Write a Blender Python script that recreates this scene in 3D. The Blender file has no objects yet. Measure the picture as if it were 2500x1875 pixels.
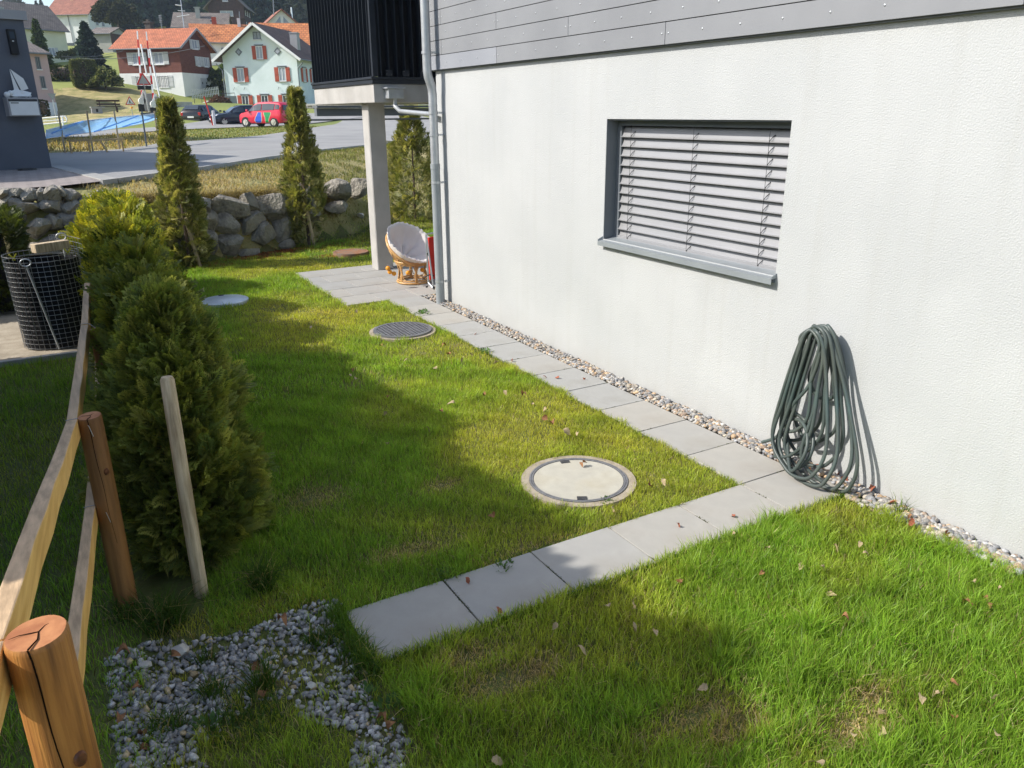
import bpy, math, random
import numpy as np
from mathutils import Vector, Matrix, noise as mnoise
random.seed(7); rng = np.random.default_rng(7)
R = math.radians
scene = bpy.context.scene
COL = scene.collection

# ------------------------------------------------------------ camera
CAM = Vector((-4.0605, -3.1054, 2.2295))
YAW, PITCH, ROLL, FPX = R(30.052), R(19.298), R(-0.422), 1901.46
fw = Vector((math.sin(YAW)*math.cos(PITCH), math.cos(YAW)*math.cos(PITCH), -math.sin(PITCH)))
rt0 = Vector((math.cos(YAW), -math.sin(YAW), 0)); up0 = rt0.cross(fw)
rt = math.cos(ROLL)*rt0 + math.sin(ROLL)*up0
up = -math.sin(ROLL)*rt0 + math.cos(ROLL)*up0
cd = bpy.data.cameras.new('camera'); cam = bpy.data.objects.new('camera', cd); COL.objects.link(cam)
cd.sensor_width = 36.0; cd.lens = 36.0*FPX/2500.0; cd.clip_start = 0.05; cd.clip_end = 3000
m = Matrix((rt, up, -fw)).transposed().to_4x4(); m.translation = CAM
cam.matrix_world = m
scene.camera = cam
# ------------------------------------------------------------ light
SUN_TO = Vector((-1.0, 0.33, 0.85)).normalized()          # towards the sun
world = bpy.data.worlds.new('World'); scene.world = world; world.use_nodes = True
wn = world.node_tree; wn.nodes.clear()
bg = wn.nodes.new('ShaderNodeBackground'); wo = wn.nodes.new('ShaderNodeOutputWorld')
sky = wn.nodes.new('ShaderNodeTexSky'); sky.sky_type = 'NISHITA'; sky.sun_disc = False
sky.sun_elevation = math.asin(SUN_TO.z)
sky.sun_rotation = math.atan2(SUN_TO.x, SUN_TO.y)
sky.air_density = 1.0; sky.dust_density = 1.6; sky.ozone_density = 1.0
wn.links.new(sky.outputs[0], bg.inputs[0]); bg.inputs[1].default_value = 0.148
wn.links.new(bg.outputs[0], wo.inputs[0])
sd = bpy.data.lights.new('sun', 'SUN'); sun = bpy.data.objects.new('sun', sd); COL.objects.link(sun)
sd.energy = 3.75; sd.angle = R(0.55); sd.color = (1.0, 0.96, 0.90)
sun.rotation_euler = SUN_TO.to_track_quat('Z', 'Y').to_euler(); sun.location = (-20, 10, 20)
scene.view_settings.view_transform = 'Standard'; scene.view_settings.look = 'None'
scene.view_settings.exposure = 0.6; scene.view_settings.gamma = 1.0
scene.view_settings.use_curve_mapping = False
scene.render.engine = 'CYCLES'
scene.cycles.max_bounces = 8; scene.cycles.transparent_max_bounces = 12

# where a point of the place lies: along the sight line of a measured photo point
def ray(x, y): return fw + rt*((x-1250)/FPX) - up*((y-937.5)/FPX)
def atd(x, y, d): return CAM + ray(x, y)*d
def atz(x, y, z=0.0):
    r = ray(x, y); return CAM + r*((z-CAM.z)/r.z)
def atX(x, y, X=0.0):
    r = ray(x, y); return CAM + r*((X-CAM.x)/r.x)
def atY(x, y, Y):
    r = ray(x, y); return CAM + r*((Y-CAM.y)/r.y)

# ------------------------------------------------------------ materials
def newmat(name):
    mt = bpy.data.materials.new(name); mt.use_nodes = True
    nt = mt.node_tree; b = nt.nodes['Principled BSDF']
    return mt, nt, b
def mat(name, c1, c2=None, scale=8.0, rough=0.7, bump=0.0, bscale=60.0, metal=0.0, spec=0.4, detail=4.0,
        stretch=None, wave=None, c3=None, bdist=0.01, dirt=None, voronoi=False, lo=0.35, hi=0.65):
    mt, nt, b = newmat(name); N = nt.nodes.new; Lk = nt.links.new
    b.inputs['Roughness'].default_value = rough; b.inputs['Metallic'].default_value = metal
    b.inputs['Specular IOR Level'].default_value = spec
    c1 = (*c1, 1); c2 = (*(c2 or tuple(v*0.8 for v in c1[:3])), 1)
    tc = N('ShaderNodeTexCoord'); vec = tc.outputs['Object']
    if stretch:
        mp = N('ShaderNodeMapping'); mp.inputs['Scale'].default_value = stretch
        Lk(vec, mp.inputs[0]); vec = mp.outputs[0]
    nz = N('ShaderNodeTexNoise'); nz.inputs['Scale'].default_value = scale; nz.inputs['Detail'].default_value = detail
    nz.inputs['Roughness'].default_value = 0.6
    Lk(vec, nz.inputs['Vector'])
    rp = N('ShaderNodeValToRGB'); rp.color_ramp.elements[0].position = lo; rp.color_ramp.elements[1].position = hi
    rp.color_ramp.elements[0].color = c2; rp.color_ramp.elements[1].color = c1
    if c3:
        e = rp.color_ramp.elements.new(0.5*(lo+hi)); e.color = (*c3, 1)
    Lk(nz.outputs[0], rp.inputs[0]); col = rp.outputs[0]
    if dirt:                                        # (colour, scale, amount)
        n2 = N('ShaderNodeTexNoise'); n2.inputs['Scale'].default_value = dirt[1]; n2.inputs['Detail'].default_value = 6
        Lk(tc.outputs['Object'], n2.inputs['Vector'])
        r2 = N('ShaderNodeValToRGB'); r2.color_ramp.elements[0].position = 0.48; r2.color_ramp.elements[1].position = 0.75
        r2.color_ramp.elements[0].color = (0, 0, 0, 1); r2.color_ramp.elements[1].color = (dirt[2],)*3+(1,)
        Lk(n2.outputs[0], r2.inputs[0])
        mx = N('ShaderNodeMix'); mx.data_type = 'RGBA'; mx.inputs['B'].default_value = (*dirt[0], 1)
        Lk(r2.outputs[0], mx.inputs['Factor']); Lk(col, mx.inputs['A']); col = mx.outputs['Result']
    Lk(col, b.inputs['Base Color'])
    if bump:
        if voronoi:
            bn = N('ShaderNodeTexVoronoi'); bn.inputs['Scale'].default_value = bscale; h = bn.outputs['Distance']
        else:
            bn = N('ShaderNodeTexNoise'); bn.inputs['Scale'].default_value = bscale; bn.inputs['Detail'].default_value = 3
            h = bn.outputs[0]
        Lk(vec, bn.inputs['Vector'])
        bp = N('ShaderNodeBump'); bp.inputs['Strength'].default_value = bump; bp.inputs['Distance'].default_value = bdist
        Lk(h, bp.inputs['Height']); Lk(bp.outputs[0], b.inputs['Normal'])
    return mt
def attrmat(name, rough=0.6, transl=0.0, spec=0.3, noise_amt=0.25, nscale=40, tcol=1.25, bump=0.0):
    """colour from the mesh's own Col attribute (hue of each blade, pebble or leaf)"""
    mt, nt, b = newmat(name); N = nt.nodes.new; Lk = nt.links.new
    at = N('ShaderNodeAttribute'); at.attribute_name = 'Col'
    col = at.outputs['Color']
    if noise_amt:
        tc = N('ShaderNodeTexCoord'); nz = N('ShaderNodeTexNoise'); nz.inputs['Scale'].default_value = nscale
        Lk(tc.outputs['Object'], nz.inputs['Vector'])
        mr = N('ShaderNodeMapRange'); mr.inputs[1].default_value = 0.3; mr.inputs[2].default_value = 0.7
        mr.inputs[3].default_value = 1-noise_amt; mr.inputs[4].default_value = 1+noise_amt
        Lk(nz.outputs[0], mr.inputs[0])
        mx = N('ShaderNodeVectorMath'); mx.operation = 'SCALE'; Lk(col, mx.inputs[0]); Lk(mr.outputs[0], mx.inputs['Scale'])
        col = mx.outputs[0]
        if bump:
            bp = N('ShaderNodeBump'); bp.inputs['Strength'].default_value = bump; bp.inputs['Distance'].default_value = 0.004
            Lk(nz.outputs[0], bp.inputs['Height']); Lk(bp.outputs[0], b.inputs['Normal'])
    Lk(col, b.inputs['Base Color'])
    b.inputs['Roughness'].default_value = rough; b.inputs['Specular IOR Level'].default_value = spec
    if transl:
        tr = N('ShaderNodeBsdfTranslucent'); ms = N('ShaderNodeMixShader'); ms.inputs[0].default_value = transl
        sc = N('ShaderNodeVectorMath'); sc.operation = 'MULTIPLY'; sc.inputs[1].default_value = (tcol*1.1, tcol*1.1, tcol*0.5)
        Lk(col, sc.inputs[0]); Lk(sc.outputs[0], tr.inputs[0])
        Lk(b.outputs[0], ms.inputs[1]); Lk(tr.outputs[0], ms.inputs[2])
        Lk(ms.outputs[0], nt.nodes['Material Output'].inputs[0])
    return mt
def glassmat(name, c=(0.05, 0.06, 0.07), rough=0.05):
    mt, nt, b = newmat(name)
    b.inputs['Base Color'].default_value = (*c, 1); b.inputs['Roughness'].default_value = rough
    b.inputs['Specular IOR Level'].default_value = 0.35
    return mt
def tilemat(name, c1, c2, pitch_x=0.22, pitch_y=0.33):
    """roof tiles too far off to be picked apart: courses as relief and colour differences"""
    mt, nt, b = newmat(name); N = nt.nodes.new; Lk = nt.links.new
    tc = N('ShaderNodeTexCoord')
    br = N('ShaderNodeTexBrick'); br.inputs['Scale'].default_value = 1.0
    br.inputs['Brick Width'].default_value = pitch_x; br.inputs['Row Height'].default_value = pitch_y
    br.inputs['Mortar Size'].default_value = 0.03; br.inputs['Mortar Smooth'].default_value = 0.6
    br.inputs['Color1'].default_value = (*c1, 1); br.inputs['Color2'].default_value = (*c2, 1)
    br.inputs['Mortar'].default_value = (*[v*0.35 for v in c2], 1)
    Lk(tc.outputs['UV'], br.inputs['Vector'])
    nz = N('ShaderNodeTexNoise'); nz.inputs['Scale'].default_value = 1.3; nz.inputs['Detail'].default_value = 6
    Lk(tc.outputs['Object'], nz.inputs['Vector'])
    mr = N('ShaderNodeMapRange'); mr.inputs[1].default_value = 0.3; mr.inputs[2].default_value = 0.7
    mr.inputs[3].default_value = 0.75; mr.inputs[4].default_value = 1.2; Lk(nz.outputs[0], mr.inputs[0])
    mx = N('ShaderNodeVectorMath'); mx.operation = 'SCALE'; Lk(br.outputs[0], mx.inputs[0]); Lk(mr.outputs[0], mx.inputs['Scale'])
    Lk(mx.outputs[0], b.inputs['Base Color']); b.inputs['Roughness'].default_value = 0.8
    bp = N('ShaderNodeBump'); bp.inputs['Strength'].default_value = 0.6; bp.inputs['Distance'].default_value = 0.04; bp.invert = True
    Lk(br.outputs['Fac'], bp.inputs['Height']); Lk(bp.outputs[0], b.inputs['Normal'])
    return mt

M = {}
M['render'] = mat('white_render', (0.462, 0.47, 0.464), (0.43, 0.44, 0.436), 0.9, 0.9, bump=0.75, bscale=105, spec=0.2, bdist=0.005,
                  dirt=((0.53, 0.54, 0.53), 1.7, 0.25), stretch=None)
_nt = M['render'].node_tree; _b = _nt.nodes['Principled BSDF']; _src = _b.inputs['Base Color'].links[0].from_socket
_tc = _nt.nodes.new('ShaderNodeTexCoord'); _sx = _nt.nodes.new('ShaderNodeSeparateXYZ'); _nt.links.new(_tc.outputs['Object'], _sx.inputs[0])
_n = _nt.nodes.new('ShaderNodeTexNoise'); _n.inputs['Scale'].default_value = 5; _n.inputs['Detail'].default_value = 8; _nt.links.new(_tc.outputs['Object'], _n.inputs['Vector'])
_m = _nt.nodes.new('ShaderNodeMapRange'); _m.inputs[1].default_value = 0.0; _m.inputs[2].default_value = 0.30; _m.inputs[3].default_value = 0.8; _m.inputs[4].default_value = 0.0; _nt.links.new(_sx.outputs['Z'], _m.inputs[0])
_mu = _nt.nodes.new('ShaderNodeMath'); _mu.operation = 'MULTIPLY'; _nt.links.new(_m.outputs[0], _mu.inputs[0]); _nt.links.new(_n.outputs[0], _mu.inputs[1])
_mp = _nt.nodes.new('ShaderNodeMapping'); _mp.inputs['Scale'].default_value = (1, 7, 0.35); _nt.links.new(_tc.outputs['Object'], _mp.inputs[0])
_n2 = _nt.nodes.new('ShaderNodeTexNoise'); _n2.inputs['Scale'].default_value = 1.6; _n2.inputs['Detail'].default_value = 5; _nt.links.new(_mp.outputs[0], _n2.inputs['Vector'])
_m2 = _nt.nodes.new('ShaderNodeMapRange'); _m2.inputs[1].default_value = 0.52; _m2.inputs[2].default_value = 0.75; _m2.inputs[3].default_value = 0.0; _m2.inputs[4].default_value = 0.2; _nt.links.new(_n2.outputs[0], _m2.inputs[0])
_ad = _nt.nodes.new('ShaderNodeMath'); _ad.operation = 'ADD'; _ad.use_clamp = True; _nt.links.new(_mu.outputs[0], _ad.inputs[0]); _nt.links.new(_m2.outputs[0], _ad.inputs[1])
_mx = _nt.nodes.new('ShaderNodeMix'); _mx.data_type = 'RGBA'; _mx.inputs['B'].default_value = (0.38, 0.375, 0.345, 1)
_nt.links.new(_ad.outputs[0], _mx.inputs['Factor']); _nt.links.new(_src, _mx.inputs['A']); _nt.links.new(_mx.outputs['Result'], _b.inputs['Base Color'])
M['cladding'] = mat('grey_cladding', (0.245, 0.25, 0.26), (0.215, 0.22, 0.23), 1.2, 0.55, bump=0.05, bscale=120, spec=0.4)
M['cladding2'] = mat('pale_cladding', (0.285, 0.295, 0.32), (0.255, 0.265, 0.29), 1.2, 0.55, bump=0.05, bscale=120)
M['anthracite'] = mat('anthracite', (0.028, 0.033, 0.042), (0.022, 0.026, 0.033), 3, 0.4, spec=0.5)
M['black'] = mat('black', (0.010, 0.011, 0.013), (0.007, 0.007, 0.009), 5, 0.6)
M['crack'] = mat('dark_split', (0.02, 0.012, 0.008), (0.012, 0.008, 0.006), 9, 1.0, spec=0.0)
M['greymetal'] = mat('grey_metal_trim', (0.16, 0.175, 0.19), (0.14, 0.155, 0.17), 2, 0.45, spec=0.5)
M['sill'] = mat('sill_metal', (0.33, 0.36, 0.37), (0.29, 0.315, 0.33), 3, 0.38, metal=0.25, spec=0.5, bump=0.04, bscale=200)
M['slat'] = mat('blind_slat', (0.32, 0.32, 0.325), (0.29, 0.29, 0.295), 1.5, 0.38, metal=0.15, spec=0.5)
M['galv'] = mat('galvanised', (0.52, 0.54, 0.55), (0.42, 0.44, 0.46), 9, 0.45, metal=0.55, spec=0.5, bump=0.03, bscale=60)
M['pipegrey'] = mat('grey_pipe', (0.30, 0.325, 0.335), (0.26, 0.285, 0.295), 5, 0.5, spec=0.4)
M['chrome'] = mat('chrome', (0.75, 0.75, 0.76), (0.6, 0.6, 0.62), 9, 0.18, metal=1.0)
M['concrete'] = mat('fair_concrete', (0.47, 0.45, 0.42), (0.38, 0.365, 0.34), 2.2, 0.85, bump=0.15, bscale=50, dirt=((0.30, 0.28, 0.25), 3, 0.5), detail=7)
M['slab'] = mat('paving_slab', (0.385, 0.372, 0.34), (0.34, 0.33, 0.305), 3.0, 0.8, bump=0.12, bscale=260, spec=0.3, detail=8,
                dirt=((0.27, 0.25, 0.215), 2.3, 0.7), bdist=0.002)
M['slab2'] = mat('paving_slab_warm', (0.405, 0.385, 0.345), (0.35, 0.335, 0.30), 3.4, 0.8, bump=0.12, bscale=260, spec=0.3, detail=8,
                 dirt=((0.29, 0.265, 0.225), 2.9, 0.7), bdist=0.002)
M['slab3'] = mat('paving_slab_cool', (0.365, 0.36, 0.34), (0.33, 0.325, 0.305), 2.6, 0.8, bump=0.12, bscale=260, spec=0.3, detail=8,
                 dirt=((0.26, 0.25, 0.22), 3.3, 0.7), bdist=0.002)
M['joint'] = mat('joint_sand', (0.13, 0.115, 0.09), (0.09, 0.08, 0.06), 40, 0.95, bump=0.4, bscale=200)
M['asphalt'] = mat('asphalt', (0.32, 0.31, 0.295), (0.255, 0.25, 0.24), 0.6, 0.9, bump=0.35, bscale=90, detail=9, dirt=((0.38, 0.37, 0.34), 0.35, 0.5))
M['setts'] = None
M['soil'] = mat('lawn_soil', (0.15, 0.13, 0.05), (0.09, 0.10, 0.03), 3.0, 0.95, bump=0.8, bscale=40, bdist=0.02, detail=8, c3=(0.12, 0.14, 0.035))
M['sand'] = mat('pale_sand', (0.42, 0.36, 0.27), (0.30, 0.25, 0.18), 6, 0.95, bump=0.5, bscale=60)
M['hillgrass'] = mat('meadow', (0.27, 0.285, 0.075), (0.15, 0.185, 0.045), 0.12, 0.95, bump=0.5, bscale=5, bdist=0.1, detail=10, c3=(0.21, 0.24, 0.055))
M['drygrass_ground'] = mat('dry_grass_ground', (0.46, 0.37, 0.17), (0.20, 0.20, 0.06), 1.1, 0.95, bump=0.9, bscale=14, bdist=0.06, detail=9, c3=(0.33, 0.28, 0.11))
M['verge'] = mat('verge_grass', (0.27, 0.28, 0.06), (0.16, 0.19, 0.04), 0.9, 0.95, bump=0.9, bscale=14, bdist=0.05, detail=9, dirt=((0.24, 0.20, 0.09), 0.6, 0.7))
M['rock'] = mat('quarry_rock', (0.46, 0.42, 0.36), (0.15, 0.135, 0.11), 4.2, 0.9, bump=1.0, bscale=22, bdist=0.04, detail=10, dirt=((0.16, 0.15, 0.08), 2.4, 0.6))
M['rockw'] = mat('pale_stone', (0.6, 0.57, 0.5), (0.42, 0.4, 0.36), 9, 0.85, bump=0.5, bscale=30)
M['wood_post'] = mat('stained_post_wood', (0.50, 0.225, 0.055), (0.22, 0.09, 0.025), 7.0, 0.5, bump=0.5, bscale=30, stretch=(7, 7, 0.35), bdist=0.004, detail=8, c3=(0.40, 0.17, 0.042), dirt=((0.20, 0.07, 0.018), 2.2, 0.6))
M['wood_end'] = mat('end_grain', (0.56, 0.25, 0.10), (0.34, 0.12, 0.045), 14, 0.7, bump=0.3, bscale=60, bdist=0.004, detail=8)
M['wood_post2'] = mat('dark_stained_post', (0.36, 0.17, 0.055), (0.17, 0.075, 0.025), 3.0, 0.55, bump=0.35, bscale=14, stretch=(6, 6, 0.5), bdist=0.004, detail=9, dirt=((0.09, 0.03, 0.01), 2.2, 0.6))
M['knot'] = mat('knot_wood', (0.20, 0.07, 0.025), (0.07, 0.025, 0.012), 60, 0.5)
M['wood_rail'] = mat('pale_rail_wood', (0.90, 0.58, 0.20), (0.68, 0.38, 0.10), 5.0, 0.55, bump=0.5, bscale=24, stretch=(8, 0.35, 8), bdist=0.004, detail=8, dirt=((0.50, 0.27, 0.07), 3.5, 0.5))
M['wood_railtop'] = mat('weathered_rail_top', (0.70, 0.49, 0.29), (0.42, 0.29, 0.17), 6.0, 0.75, bump=0.35, bscale=16, stretch=(7, 0.5, 7), bdist=0.004, detail=8)
M['wood_stake'] = mat('bleached_stake', (0.68, 0.55, 0.37), (0.33, 0.24, 0.14), 7.0, 0.75, bump=0.6, bscale=24, stretch=(6, 6, 0.45), bdist=0.004, detail=8, dirt=((0.20, 0.13, 0.07), 4, 0.5))
M['bark'] = mat('bark', (0.16, 0.11, 0.075), (0.07, 0.05, 0.035), 8, 0.9, bump=0.8, bscale=30, stretch=(3, 3, 0.6))
M['hose'] = mat('green_grey_hose', (0.092, 0.105, 0.092), (0.05, 0.066, 0.06), 2.6, 0.42, spec=0.45, detail=3, dirt=((0.06, 0.12, 0.12), 3.5, 0.5), bump=0.12, bscale=110, bdist=0.002)
M['rattan'] = mat('rattan', (0.62, 0.37, 0.14), (0.42, 0.22, 0.07), 9, 0.4, spec=0.5, bump=0.1, bscale=60)
M['cushion'] = mat('cushion_fabric', (0.76, 0.72, 0.69), (0.70, 0.66, 0.63), 4, 0.9, bump=0.25, bscale=180, bdist=0.002)
M['orange'] = mat('orange_plastic', (0.85, 0.36, 0.03), (0.78, 0.31, 0.02), 5, 0.4)
M['redfab'] = mat('red_fabric', (0.62, 0.025, 0.012), (0.5, 0.018, 0.01), 5, 0.7, bump=0.2, bscale=220, bdist=0.001)
M['alu'] = mat('aluminium', (0.62, 0.63, 0.65), (0.52, 0.53, 0.55), 5, 0.35, metal=0.7)
M['white'] = mat('white_paint', (0.78, 0.78, 0.76), (0.70, 0.70, 0.69), 2, 0.6)
M['lid'] = mat('concrete_lid', (0.50, 0.475, 0.39), (0.41, 0.385, 0.32), 5, 0.85, bump=0.3, bscale=120, bdist=0.003, detail=9, dirt=((0.33, 0.27, 0.17), 4, 0.5))
M['lidrim'] = mat('worn_concrete_rim', (0.42, 0.36, 0.27), (0.30, 0.25, 0.18), 14, 0.9, bump=0.7, bscale=50, bdist=0.006, detail=8)
M['iron'] = mat('cast_iron', (0.085, 0.085, 0.09), (0.05, 0.05, 0.055), 20, 0.5, metal=0.4, bump=0.2, bscale=90)
M['ironlight'] = mat('worn_iron', (0.25, 0.25, 0.26), (0.17, 0.17, 0.18), 20, 0.45, metal=0.4, bump=0.2, bscale=90)
M['rustiron'] = mat('rusty_iron', (0.30, 0.13, 0.06), (0.22, 0.17, 0.13), 12, 0.8, bump=0.3, bscale=90)
M['whitelid'] = mat('white_plastic_lid', (0.60, 0.65, 0.70), (0.52, 0.57, 0.62), 3, 0.3, dirt=((0.3, 0.33, 0.3), 6, 0.4))
M['wire'] = mat('galvanised_wire', (0.50, 0.50, 0.50), (0.36, 0.36, 0.36), 30, 0.4, metal=0.7)
M['fleece'] = mat('black_fleece', (0.009, 0.009, 0.010), (0.005, 0.005, 0.006), 9, 0.95, bump=0.6, bscale=22, bdist=0.01)
M['yellow'] = mat('yellow_plastic', (0.72, 0.66, 0.03), (0.62, 0.55, 0.02), 9, 0.4)
M['greyhouse'] = mat('dark_grey_render', (0.115, 0.125, 0.15), (0.10, 0.11, 0.135), 2, 0.9, bump=0.4, bscale=60, bdist=0.006)
M['cap'] = mat('roof_edge_metal', (0.34, 0.335, 0.34), (0.30, 0.295, 0.30), 2, 0.5)
M['cream'] = mat('cream_render', (0.70, 0.70, 0.52), (0.63, 0.63, 0.46), 0.7, 0.9)
M['pink'] = mat('pink_render', (0.54, 0.40, 0.38), (0.48, 0.35, 0.335), 0.7, 0.9)
M['white_wall'] = mat('white_house_render', (0.82, 0.82, 0.80), (0.74, 0.74, 0.72), 0.6, 0.9, dirt=((0.55, 0.55, 0.53), 0.8, 0.4))
M['mint'] = mat('pale_mint_render', (0.72, 0.80, 0.79), (0.66, 0.74, 0.73), 0.5, 0.9, detail=8, dirt=((0.56, 0.65, 0.61), 0.8, 0.6))
M['plinth'] = mat('grey_plinth', (0.40, 0.40, 0.37), (0.33, 0.33, 0.31), 0.7, 0.9)
M['shingle'] = mat('red_brown_shingle', (0.175, 0.062, 0.042), (0.125, 0.042, 0.03), 2.5, 0.85, bump=0.5, bscale=14, stretch=(1, 1, 2.2), bdist=0.02)
M['timber'] = mat('dark_timber', (0.085, 0.045, 0.035), (0.055, 0.03, 0.024), 2, 0.8, bump=0.4, bscale=12)
M['tile_red'] = tilemat('orange_red_tiles', (0.56, 0.185, 0.085), (0.45, 0.14, 0.065))
M['tile_orange'] = tilemat('orange_tiles', (0.60, 0.22, 0.075), (0.46, 0.155, 0.055), 0.45, 0.45)
M['tile_dull'] = tilemat('dull_red_tiles', (0.40, 0.16, 0.10), (0.33, 0.125, 0.08))
M['tile_dark'] = tilemat('dark_brown_tiles', (0.13, 0.075, 0.06), (0.085, 0.05, 0.042), 0.3, 0.35)
M['tile_grey'] = tilemat('grey_brown_tiles', (0.22, 0.18, 0.15), (0.17, 0.14, 0.12), 0.3, 0.3)
M['shutter_w'] = mat('grey_white_shutter', (0.55, 0.56, 0.55), (0.48, 0.49, 0.48), 3, 0.7)
M['shutter_r'] = mat('brick_red_shutter', (0.44, 0.088, 0.045), (0.36, 0.07, 0.036), 3, 0.7, bump=0.6, bscale=20, stretch=(0.2, 0.2, 1), bdist=0.02)
M['glass'] = glassmat('window_glass', (0.05, 0.065, 0.085))
M['curtain'] = mat('net_curtain', (0.42, 0.45, 0.50), (0.28, 0.31, 0.36), 4, 0.8, stretch=(4, 4, 0.2))
M['redpaint'] = mat('red_paint', (0.60, 0.025, 0.02), (0.5, 0.02, 0.015), 5, 0.4)
M['carred'] = mat('red_car_paint', (0.66, 0.018, 0.055), (0.60, 0.015, 0.05), 1, 0.18, spec=0.6)
M['carblack'] = mat('black_car_paint', (0.014, 0.015, 0.018), (0.011, 0.012, 0.014), 1, 0.15, spec=0.6)
M['carblue'] = mat('navy_car_paint', (0.012, 0.018, 0.038), (0.010, 0.014, 0.03), 1, 0.15, spec=0.6)
M['cargrey'] = mat('slate_car_paint', (0.05, 0.06, 0.08), (0.04, 0.05, 0.07), 1, 0.2, spec=0.6)
M['stripeblue'] = mat('blue_print', (0.03, 0.10, 0.55), (0.025, 0.085, 0.5), 1, 0.3)
M['stripegreen'] = mat('green_print', (0.01, 0.30, 0.10), (0.01, 0.26, 0.09), 1, 0.3)
M['stripeedge'] = mat('pale_print', (0.62, 0.42, 0.30), (0.6, 0.4, 0.28), 1, 0.3)
M['rubber'] = mat('tyre_rubber', (0.018, 0.018, 0.02), (0.012, 0.012, 0.013), 9, 0.8)
M['rim'] = mat('alloy_rim', (0.62, 0.60, 0.55), (0.5, 0.49, 0.45), 9, 0.3, metal=0.4)
M['lamp_glass'] = glassmat('clear_lamp', (0.5, 0.52, 0.55), 0.1)
M['tail'] = mat('tail_lamp', (0.45, 0.02, 0.02), (0.35, 0.015, 0.015), 5, 0.2)
M['brownpaint'] = mat('dark_brown_bench', (0.06, 0.028, 0.02), (0.045, 0.02, 0.015), 5, 0.6)
M['freshwood'] = mat('fresh_wood', (0.58, 0.40, 0.20), (0.46, 0.30, 0.14), 4, 0.7)
M['stonewall'] = mat('field_stone', (0.36, 0.34, 0.31), (0.15, 0.14, 0.13), 2.2, 0.9, bump=1.0, bscale=4, bdist=0.08, voronoi=True)
M['leafdry'] = mat('dry_leaf', (0.36, 0.18, 0.075), (0.20, 0.09, 0.04), 24, 0.8, bump=0.5, bscale=60, bdist=0.004)
M['leafpale'] = mat('bleached_leaf', (0.50, 0.40, 0.24), (0.30, 0.21, 0.11), 24, 0.8, bump=0.5, bscale=60, bdist=0.004)
M['leafred'] = mat('rust_red_leaf', (0.36, 0.13, 0.07), (0.30, 0.08, 0.04), 24, 0.8, bump=0.5, bscale=60, bdist=0.004)
M['grass'] = attrmat('grass_blades', 0.45, 0.5, 0.4, 0.0)
M['thuja'] = attrmat('thuja_foliage', 0.5, 0.42, 0.35, 0.2, 20)
M['farleaf'] = attrmat('far_foliage', 0.7, 0.15, 0.2, 0.2, 2)
M['pebble'] = attrmat('river_pebble', 0.65, 0.0, 0.35, 0.3, 60, bump=0.3)
M['gravel'] = attrmat('crushed_stone', 0.8, 0.0, 0.3, 0.25, 90, bump=0.6)
mt, nt, b = newmat('blue_net')
tr = nt.nodes.new('ShaderNodeBsdfTransparent'); ms = nt.nodes.new('ShaderNodeMixShader'); ms.inputs[0].default_value = 0.88
b.inputs['Base Color'].default_value = (0.28, 0.55, 0.90, 1); b.inputs['Roughness'].default_value = 0.6
tl = nt.nodes.new('ShaderNodeBsdfTranslucent'); tl.inputs[0].default_value = (0.36, 0.66, 1.0, 1)
m2 = nt.nodes.new('ShaderNodeMixShader'); m2.inputs[0].default_value = 0.5
nt.links.new(b.outputs[0], m2.inputs[1]); nt.links.new(tl.outputs[0], m2.inputs[2])
nt.links.new(tr.outputs[0], ms.inputs[1]); nt.links.new(m2.outputs[0], ms.inputs[2])
nt.links.new(ms.outputs[0], nt.nodes['Material Output'].inputs[0]); M['net'] = mt

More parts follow.
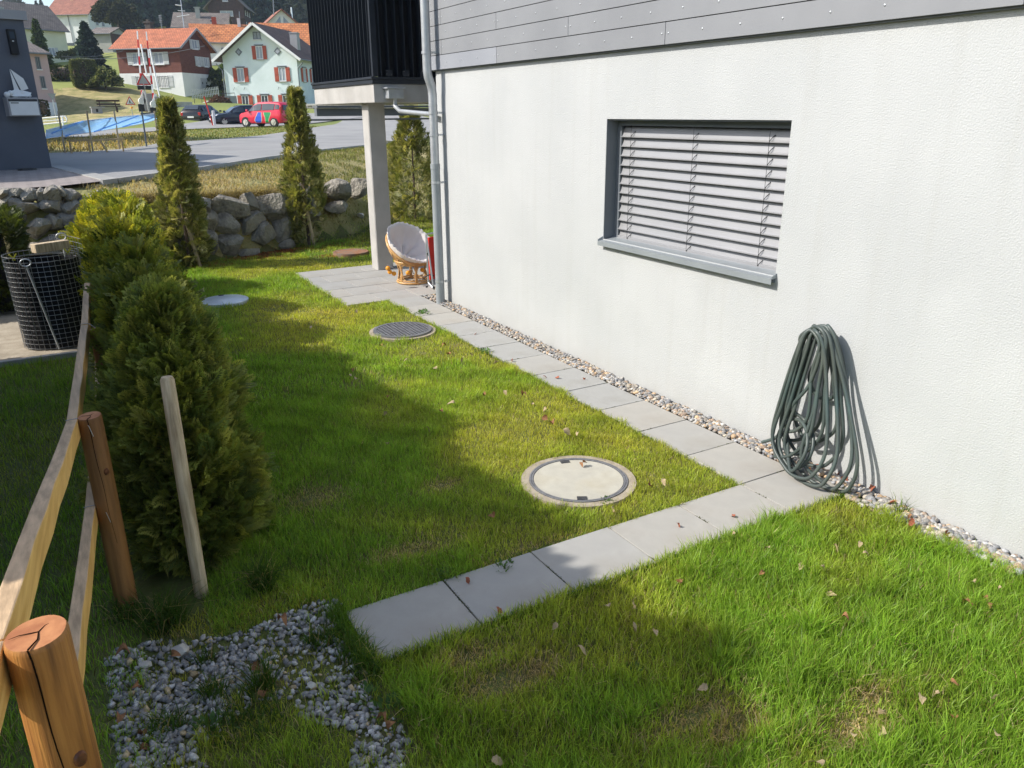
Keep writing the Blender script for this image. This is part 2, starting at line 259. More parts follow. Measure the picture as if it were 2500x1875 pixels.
# ------------------------------------------------------------ mesh helpers
class MB:
    def __init__(s): s.v = []; s.f = []; s.m = []; s.uv = None
    def add(s, vs, fs, mi=0):
        o = len(s.v); s.v += [tuple(v) for v in vs]
        for f in fs: s.f.append(tuple(i+o for i in f)); s.m.append(mi)
        return s
    def box(s, x0, x1, y0, y1, z0, z1, mi=0):
        vs = [(x, y, z) for z in (z0, z1) for y in (y0, y1) for x in (x0, x1)]
        return s.add(vs, [(0, 2, 3, 1), (4, 5, 7, 6), (0, 1, 5, 4), (2, 6, 7, 3), (0, 4, 6, 2), (1, 3, 7, 5)], mi)
    def bar(s, p, q, w, h, upv=(0, 0, 1), mi=0):
        p = Vector(p); q = Vector(q); d = (q-p).normalized(); u = Vector(upv)
        if abs(d.dot(u)) > 0.98: u = Vector((0, 1, 0))
        a = d.cross(u).normalized()*(w/2); c = a.cross(d).normalized()*(h/2)
        vs = [p-a-c, p+a-c, p+a+c, p-a+c, q-a-c, q+a-c, q+a+c, q-a+c]
        return s.add(vs, [(0, 1, 2, 3), (7, 6, 5, 4), (0, 4, 5, 1), (1, 5, 6, 2), (2, 6, 7, 3), (3, 7, 4, 0)], mi)
    def tube(s, pts, r, n=8, caps=True, mi=0, closed=False):
        pts = [Vector(p) for p in pts]; k = len(pts)
        rr = r if hasattr(r, '__len__') else [r]*k
        t = (pts[1]-pts[0]).normalized()
        a = t.orthogonal().normalized(); o = len(s.v)
        for i, p in enumerate(pts):
            if closed: t2 = (pts[(i+1) % k]-pts[i-1]).normalized()
            else: t2 = (pts[min(i+1, k-1)]-pts[max(i-1, 0)]).normalized()
            a = (a-t2*a.dot(t2))
            a = a.normalized() if a.length > 1e-6 else t2.orthogonal().normalized()
            c = t2.cross(a)
            for j in range(n):
                th = 2*math.pi*j/n; s.v.append(tuple(p+(a*math.cos(th)+c*math.sin(th))*rr[i]))
        for i in range(k if closed else k-1):
            for j in range(n):
                i2 = (i+1) % k
                s.f.append((o+i*n+j, o+i*n+(j+1) % n, o+i2*n+(j+1) % n, o+i2*n+j)); s.m.append(mi)
        if caps and not closed:
            s.f.append(tuple(o+j for j in range(n))[::-1]); s.m.append(mi)
            s.f.append(tuple(o+(k-1)*n+j for j in range(n))); s.m.append(mi)
        return s
    def lathe(s, prof, n=24, c=(0, 0, 0), mi=0, sx=1, sy=1):
        o = len(s.v); c = Vector(c)
        for (r, z) in prof:
            for j in range(n):
                th = 2*math.pi*j/n; s.v.append((c.x+r*sx*math.cos(th), c.y+r*sy*math.sin(th), c.z+z))
        for i in range(len(prof)-1):
            for j in range(n):
                s.f.append((o+i*n+j, o+i*n+(j+1) % n, o+(i+1)*n+(j+1) % n, o+(i+1)*n+j)); s.m.append(mi)
        return s
    def disc(s, c, r, n=24, mi=0, z=None):
        c = Vector(c); vs = [(c.x+r*math.cos(2*math.pi*j/n), c.y+r*math.sin(2*math.pi*j/n), c.z) for j in range(n)]
        return s.add(vs, [tuple(range(n))], mi)
    def prism(s, poly, a0, a1, axis='y', mi=0):
        """poly of (u,w); axis y: u=x,w=z; axis x: u=y,w=z; axis z: u=x,w=y"""
        def P(u, w, a): return {'y': (u, a, w), 'x': (a, u, w), 'z': (u, w, a)}[axis]
        n = len(poly); vs = [P(u, w, a0) for u, w in poly]+[P(u, w, a1) for u, w in poly]
        fs = [tuple(range(n))[::-1], tuple(range(n, 2*n))]+[(i, (i+1) % n, n+(i+1) % n, n+i) for i in range(n)]
        return s.add(vs, fs, mi)
    def quad(s, a, b, c, d, mi=0): return s.add([a, b, c, d], [(0, 1, 2, 3)], mi)
    def sphere(s, c, r, n=10, mi=0, sx=1, sy=1, sz=1):
        pr = [(max(1e-4, r*math.sin(math.pi*i/n)), -r*math.cos(math.pi*i/n)*sz) for i in range(n+1)]
        return s.lathe(pr, n+2, c, mi, sx, sy)

def smooth_mesh(me, ang=40):
    me.polygons.foreach_set('use_smooth', np.ones(len(me.polygons), bool))
    try: me.set_sharp_from_angle(angle=R(ang))
    except Exception: pass
def obj(name, mb, mats, parent=None, smooth=None, loc=None, bevel=0, fixn=True):
    me = bpy.data.meshes.new(name); me.from_pydata(mb.v, [], mb.f)
    for mm in (mats if isinstance(mats, (list, tuple)) else [mats]): me.materials.append(mm)
    if any(mb.m): me.polygons.foreach_set('material_index', mb.m)
    if fixn:
        import bmesh
        bm = bmesh.new(); bm.from_mesh(me); bmesh.ops.recalc_face_normals(bm, faces=bm.faces); bm.to_mesh(me); bm.free()
    if smooth: smooth_mesh(me, smooth)
    o = bpy.data.objects.new(name, me); COL.objects.link(o)
    if parent is not None: o.parent = parent
    if loc is not None: o.location = loc
    if bevel:
        bv = o.modifiers.new('edge', 'BEVEL'); bv.width = bevel; bv.segments = 2; bv.limit_method = 'ANGLE'
    return o
def tag(o, label=None, cat=None, group=None, kind=None):
    if label: o['label'] = label
    if cat: o['category'] = cat
    if group: o['group'] = group
    if kind: o['kind'] = kind
    return o
def thing(name, label, cat, loc=(0, 0, 0), rz=0.0, group=None):
    o = bpy.data.objects.new(name, None); COL.objects.link(o); o.location = loc; o.rotation_euler = (0, 0, rz)
    o.empty_display_size = 0.2
    return tag(o, label, cat, group)
def children(o): return [c for c in bpy.data.objects if c.parent == o]
def dup(src, loc, rz=0.0, label=None, scale=None):
    def cp(o, par):
        c = o.copy(); COL.objects.link(c)
        if par is not None: c.parent = par
        for k in children(o): cp(k, c)
        return c
    r = cp(src, None); r.location = loc; r.rotation_euler = (0, 0, rz)
    if label: r['label'] = label
    if scale: r.scale = scale
    return r
def npmesh(name, V, F, mats, col=None, parent=None, smooth=False, kind=None):
    """V (n,3) float, F (m,3) int triangles"""
    me = bpy.data.meshes.new(name); n = len(V); mm = len(F)
    me.vertices.add(n); me.vertices.foreach_set('co', np.ascontiguousarray(V, np.float32).ravel())
    me.loops.add(mm*3); me.loops.foreach_set('vertex_index', np.ascontiguousarray(F, np.int32).ravel())
    me.polygons.add(mm); me.polygons.foreach_set('loop_start', np.arange(0, mm*3, 3, dtype=np.int32))
    if smooth: me.polygons.foreach_set('use_smooth', np.ones(mm, bool))
    me.update(calc_edges=True)
    if col is not None:
        ca = me.color_attributes.new('Col', 'FLOAT_COLOR', 'POINT')
        c4 = np.ones((n, 4), np.float32); c4[:, :3] = col; ca.data.foreach_set('color', c4.ravel())
    for x in (mats if isinstance(mats, (list, tuple)) else [mats]): me.materials.append(x)
    o = bpy.data.objects.new(name, me); COL.objects.link(o)
    if parent is not None: o.parent = parent
    if kind: o['kind'] = kind
    return o
def frames(d, roll):
    """rotation matrices with local z along d"""
    d = d/np.linalg.norm(d, axis=1, keepdims=True)
    ref = np.where(np.abs(d[:, 2:3]) < 0.95, np.array([[0, 0, 1.0]]), np.array([[1.0, 0, 0]]))
    a = np.cross(ref, d); a /= np.linalg.norm(a, axis=1, keepdims=True); b = np.cross(d, a)
    c, s = np.cos(roll)[:, None], np.sin(roll)[:, None]
    return np.stack([a*c+b*s, b*c-a*s, d], axis=2)
def scatter(name, T, P, Rm, S, col, mats, parent=None, smooth=False, kind=None, tint=None):
    TV, TF = T; k = len(TV); n = len(P)
    S = np.asarray(S, float); S = S[:, None]*np.ones((1, 3)) if S.ndim == 1 else S
    V = np.einsum('nij,nkj->nki', Rm, TV[None]*S[:, None, :]) + P[:, None, :]
    F = TF[None]+(np.arange(n)*k)[:, None, None]
    c = np.repeat(col[:, None, :], k, 1)
    if tint is not None: c = c*tint[None, :, None]
    return npmesh(name, V.reshape(-1, 3), F.reshape(-1, 3), mats, c.reshape(-1, 3), parent, smooth, kind)
def ico(sub=1):
    import bmesh
    bm = bmesh.new(); bmesh.ops.create_icosphere(bm, subdivisions=sub, radius=1.0)
    V = np.array([v.co[:] for v in bm.verts]); F = np.array([[v.index for v in f.verts] for f in bm.faces]); bm.free()
    return V, F
def fnoise(x, y, s, seed=0.0):
    """cheap smooth noise on arrays, about -1..1"""
    return (np.sin(x*s+1.3*seed+2.1*np.sin(y*s*0.7+seed))+np.sin(y*s*1.13+2.7+seed*0.7+1.9*np.sin(x*s*0.83-seed))
            + 0.5*np.sin((x+y)*s*1.9+seed*2+np.sin(x*s*2.3)))/2.5
def lerp_pts(pts):
    xs = np.array([p[0] for p in pts]); ys = np.array([p[1] for p in pts])
    return lambda x: np.interp(x, xs, ys)

# ------------------------------------------------------------ lie of the land
yr = lerp_pts([(-12, 9.2), (-4.3, 9.3), (-2.57, 9.85), (-1.2, 10.35), (-0.1, 10.9), (0.6, 11.2), (1.5, 11.9), (3, 13.2), (8, 17.5), (30, 40)])
ye = lerp_pts([(-12, 10.6), (-4.66, 10.6), (-3.87, 10.75), (-3.17, 11.4), (-2.19, 12.7), (-1.27, 13.9), (0.19, 16.1), (3.04, 20), (6, 23), (12, 30), (30, 52)])
zt = lerp_pts([(-12, 1.08), (-3.4, 1.05), (-2.4, 0.98), (-0.9, 0.92), (0.4, 0.85), (1.5, 0.6), (2.5, 0.25), (8, 0.1)])
yf = lerp_pts([(-12, 21.5), (-3.45, 22.5), (-2.78, 22.8), (-2, 23.7), (-1.07, 25.7), (-0.38, 28), (1.48, 29.9), (4.78, 34.6), (10, 46), (15, 57), (30, 85)])
ysn = lerp_pts([(-40, 20), (-2.3, 37.0), (1.04, 45.0), (3.85, 50), (13.4, 59.5), (40, 80), (80, 110)])
BASES = [(450, 233, 88), (597, 266, 85), (735, 262, 85), (143, 283, 76), (172, 152, 110), (228, 108, 150), (275, 124, 120),
         (650, 182, 100), (560, 110, 130), (600, 66, 160), (700, 102, 120), (400, 66, 200), (330, 66, 200), (100, 24, 250), (160, 24, 250),
         (280, 30, 260), (600, 20, 250), (900, 268, 76), (1000, 262, 76), (395, 276, 66), (280, 274, 62), (180, 202, 86), (250, 232, 81),
         (150, 262, 78), (60, 60, 200), (800, 60, 250), (1100, 60, 250), (900, 150, 150), (1200, 150, 150), (560, 250, 80)]
cp = [atd(*b) for b in BASES]
K = [(p.x, p.y, p.z) for p in cp]
for X in (-40, -15, -3, 6, 16, 30, 60): K += [(X, 40, 1.28), (X, 50, 1.32), (X, 59, 1.4)]
for X in (-60, 0, 60, 140, 220): K += [(X, 420, 40.0 if X < 30 else 62.0)]
K += [(-60, 250, 33), (-10, 330, 36), (-60, 150, 16), (-60, 90, 6), (150, 250, 34), (150, 90, 6), (220, 250, 34)]
K = np.array(K)
def tps_u(r2): return np.where(r2 > 1e-9, 0.5*r2*np.log(r2+1e-12), 0.0)
_d = ((K[:, None, :2]-K[None, :, :2])**2).sum(2)
A = np.zeros((len(K)+3,)*2); A[:len(K), :len(K)] = tps_u(_d)+np.eye(len(K))*2.0
A[:len(K), -3] = 1; A[:len(K), -2:] = K[:, :2]; A[-3, :len(K)] = 1; A[-2:, :len(K)] = K[:, :2].T
_w = np.linalg.solve(A, np.concatenate([K[:, 2], [0, 0, 0]]))
def tps(x, y):
    x = np.asarray(x, float); y = np.asarray(y, float)
    out = _w[-3]+_w[-2]*x+_w[-1]*y
    for i in range(len(K)): out = out+_w[i]*tps_u((x-K[i, 0])**2+(y-K[i, 1])**2)
    return out
def sstep(a, b, x): t = np.clip((x-a)/(b-a), 0, 1); return t*t*(3-2*t)
def H(x, y):
    x = np.asarray(x, float); y = np.asarray(y, float)
    a, e, z1 = yr(x), ye(x), zt(x)
    zr = 1.2+(np.minimum(y, 58)-12)*0.003
    b1 = a+0.55
    base = 0.42*sstep(0.2, -2.4, y)*sstep(-3.5, -4.3, x) - 0.02
    rise = np.where(y < a, 0.0, np.where(y < b1, z1*sstep(0, 1, (y-a)/0.55), z1+(1.17-z1)*np.clip((y-b1)/np.maximum(e-b1, 0.05), 0, 1)))
    soft = sstep(1.2, 3.0, x)
    rise2 = 1.17*sstep(0, 1, np.clip((y-(a-1.2))/np.maximum(e-a+1.2, 0.1), 0, 1))
    rise = rise*(1-soft)+rise2*soft
    z = np.where(y < e, base+rise, zr)
    f = sstep(57, 63, y)
    if np.any(f > 0): z = z*(1-f)+np.maximum(tps(x, y), 1.0)*f
    return z
def Hs(x, y): return float(H(np.array([x]), np.array([y]))[0])

xs = np.concatenate([np.arange(-150, -9, 6), np.arange(-9, 14, 0.2), np.arange(14, 60, 1.5), np.arange(60, 260, 6)])
ys = np.concatenate([np.arange(-9, 30, 0.2), np.arange(30, 100, 1.0), np.arange(100, 430, 6)])
gx, gy = np.meshgrid(xs, ys); gz = H(gx.ravel(), gy.ravel())
bumpz = fnoise(gx.ravel(), gy.ravel(), 2.2, 1)*0.012
gz = gz+np.where(gy.ravel() < 9, bumpz*sstep(-0.5, 0.4, np.abs(gy.ravel()+0.2)-0.3)*0.4, bumpz*2)
gz = np.where((gy.ravel() > ye(gx.ravel())+0.1) & (gy.ravel() < 66), gz-bumpz*2-0.03-0.004*np.abs(bumpz), gz)
gz = gz+np.where(gy.ravel() > 70, fnoise(gx.ravel(), gy.ravel(), 0.13, 3)*0.25, 0)
V = np.stack([gx.ravel(), gy.ravel(), gz], 1); nx_, ny_ = len(xs), len(ys)
i0 = (np.arange(ny_-1)[:, None]*nx_+np.arange(nx_-1)[None]).ravel()
F = np.concatenate([np.stack([i0, i0+1, i0+nx_+1], 1), np.stack([i0, i0+nx_+1, i0+nx_], 1)])
o = npmesh('ground', V, F, [M['soil'], M['drygrass_ground'], M['hillgrass'], M['verge']], smooth=True); tag(o, kind='structure')
cx = V[F].mean(1); mi = np.zeros(len(F), np.int32)
mi[cx[:, 1] > yr(cx[:, 0])+0.1] = 1
mi[(cx[:, 1] > 24) & (cx[:, 0] > 1.5)] = 3
mi[(cx[:, 1] > 50)] = 2
mi[(cx[:, 1] > 63) & (cx[:, 1] < 98) & ((cx[:, 0]-CAM.x)/(cx[:, 1]-CAM.y) < 0.125) & (fnoise(cx[:, 0], cx[:, 1], 0.35, 2) > -0.6)] = 1
o.data.polygons.foreach_set('material_index', mi)

def sheet(name, x0, x1, nx, f0, f1, ny, mt, dz=0.012, skip=None):
    X = np.linspace(x0, x1, nx); a = f0(X) if callable(f0) else np.full(nx, f0); c = f1(X) if callable(f1) else np.full(nx, f1)
    t = np.linspace(0, 1, ny)[:, None]; Y = a[None]*(1-t)+c[None]*t; XX = np.repeat(X[None], ny, 0)
    Z = H(XX.ravel(), Y.ravel()+0.001)+dz
    V = np.stack([XX.ravel(), Y.ravel(), Z], 1); i0 = (np.arange(ny-1)[:, None]*nx+np.arange(nx-1)[None]).ravel()
    F = np.concatenate([np.stack([i0, i0+1, i0+nx+1], 1), np.stack([i0, i0+nx+1, i0+nx], 1)])
    o = npmesh(name, V, F, mt, smooth=True); return tag(o, kind='structure')
sheet('driveway', -9, 26, 220, lambda x: ye(x)+0.02, yf, 60, M['asphalt'])
sheet('street', -40, 70, 220, ysn, lambda x: ysn(x)+9.5, 12, M['asphalt'], dz=0.03)
# pale edging along the driveway
mb = MB()
for i in range(60):
    x0 = -3.3+i*0.28; x1 = x0+0.272
    a = Vector((x0, float(ye(x0))+0.0, 1.19)); b_ = Vector((x1, float(ye(x1))+0.0, 1.19))
    mb.bar(a, b_, 0.07, 0.10)
k = tag(obj('kerb', mb, M['concrete']), kind='structure')
# block paving in front of the grey house, blocks in rows, with gutter of flat stones
mt, nt, b = newmat('block_paving'); N = nt.nodes.new
br = N('ShaderNodeTexBrick'); br.inputs['Scale'].default_value = 1; br.inputs['Brick Width'].default_value = 0.22; br.inputs['Row Height'].default_value = 0.17
br.inputs['Mortar Size'].default_value = 0.008; br.inputs['Color1'].default_value = (0.34, 0.29, 0.26, 1); br.inputs['Color2'].default_value = (0.27, 0.235, 0.215, 1)
br.inputs['Mortar'].default_value = (0.12, 0.10, 0.09, 1); tc = N('ShaderNodeTexCoord'); mp = N('ShaderNodeMapping'); mp.inputs['Rotation'].default_value = (0, 0, R(32))
nt.links.new(tc.outputs['Object'], mp.inputs[0]); nt.links.new(mp.outputs[0], br.inputs['Vector']); nt.links.new(br.outputs[0], b.inputs['Base Color']); b.inputs['Roughness'].default_value = 0.9
M['blocks'] = mt
sheet('forecourt', -9, -3.2, 60, lambda x: ye(x)+0.02, lambda x: np.interp(x, [-9, -4.75, -3.95, -3.2], [16, 16, 15.7, 11.45]), 20, M['blocks'], dz=0.02)
pv = tag(bpy.data.objects.new('gutter', None), kind='structure'); COL.objects.link(pv)
gm = MB().box(-0.135, 0.135, -0.245, 0.245, -0.03, 0.02)
ga, gb = Vector((-3.83, 15.9, 1.225)), Vector((-3.15, 11.5, 1.215)); g0 = None
for i in range(9):
    p = ga.lerp(gb, (i+0.5)/9)
    if g0 is None: g0 = obj('paver', gm, M['slab'], pv, bevel=0.006); c = g0
    else: c = g0.copy(); COL.objects.link(c)
    c.location = p; c.rotation_euler = (0, 0, math.atan2(gb.y-ga.y, gb.x-ga.x)+math.pi/2)

# ------------------------------------------------------------ garden path and patio: each slab a piece
path = tag(bpy.data.objects.new('path', None), kind='structure'); COL.objects.link(path)
XR, WP, WF = -0.148, 0.46, 0.517
slabmats = [M['slab'], M['slab2'], M['slab3']]
_sl = {}
def slab(par, x0, x1, y0, y1, nm='paver'):
    w, h = round(x1-x0-0.007, 4), round(y1-y0-0.007, 4); mt = random.choice(slabmats)
    key = (w, h, mt.name)
    if key not in _sl:
        o = obj(nm, MB().box(-w/2, w/2, -h/2, h/2, -0.05, 0.0), mt, par, bevel=0.003); _sl[key] = o
    else:
        o = _sl[key].copy(); COL.objects.link(o); o.parent = par
    o.location = ((x0+x1)/2, (y0+y1)/2, 0.003+random.uniform(-0.0015, 0.0015))
    o.rotation_euler = (R(random.uniform(-0.15, 0.15)), R(random.uniform(-0.15, 0.15)), R(random.uniform(-0.12, 0.12)))
    return o
for kk in range(0, 12): slab(path, XR-WP, XR, kk*0.5, (kk+1)*0.5)
for j in range(5): slab(path, XR-WP-(j+1)*WF, XR-WP-j*WF, -0.43, 0.0)
slab(path, XR-WP, -0.085, -0.43, 0.0)
tag(obj('path_bedding', MB().box(XR-WP, XR, 0.0, 6.0, -0.06, -0.022).box(XR-WP-5*WF, -0.085, -0.43, -0.001, -0.06, -0.022), M['joint']), kind='structure')
patio = tag(bpy.data.objects.new('patio', None), kind='structure'); COL.objects.link(patio)
rows = [(5.97+0.477*i, 5.97+0.477*(i+1)) for i in range(5)]
for i, (y0, y1) in enumerate(rows):
    xx = -1.13; first = 0.25 if i in (1, 3) else 0.47
    w = first
    while xx < 2.4:
        if not (i == 0 and xx+w < XR+0.01 and xx+w > 9): slab(patio, xx, xx+w, y0, y1)
        xx += w; w = 0.485
tag(obj('patio_bedding', MB().box(-1.13, 2.4, 5.98, 8.355, -0.06, -0.022), M['joint']), kind='structure')

# ------------------------------------------------------------ the white house
house = thing('apartment_house', 'white rendered house with grey board cladding, shuttered window, downpipe and balcony beside the garden path', 'house', (0, 0, 0))
WY0, WY1, WZ0, WZ1 = 0.426, 2.328, 1.19, 2.165
mb = MB()
Ys = [-7, WY0, WY1, 5.6]; Zs = [-0.3, WZ0, WZ1, 2.67]
for i in range(3):
    for j in range(3):
        if i == 1 and j == 1: continue
        mb.quad((0, Ys[i], Zs[j]), (0, Ys[i], Zs[j+1]), (0, Ys[i+1], Zs[j+1]), (0, Ys[i+1], Zs[j]))
mb.quad((0, 5.6, -0.3), (0, 5.6, 2.67), (8, 5.6, 2.67), (8, 5.6, -0.3)); mb.quad((0, -7, -0.3), (8, -7, -0.3), (8, -7, 2.67), (0, -7, 2.67))
mb.quad((8, -7, -0.3), (8, 5.6, -0.3), (8, 5.6, 2.67), (8, -7, 2.67))
# narrow rendered reveal behind the edge
mb.quad((0, WY0, WZ0), (0.11, WY0, WZ0), (0.11, WY0, WZ1), (0, WY0, WZ1)); mb.quad((0, WY0, WZ1), (0.3, WY0, WZ1), (0.3, WY1, WZ1), (0, WY1, WZ1))
obj('wall', mb, M['render'], house, fixn=False)
obj('upper_wall', MB().box(0.02, 8, -7, 5.59, 2.70, 6.2), M['anthracite'], house)
obj('base_flashing', MB().box(-0.028, 0.02, -7, 5.6, 2.665, 2.70), M['greymetal'], house)
# cladding boards, each one a piece
RH = 0.1515; nb = 0
rv = MB()
for r in range(22):
    z0 = 2.672+r*RH; off = [1.6, 0.36, 1.6, 0.36][r % 4] if r % 2 == 0 else 0.36
    cuts = sorted([-7.0]+[c for c in [off+2.48*q for q in range(-4, 4)] if -6.9 < c < 5.45]+[5.60])
    for a, c in zip(cuts[:-1], cuts[1:]):
        pale = (r == 0 and c > 5.5)
        bo = obj('board', MB().box(-0.052, -0.034, a+0.0025, c-0.0025, z0+0.003, z0+RH-0.003), M['cladding2'] if pale else M['cladding'], house, bevel=0.001)
        if r < 8:
            n = max(2, int((c-a)/0.41)+1)
            for q in range(n+1):
                y = a+0.035+(c-a-0.07)*q/n
                rv.lathe([(0.007, 0), (0.006, 0.003), (0.001, 0.005)], 8, (0, 0, 0))
                for t in range(24):
                    vx, vy, vz = rv.v[-24+t]; rv.v[-24+t] = (-0.052-vz, y+vx, z0+RH*0.5+vy)
obj('rivets', rv, M['galv'], house, fixn=False)['kind'] = 'stuff'
obj('corner_trim', MB().box(-0.06, 0.02, 5.602, 5.66, 2.665, 6.1), M['anthracite'], house)
# window with venetian blind
win = obj('window', MB().box(0.11, 0.13, WY1-0.06, WY1, WZ0, WZ1).box(0.0, 0.20, WY1-0.006, WY1-0.001, WZ0, WZ1).box(0.11, 0.13, WY0, WY0+0.03, WZ0, WZ1)
          .box(0.02, 0.2, WY0, WY1, WZ1-0.012, WZ1-0.002), M['greymetal'], house)
obj('pane', MB().box(0.24, 0.26, WY0, WY1, WZ0, WZ1), M['glass'], win)
obj('recess_back', MB().box(0.21, 0.235, WY0+0.001, WY1-0.001, WZ0, WZ1), M['black'], win)
prof = [(0.160, 0.050), (0.146, 0.041), (0.138, 0.030), (0.121, -0.022), (0.115, -0.030), (0.101, -0.033), (0.101, -0.037), (0.117, -0.035), (0.125, -0.027), (0.142, 0.026), (0.150, 0.037), (0.161, 0.046)]
sm = MB().prism([(x, z) for x, z in prof], WY0+0.035, WY1-0.062, 'y'); s0 = None
pitch = (WZ1-WZ0-0.075)/12.0
for i in range(12):
    if s0 is None: s0 = obj('slat', sm, M['slat'], win); c = s0
    else: c = s0.copy(); COL.objects.link(c)
    c.location = (0, 0, WZ1-0.105-pitch*i); c.rotation_euler = (0, 0, R(random.uniform(-0.03, 0.03)))
obj('bottom_rail', MB().box(0.105, 0.165, WY0+0.035, WY1-0.062, WZ0+0.008, WZ0+0.030), M['slat'], win, bevel=0.003)
obj('head_box', MB().box(0.10, 0.2, WY0+0.03, WY1-0.06, WZ1-0.052, WZ1-0.013), M['greymetal'], win)
for y in (2.13, 1.40, 0.68):
    cm = MB(); zz = [WZ1-0.03-q*0.04 for q in range(24)]
    cm.tube([(0.099, y, WZ1-0.05), (0.099, y, WZ0+0.02)], 0.0016, 5)
    for i in range(12):
        z = WZ1-0.105-pitch*i
        cm.tube([(0.100, y, z-0.03), (0.112, y-0.012, z-0.006), (0.140, y-0.02, z+0.016), (0.155, y-0.022, z+0.028)], 0.0026, 5)
    obj('cord', cm, M['black'], win)
sl = MB().prism([(0.12, WZ0+0.012), (-0.05, WZ0-0.014), (-0.05, WZ0-0.052), (-0.047, WZ0-0.052), (-0.047, WZ0-0.018), (0.12, WZ0+0.006)], WY0-0.012, WY1+0.012, 'y')
for y in (WY0-0.012, WY1+0.006): sl.prism([(0.0, WZ0+0.02), (-0.05, WZ0-0.002), (-0.05, WZ0-0.016), (0, WZ0-0.004)], y, y+0.006, 'y')
obj('sill', sl, M['sill'], house)
obj('sill_soffit', MB().box(-0.02, -0.001, WY0, WY1, WZ0-0.045, WZ0-0.012), M['greymetal'], house)

# downpipe
pp = obj('downpipe', MB().tube([(-0.115, 5.46, 1.62), (-0.115, 5.46, 2.40), (-0.118, 5.46, 2.47), (-0.135, 5.46, 2.53), (-0.16, 5.46, 2.60), (-0.168, 5.46, 2.66), (-0.168, 5.46, 6.1)], 0.049, 20), M['galv'], house, smooth=50)
obj('lower_pipe', MB().tube([(-0.112, 5.46, -0.05), (-0.115, 5.46, 1.62)], 0.053, 20).tube([(-0.115, 5.46, 1.60), (-0.115, 5.46, 1.66)], 0.056, 20), M['pipegrey'], pp, smooth=50)
for z, x in ((0.28, -0.112), (1.45, -0.115), (1.98, -0.115), (2.85, -0.168), (2.22, -0.115)):
    bm_ = MB().tube([(x, 5.46, z-0.014), (x, 5.46, z+0.014)], 0.0565, 20, caps=False)
    bm_.bar((x+0.055, 5.43, z), (0.0, 5.43, z), 0.008, 0.022).bar((x+0.045, 5.40, z), (x+0.075, 5.40, z), 0.02, 0.02)
    obj('bracket', bm_, M['galv'], pp, smooth=40)
for z in (2.30, 2.42): obj('pipe_collar', MB().tube([(-0.115, 5.46, z-0.006), (-0.115, 5.46, z+0.006)], 0.0515, 20, caps=False), M['galv'], pp)

# balcony behind the house corner, on a concrete column
BX, BY0, BY1, BZ0, BZ1 = -0.115, 7.3, 9.95, 2.35, 2.585
bal = obj('balcony', MB().box(BX, 4.2, BY0, BY1, BZ0, BZ1), M['concrete'], house, bevel=0.008)
obj('edge_flashing', MB().box(BX-0.02, 4.2, BY0-0.02, BY1+0.02, BZ1+0.001, BZ1+0.055).box(BX-0.035, 4.2, BY0-0.035, BY1+0.03, BZ1+0.056, BZ1+0.085), M['anthracite'], bal, bevel=0.003)
bb = None
ysl = [BY0+0.06+i*(BY1-BY0-0.12)/18 for i in range(19)]
for y in ysl:
    mb = MB().box(BX-0.018, BX+0.040, -0.004, 0.004, 0, 1.55)
    if bb is None: bb = obj('baluster', mb, M['anthracite'], bal); c = bb
    else: c = bb.copy(); COL.objects.link(c)
    c.location = (0, y, BZ1+0.06)
ed = MB()
for y in ysl: ed.box(BX-0.0195, BX-0.0182, y-0.0042, y+0.0042, BZ1+0.06, 4.2)
obj('side_panel', MB().box(BX+0.05, BX+0.06, BY0+0.03, BY1-0.02, BZ1+0.09, 4.15), M['black'], bal)
bb = None
for i, x in enumerate(np.arange(0.0, 4.1, 0.115)):
    mb = MB().box(-0.005, 0.005, BY0-0.02, BY0+0.10, 0, 1.55)
    if bb is None: bb = obj('front_baluster', mb, M['anthracite'], bal); c = bb
    else: c = bb.copy(); COL.objects.link(c)
    c.location = (x, 0, BZ1+0.09)
obj('corner_post', MB().box(BX+0.0, BX+0.075, BY0-0.012, BY0+0.045, BZ1+0.09, 4.15), M['anthracite'], bal)
obj('front_panel', MB().box(0.0, 4.1, BY0+0.11, BY0+0.12, BZ1+0.09, 4.15), M['black'], bal)
obj('handrail', MB().box(BX-0.03, BX+0.05, BY0-0.03, BY1, 4.16, 4.20).box(BX+0.05, 4.2, BY0-0.03, BY0+0.05, 4.16, 4.20), M['anthracite'], bal)
for x in (0.06, 0.30, 0.55):
    pl = obj('fixing_plate', MB().box(x, x+0.09, BY0-0.03, BY0-0.021, BZ1+0.095, BZ1+0.17), M['anthracite'], bal)
    bo = MB()
    for (dx, dz) in ((0.015, 0.06), (0.072, 0.015)): bo.tube([(x+dx, BY0-0.03, BZ1+0.095+dz), (x+dx, BY0-0.038, BZ1+0.095+dz)], 0.007, 8)
    obj('bolts', bo, M['chrome'], bal)
obj('rain_hopper', MB().box(0.03, 0.24, BY0-0.16, BY0-0.001, 2.40, 2.52).box(0.0, 0.26, BY0-0.19, BY0-0.001, 2.521, 2.54), M['galv'], bal, bevel=0.003)
obj('hopper_outlet', MB().tube([(0.14, BY0-0.09, 2.41), (0.14, BY0-0.09, 2.30), (0.10, BY0-0.35, 2.24), (-0.07, 5.52, 2.20)], 0.028, 12), M['galv'], bal, smooth=50)
obj('column', MB().prism([(0.012, 7.88), (0.238, 7.88), (0.25, 7.892), (0.25, 8.118), (0.238, 8.13), (0.012, 8.13), (0.0, 8.118), (0.0, 7.892)], -0.05, BZ0+0.001, 'z'), M['concrete'], house)
obj('column', MB().box(3.4, 3.65, 7.88, 8.13, -0.05, BZ0+0.001), M['concrete'], house)
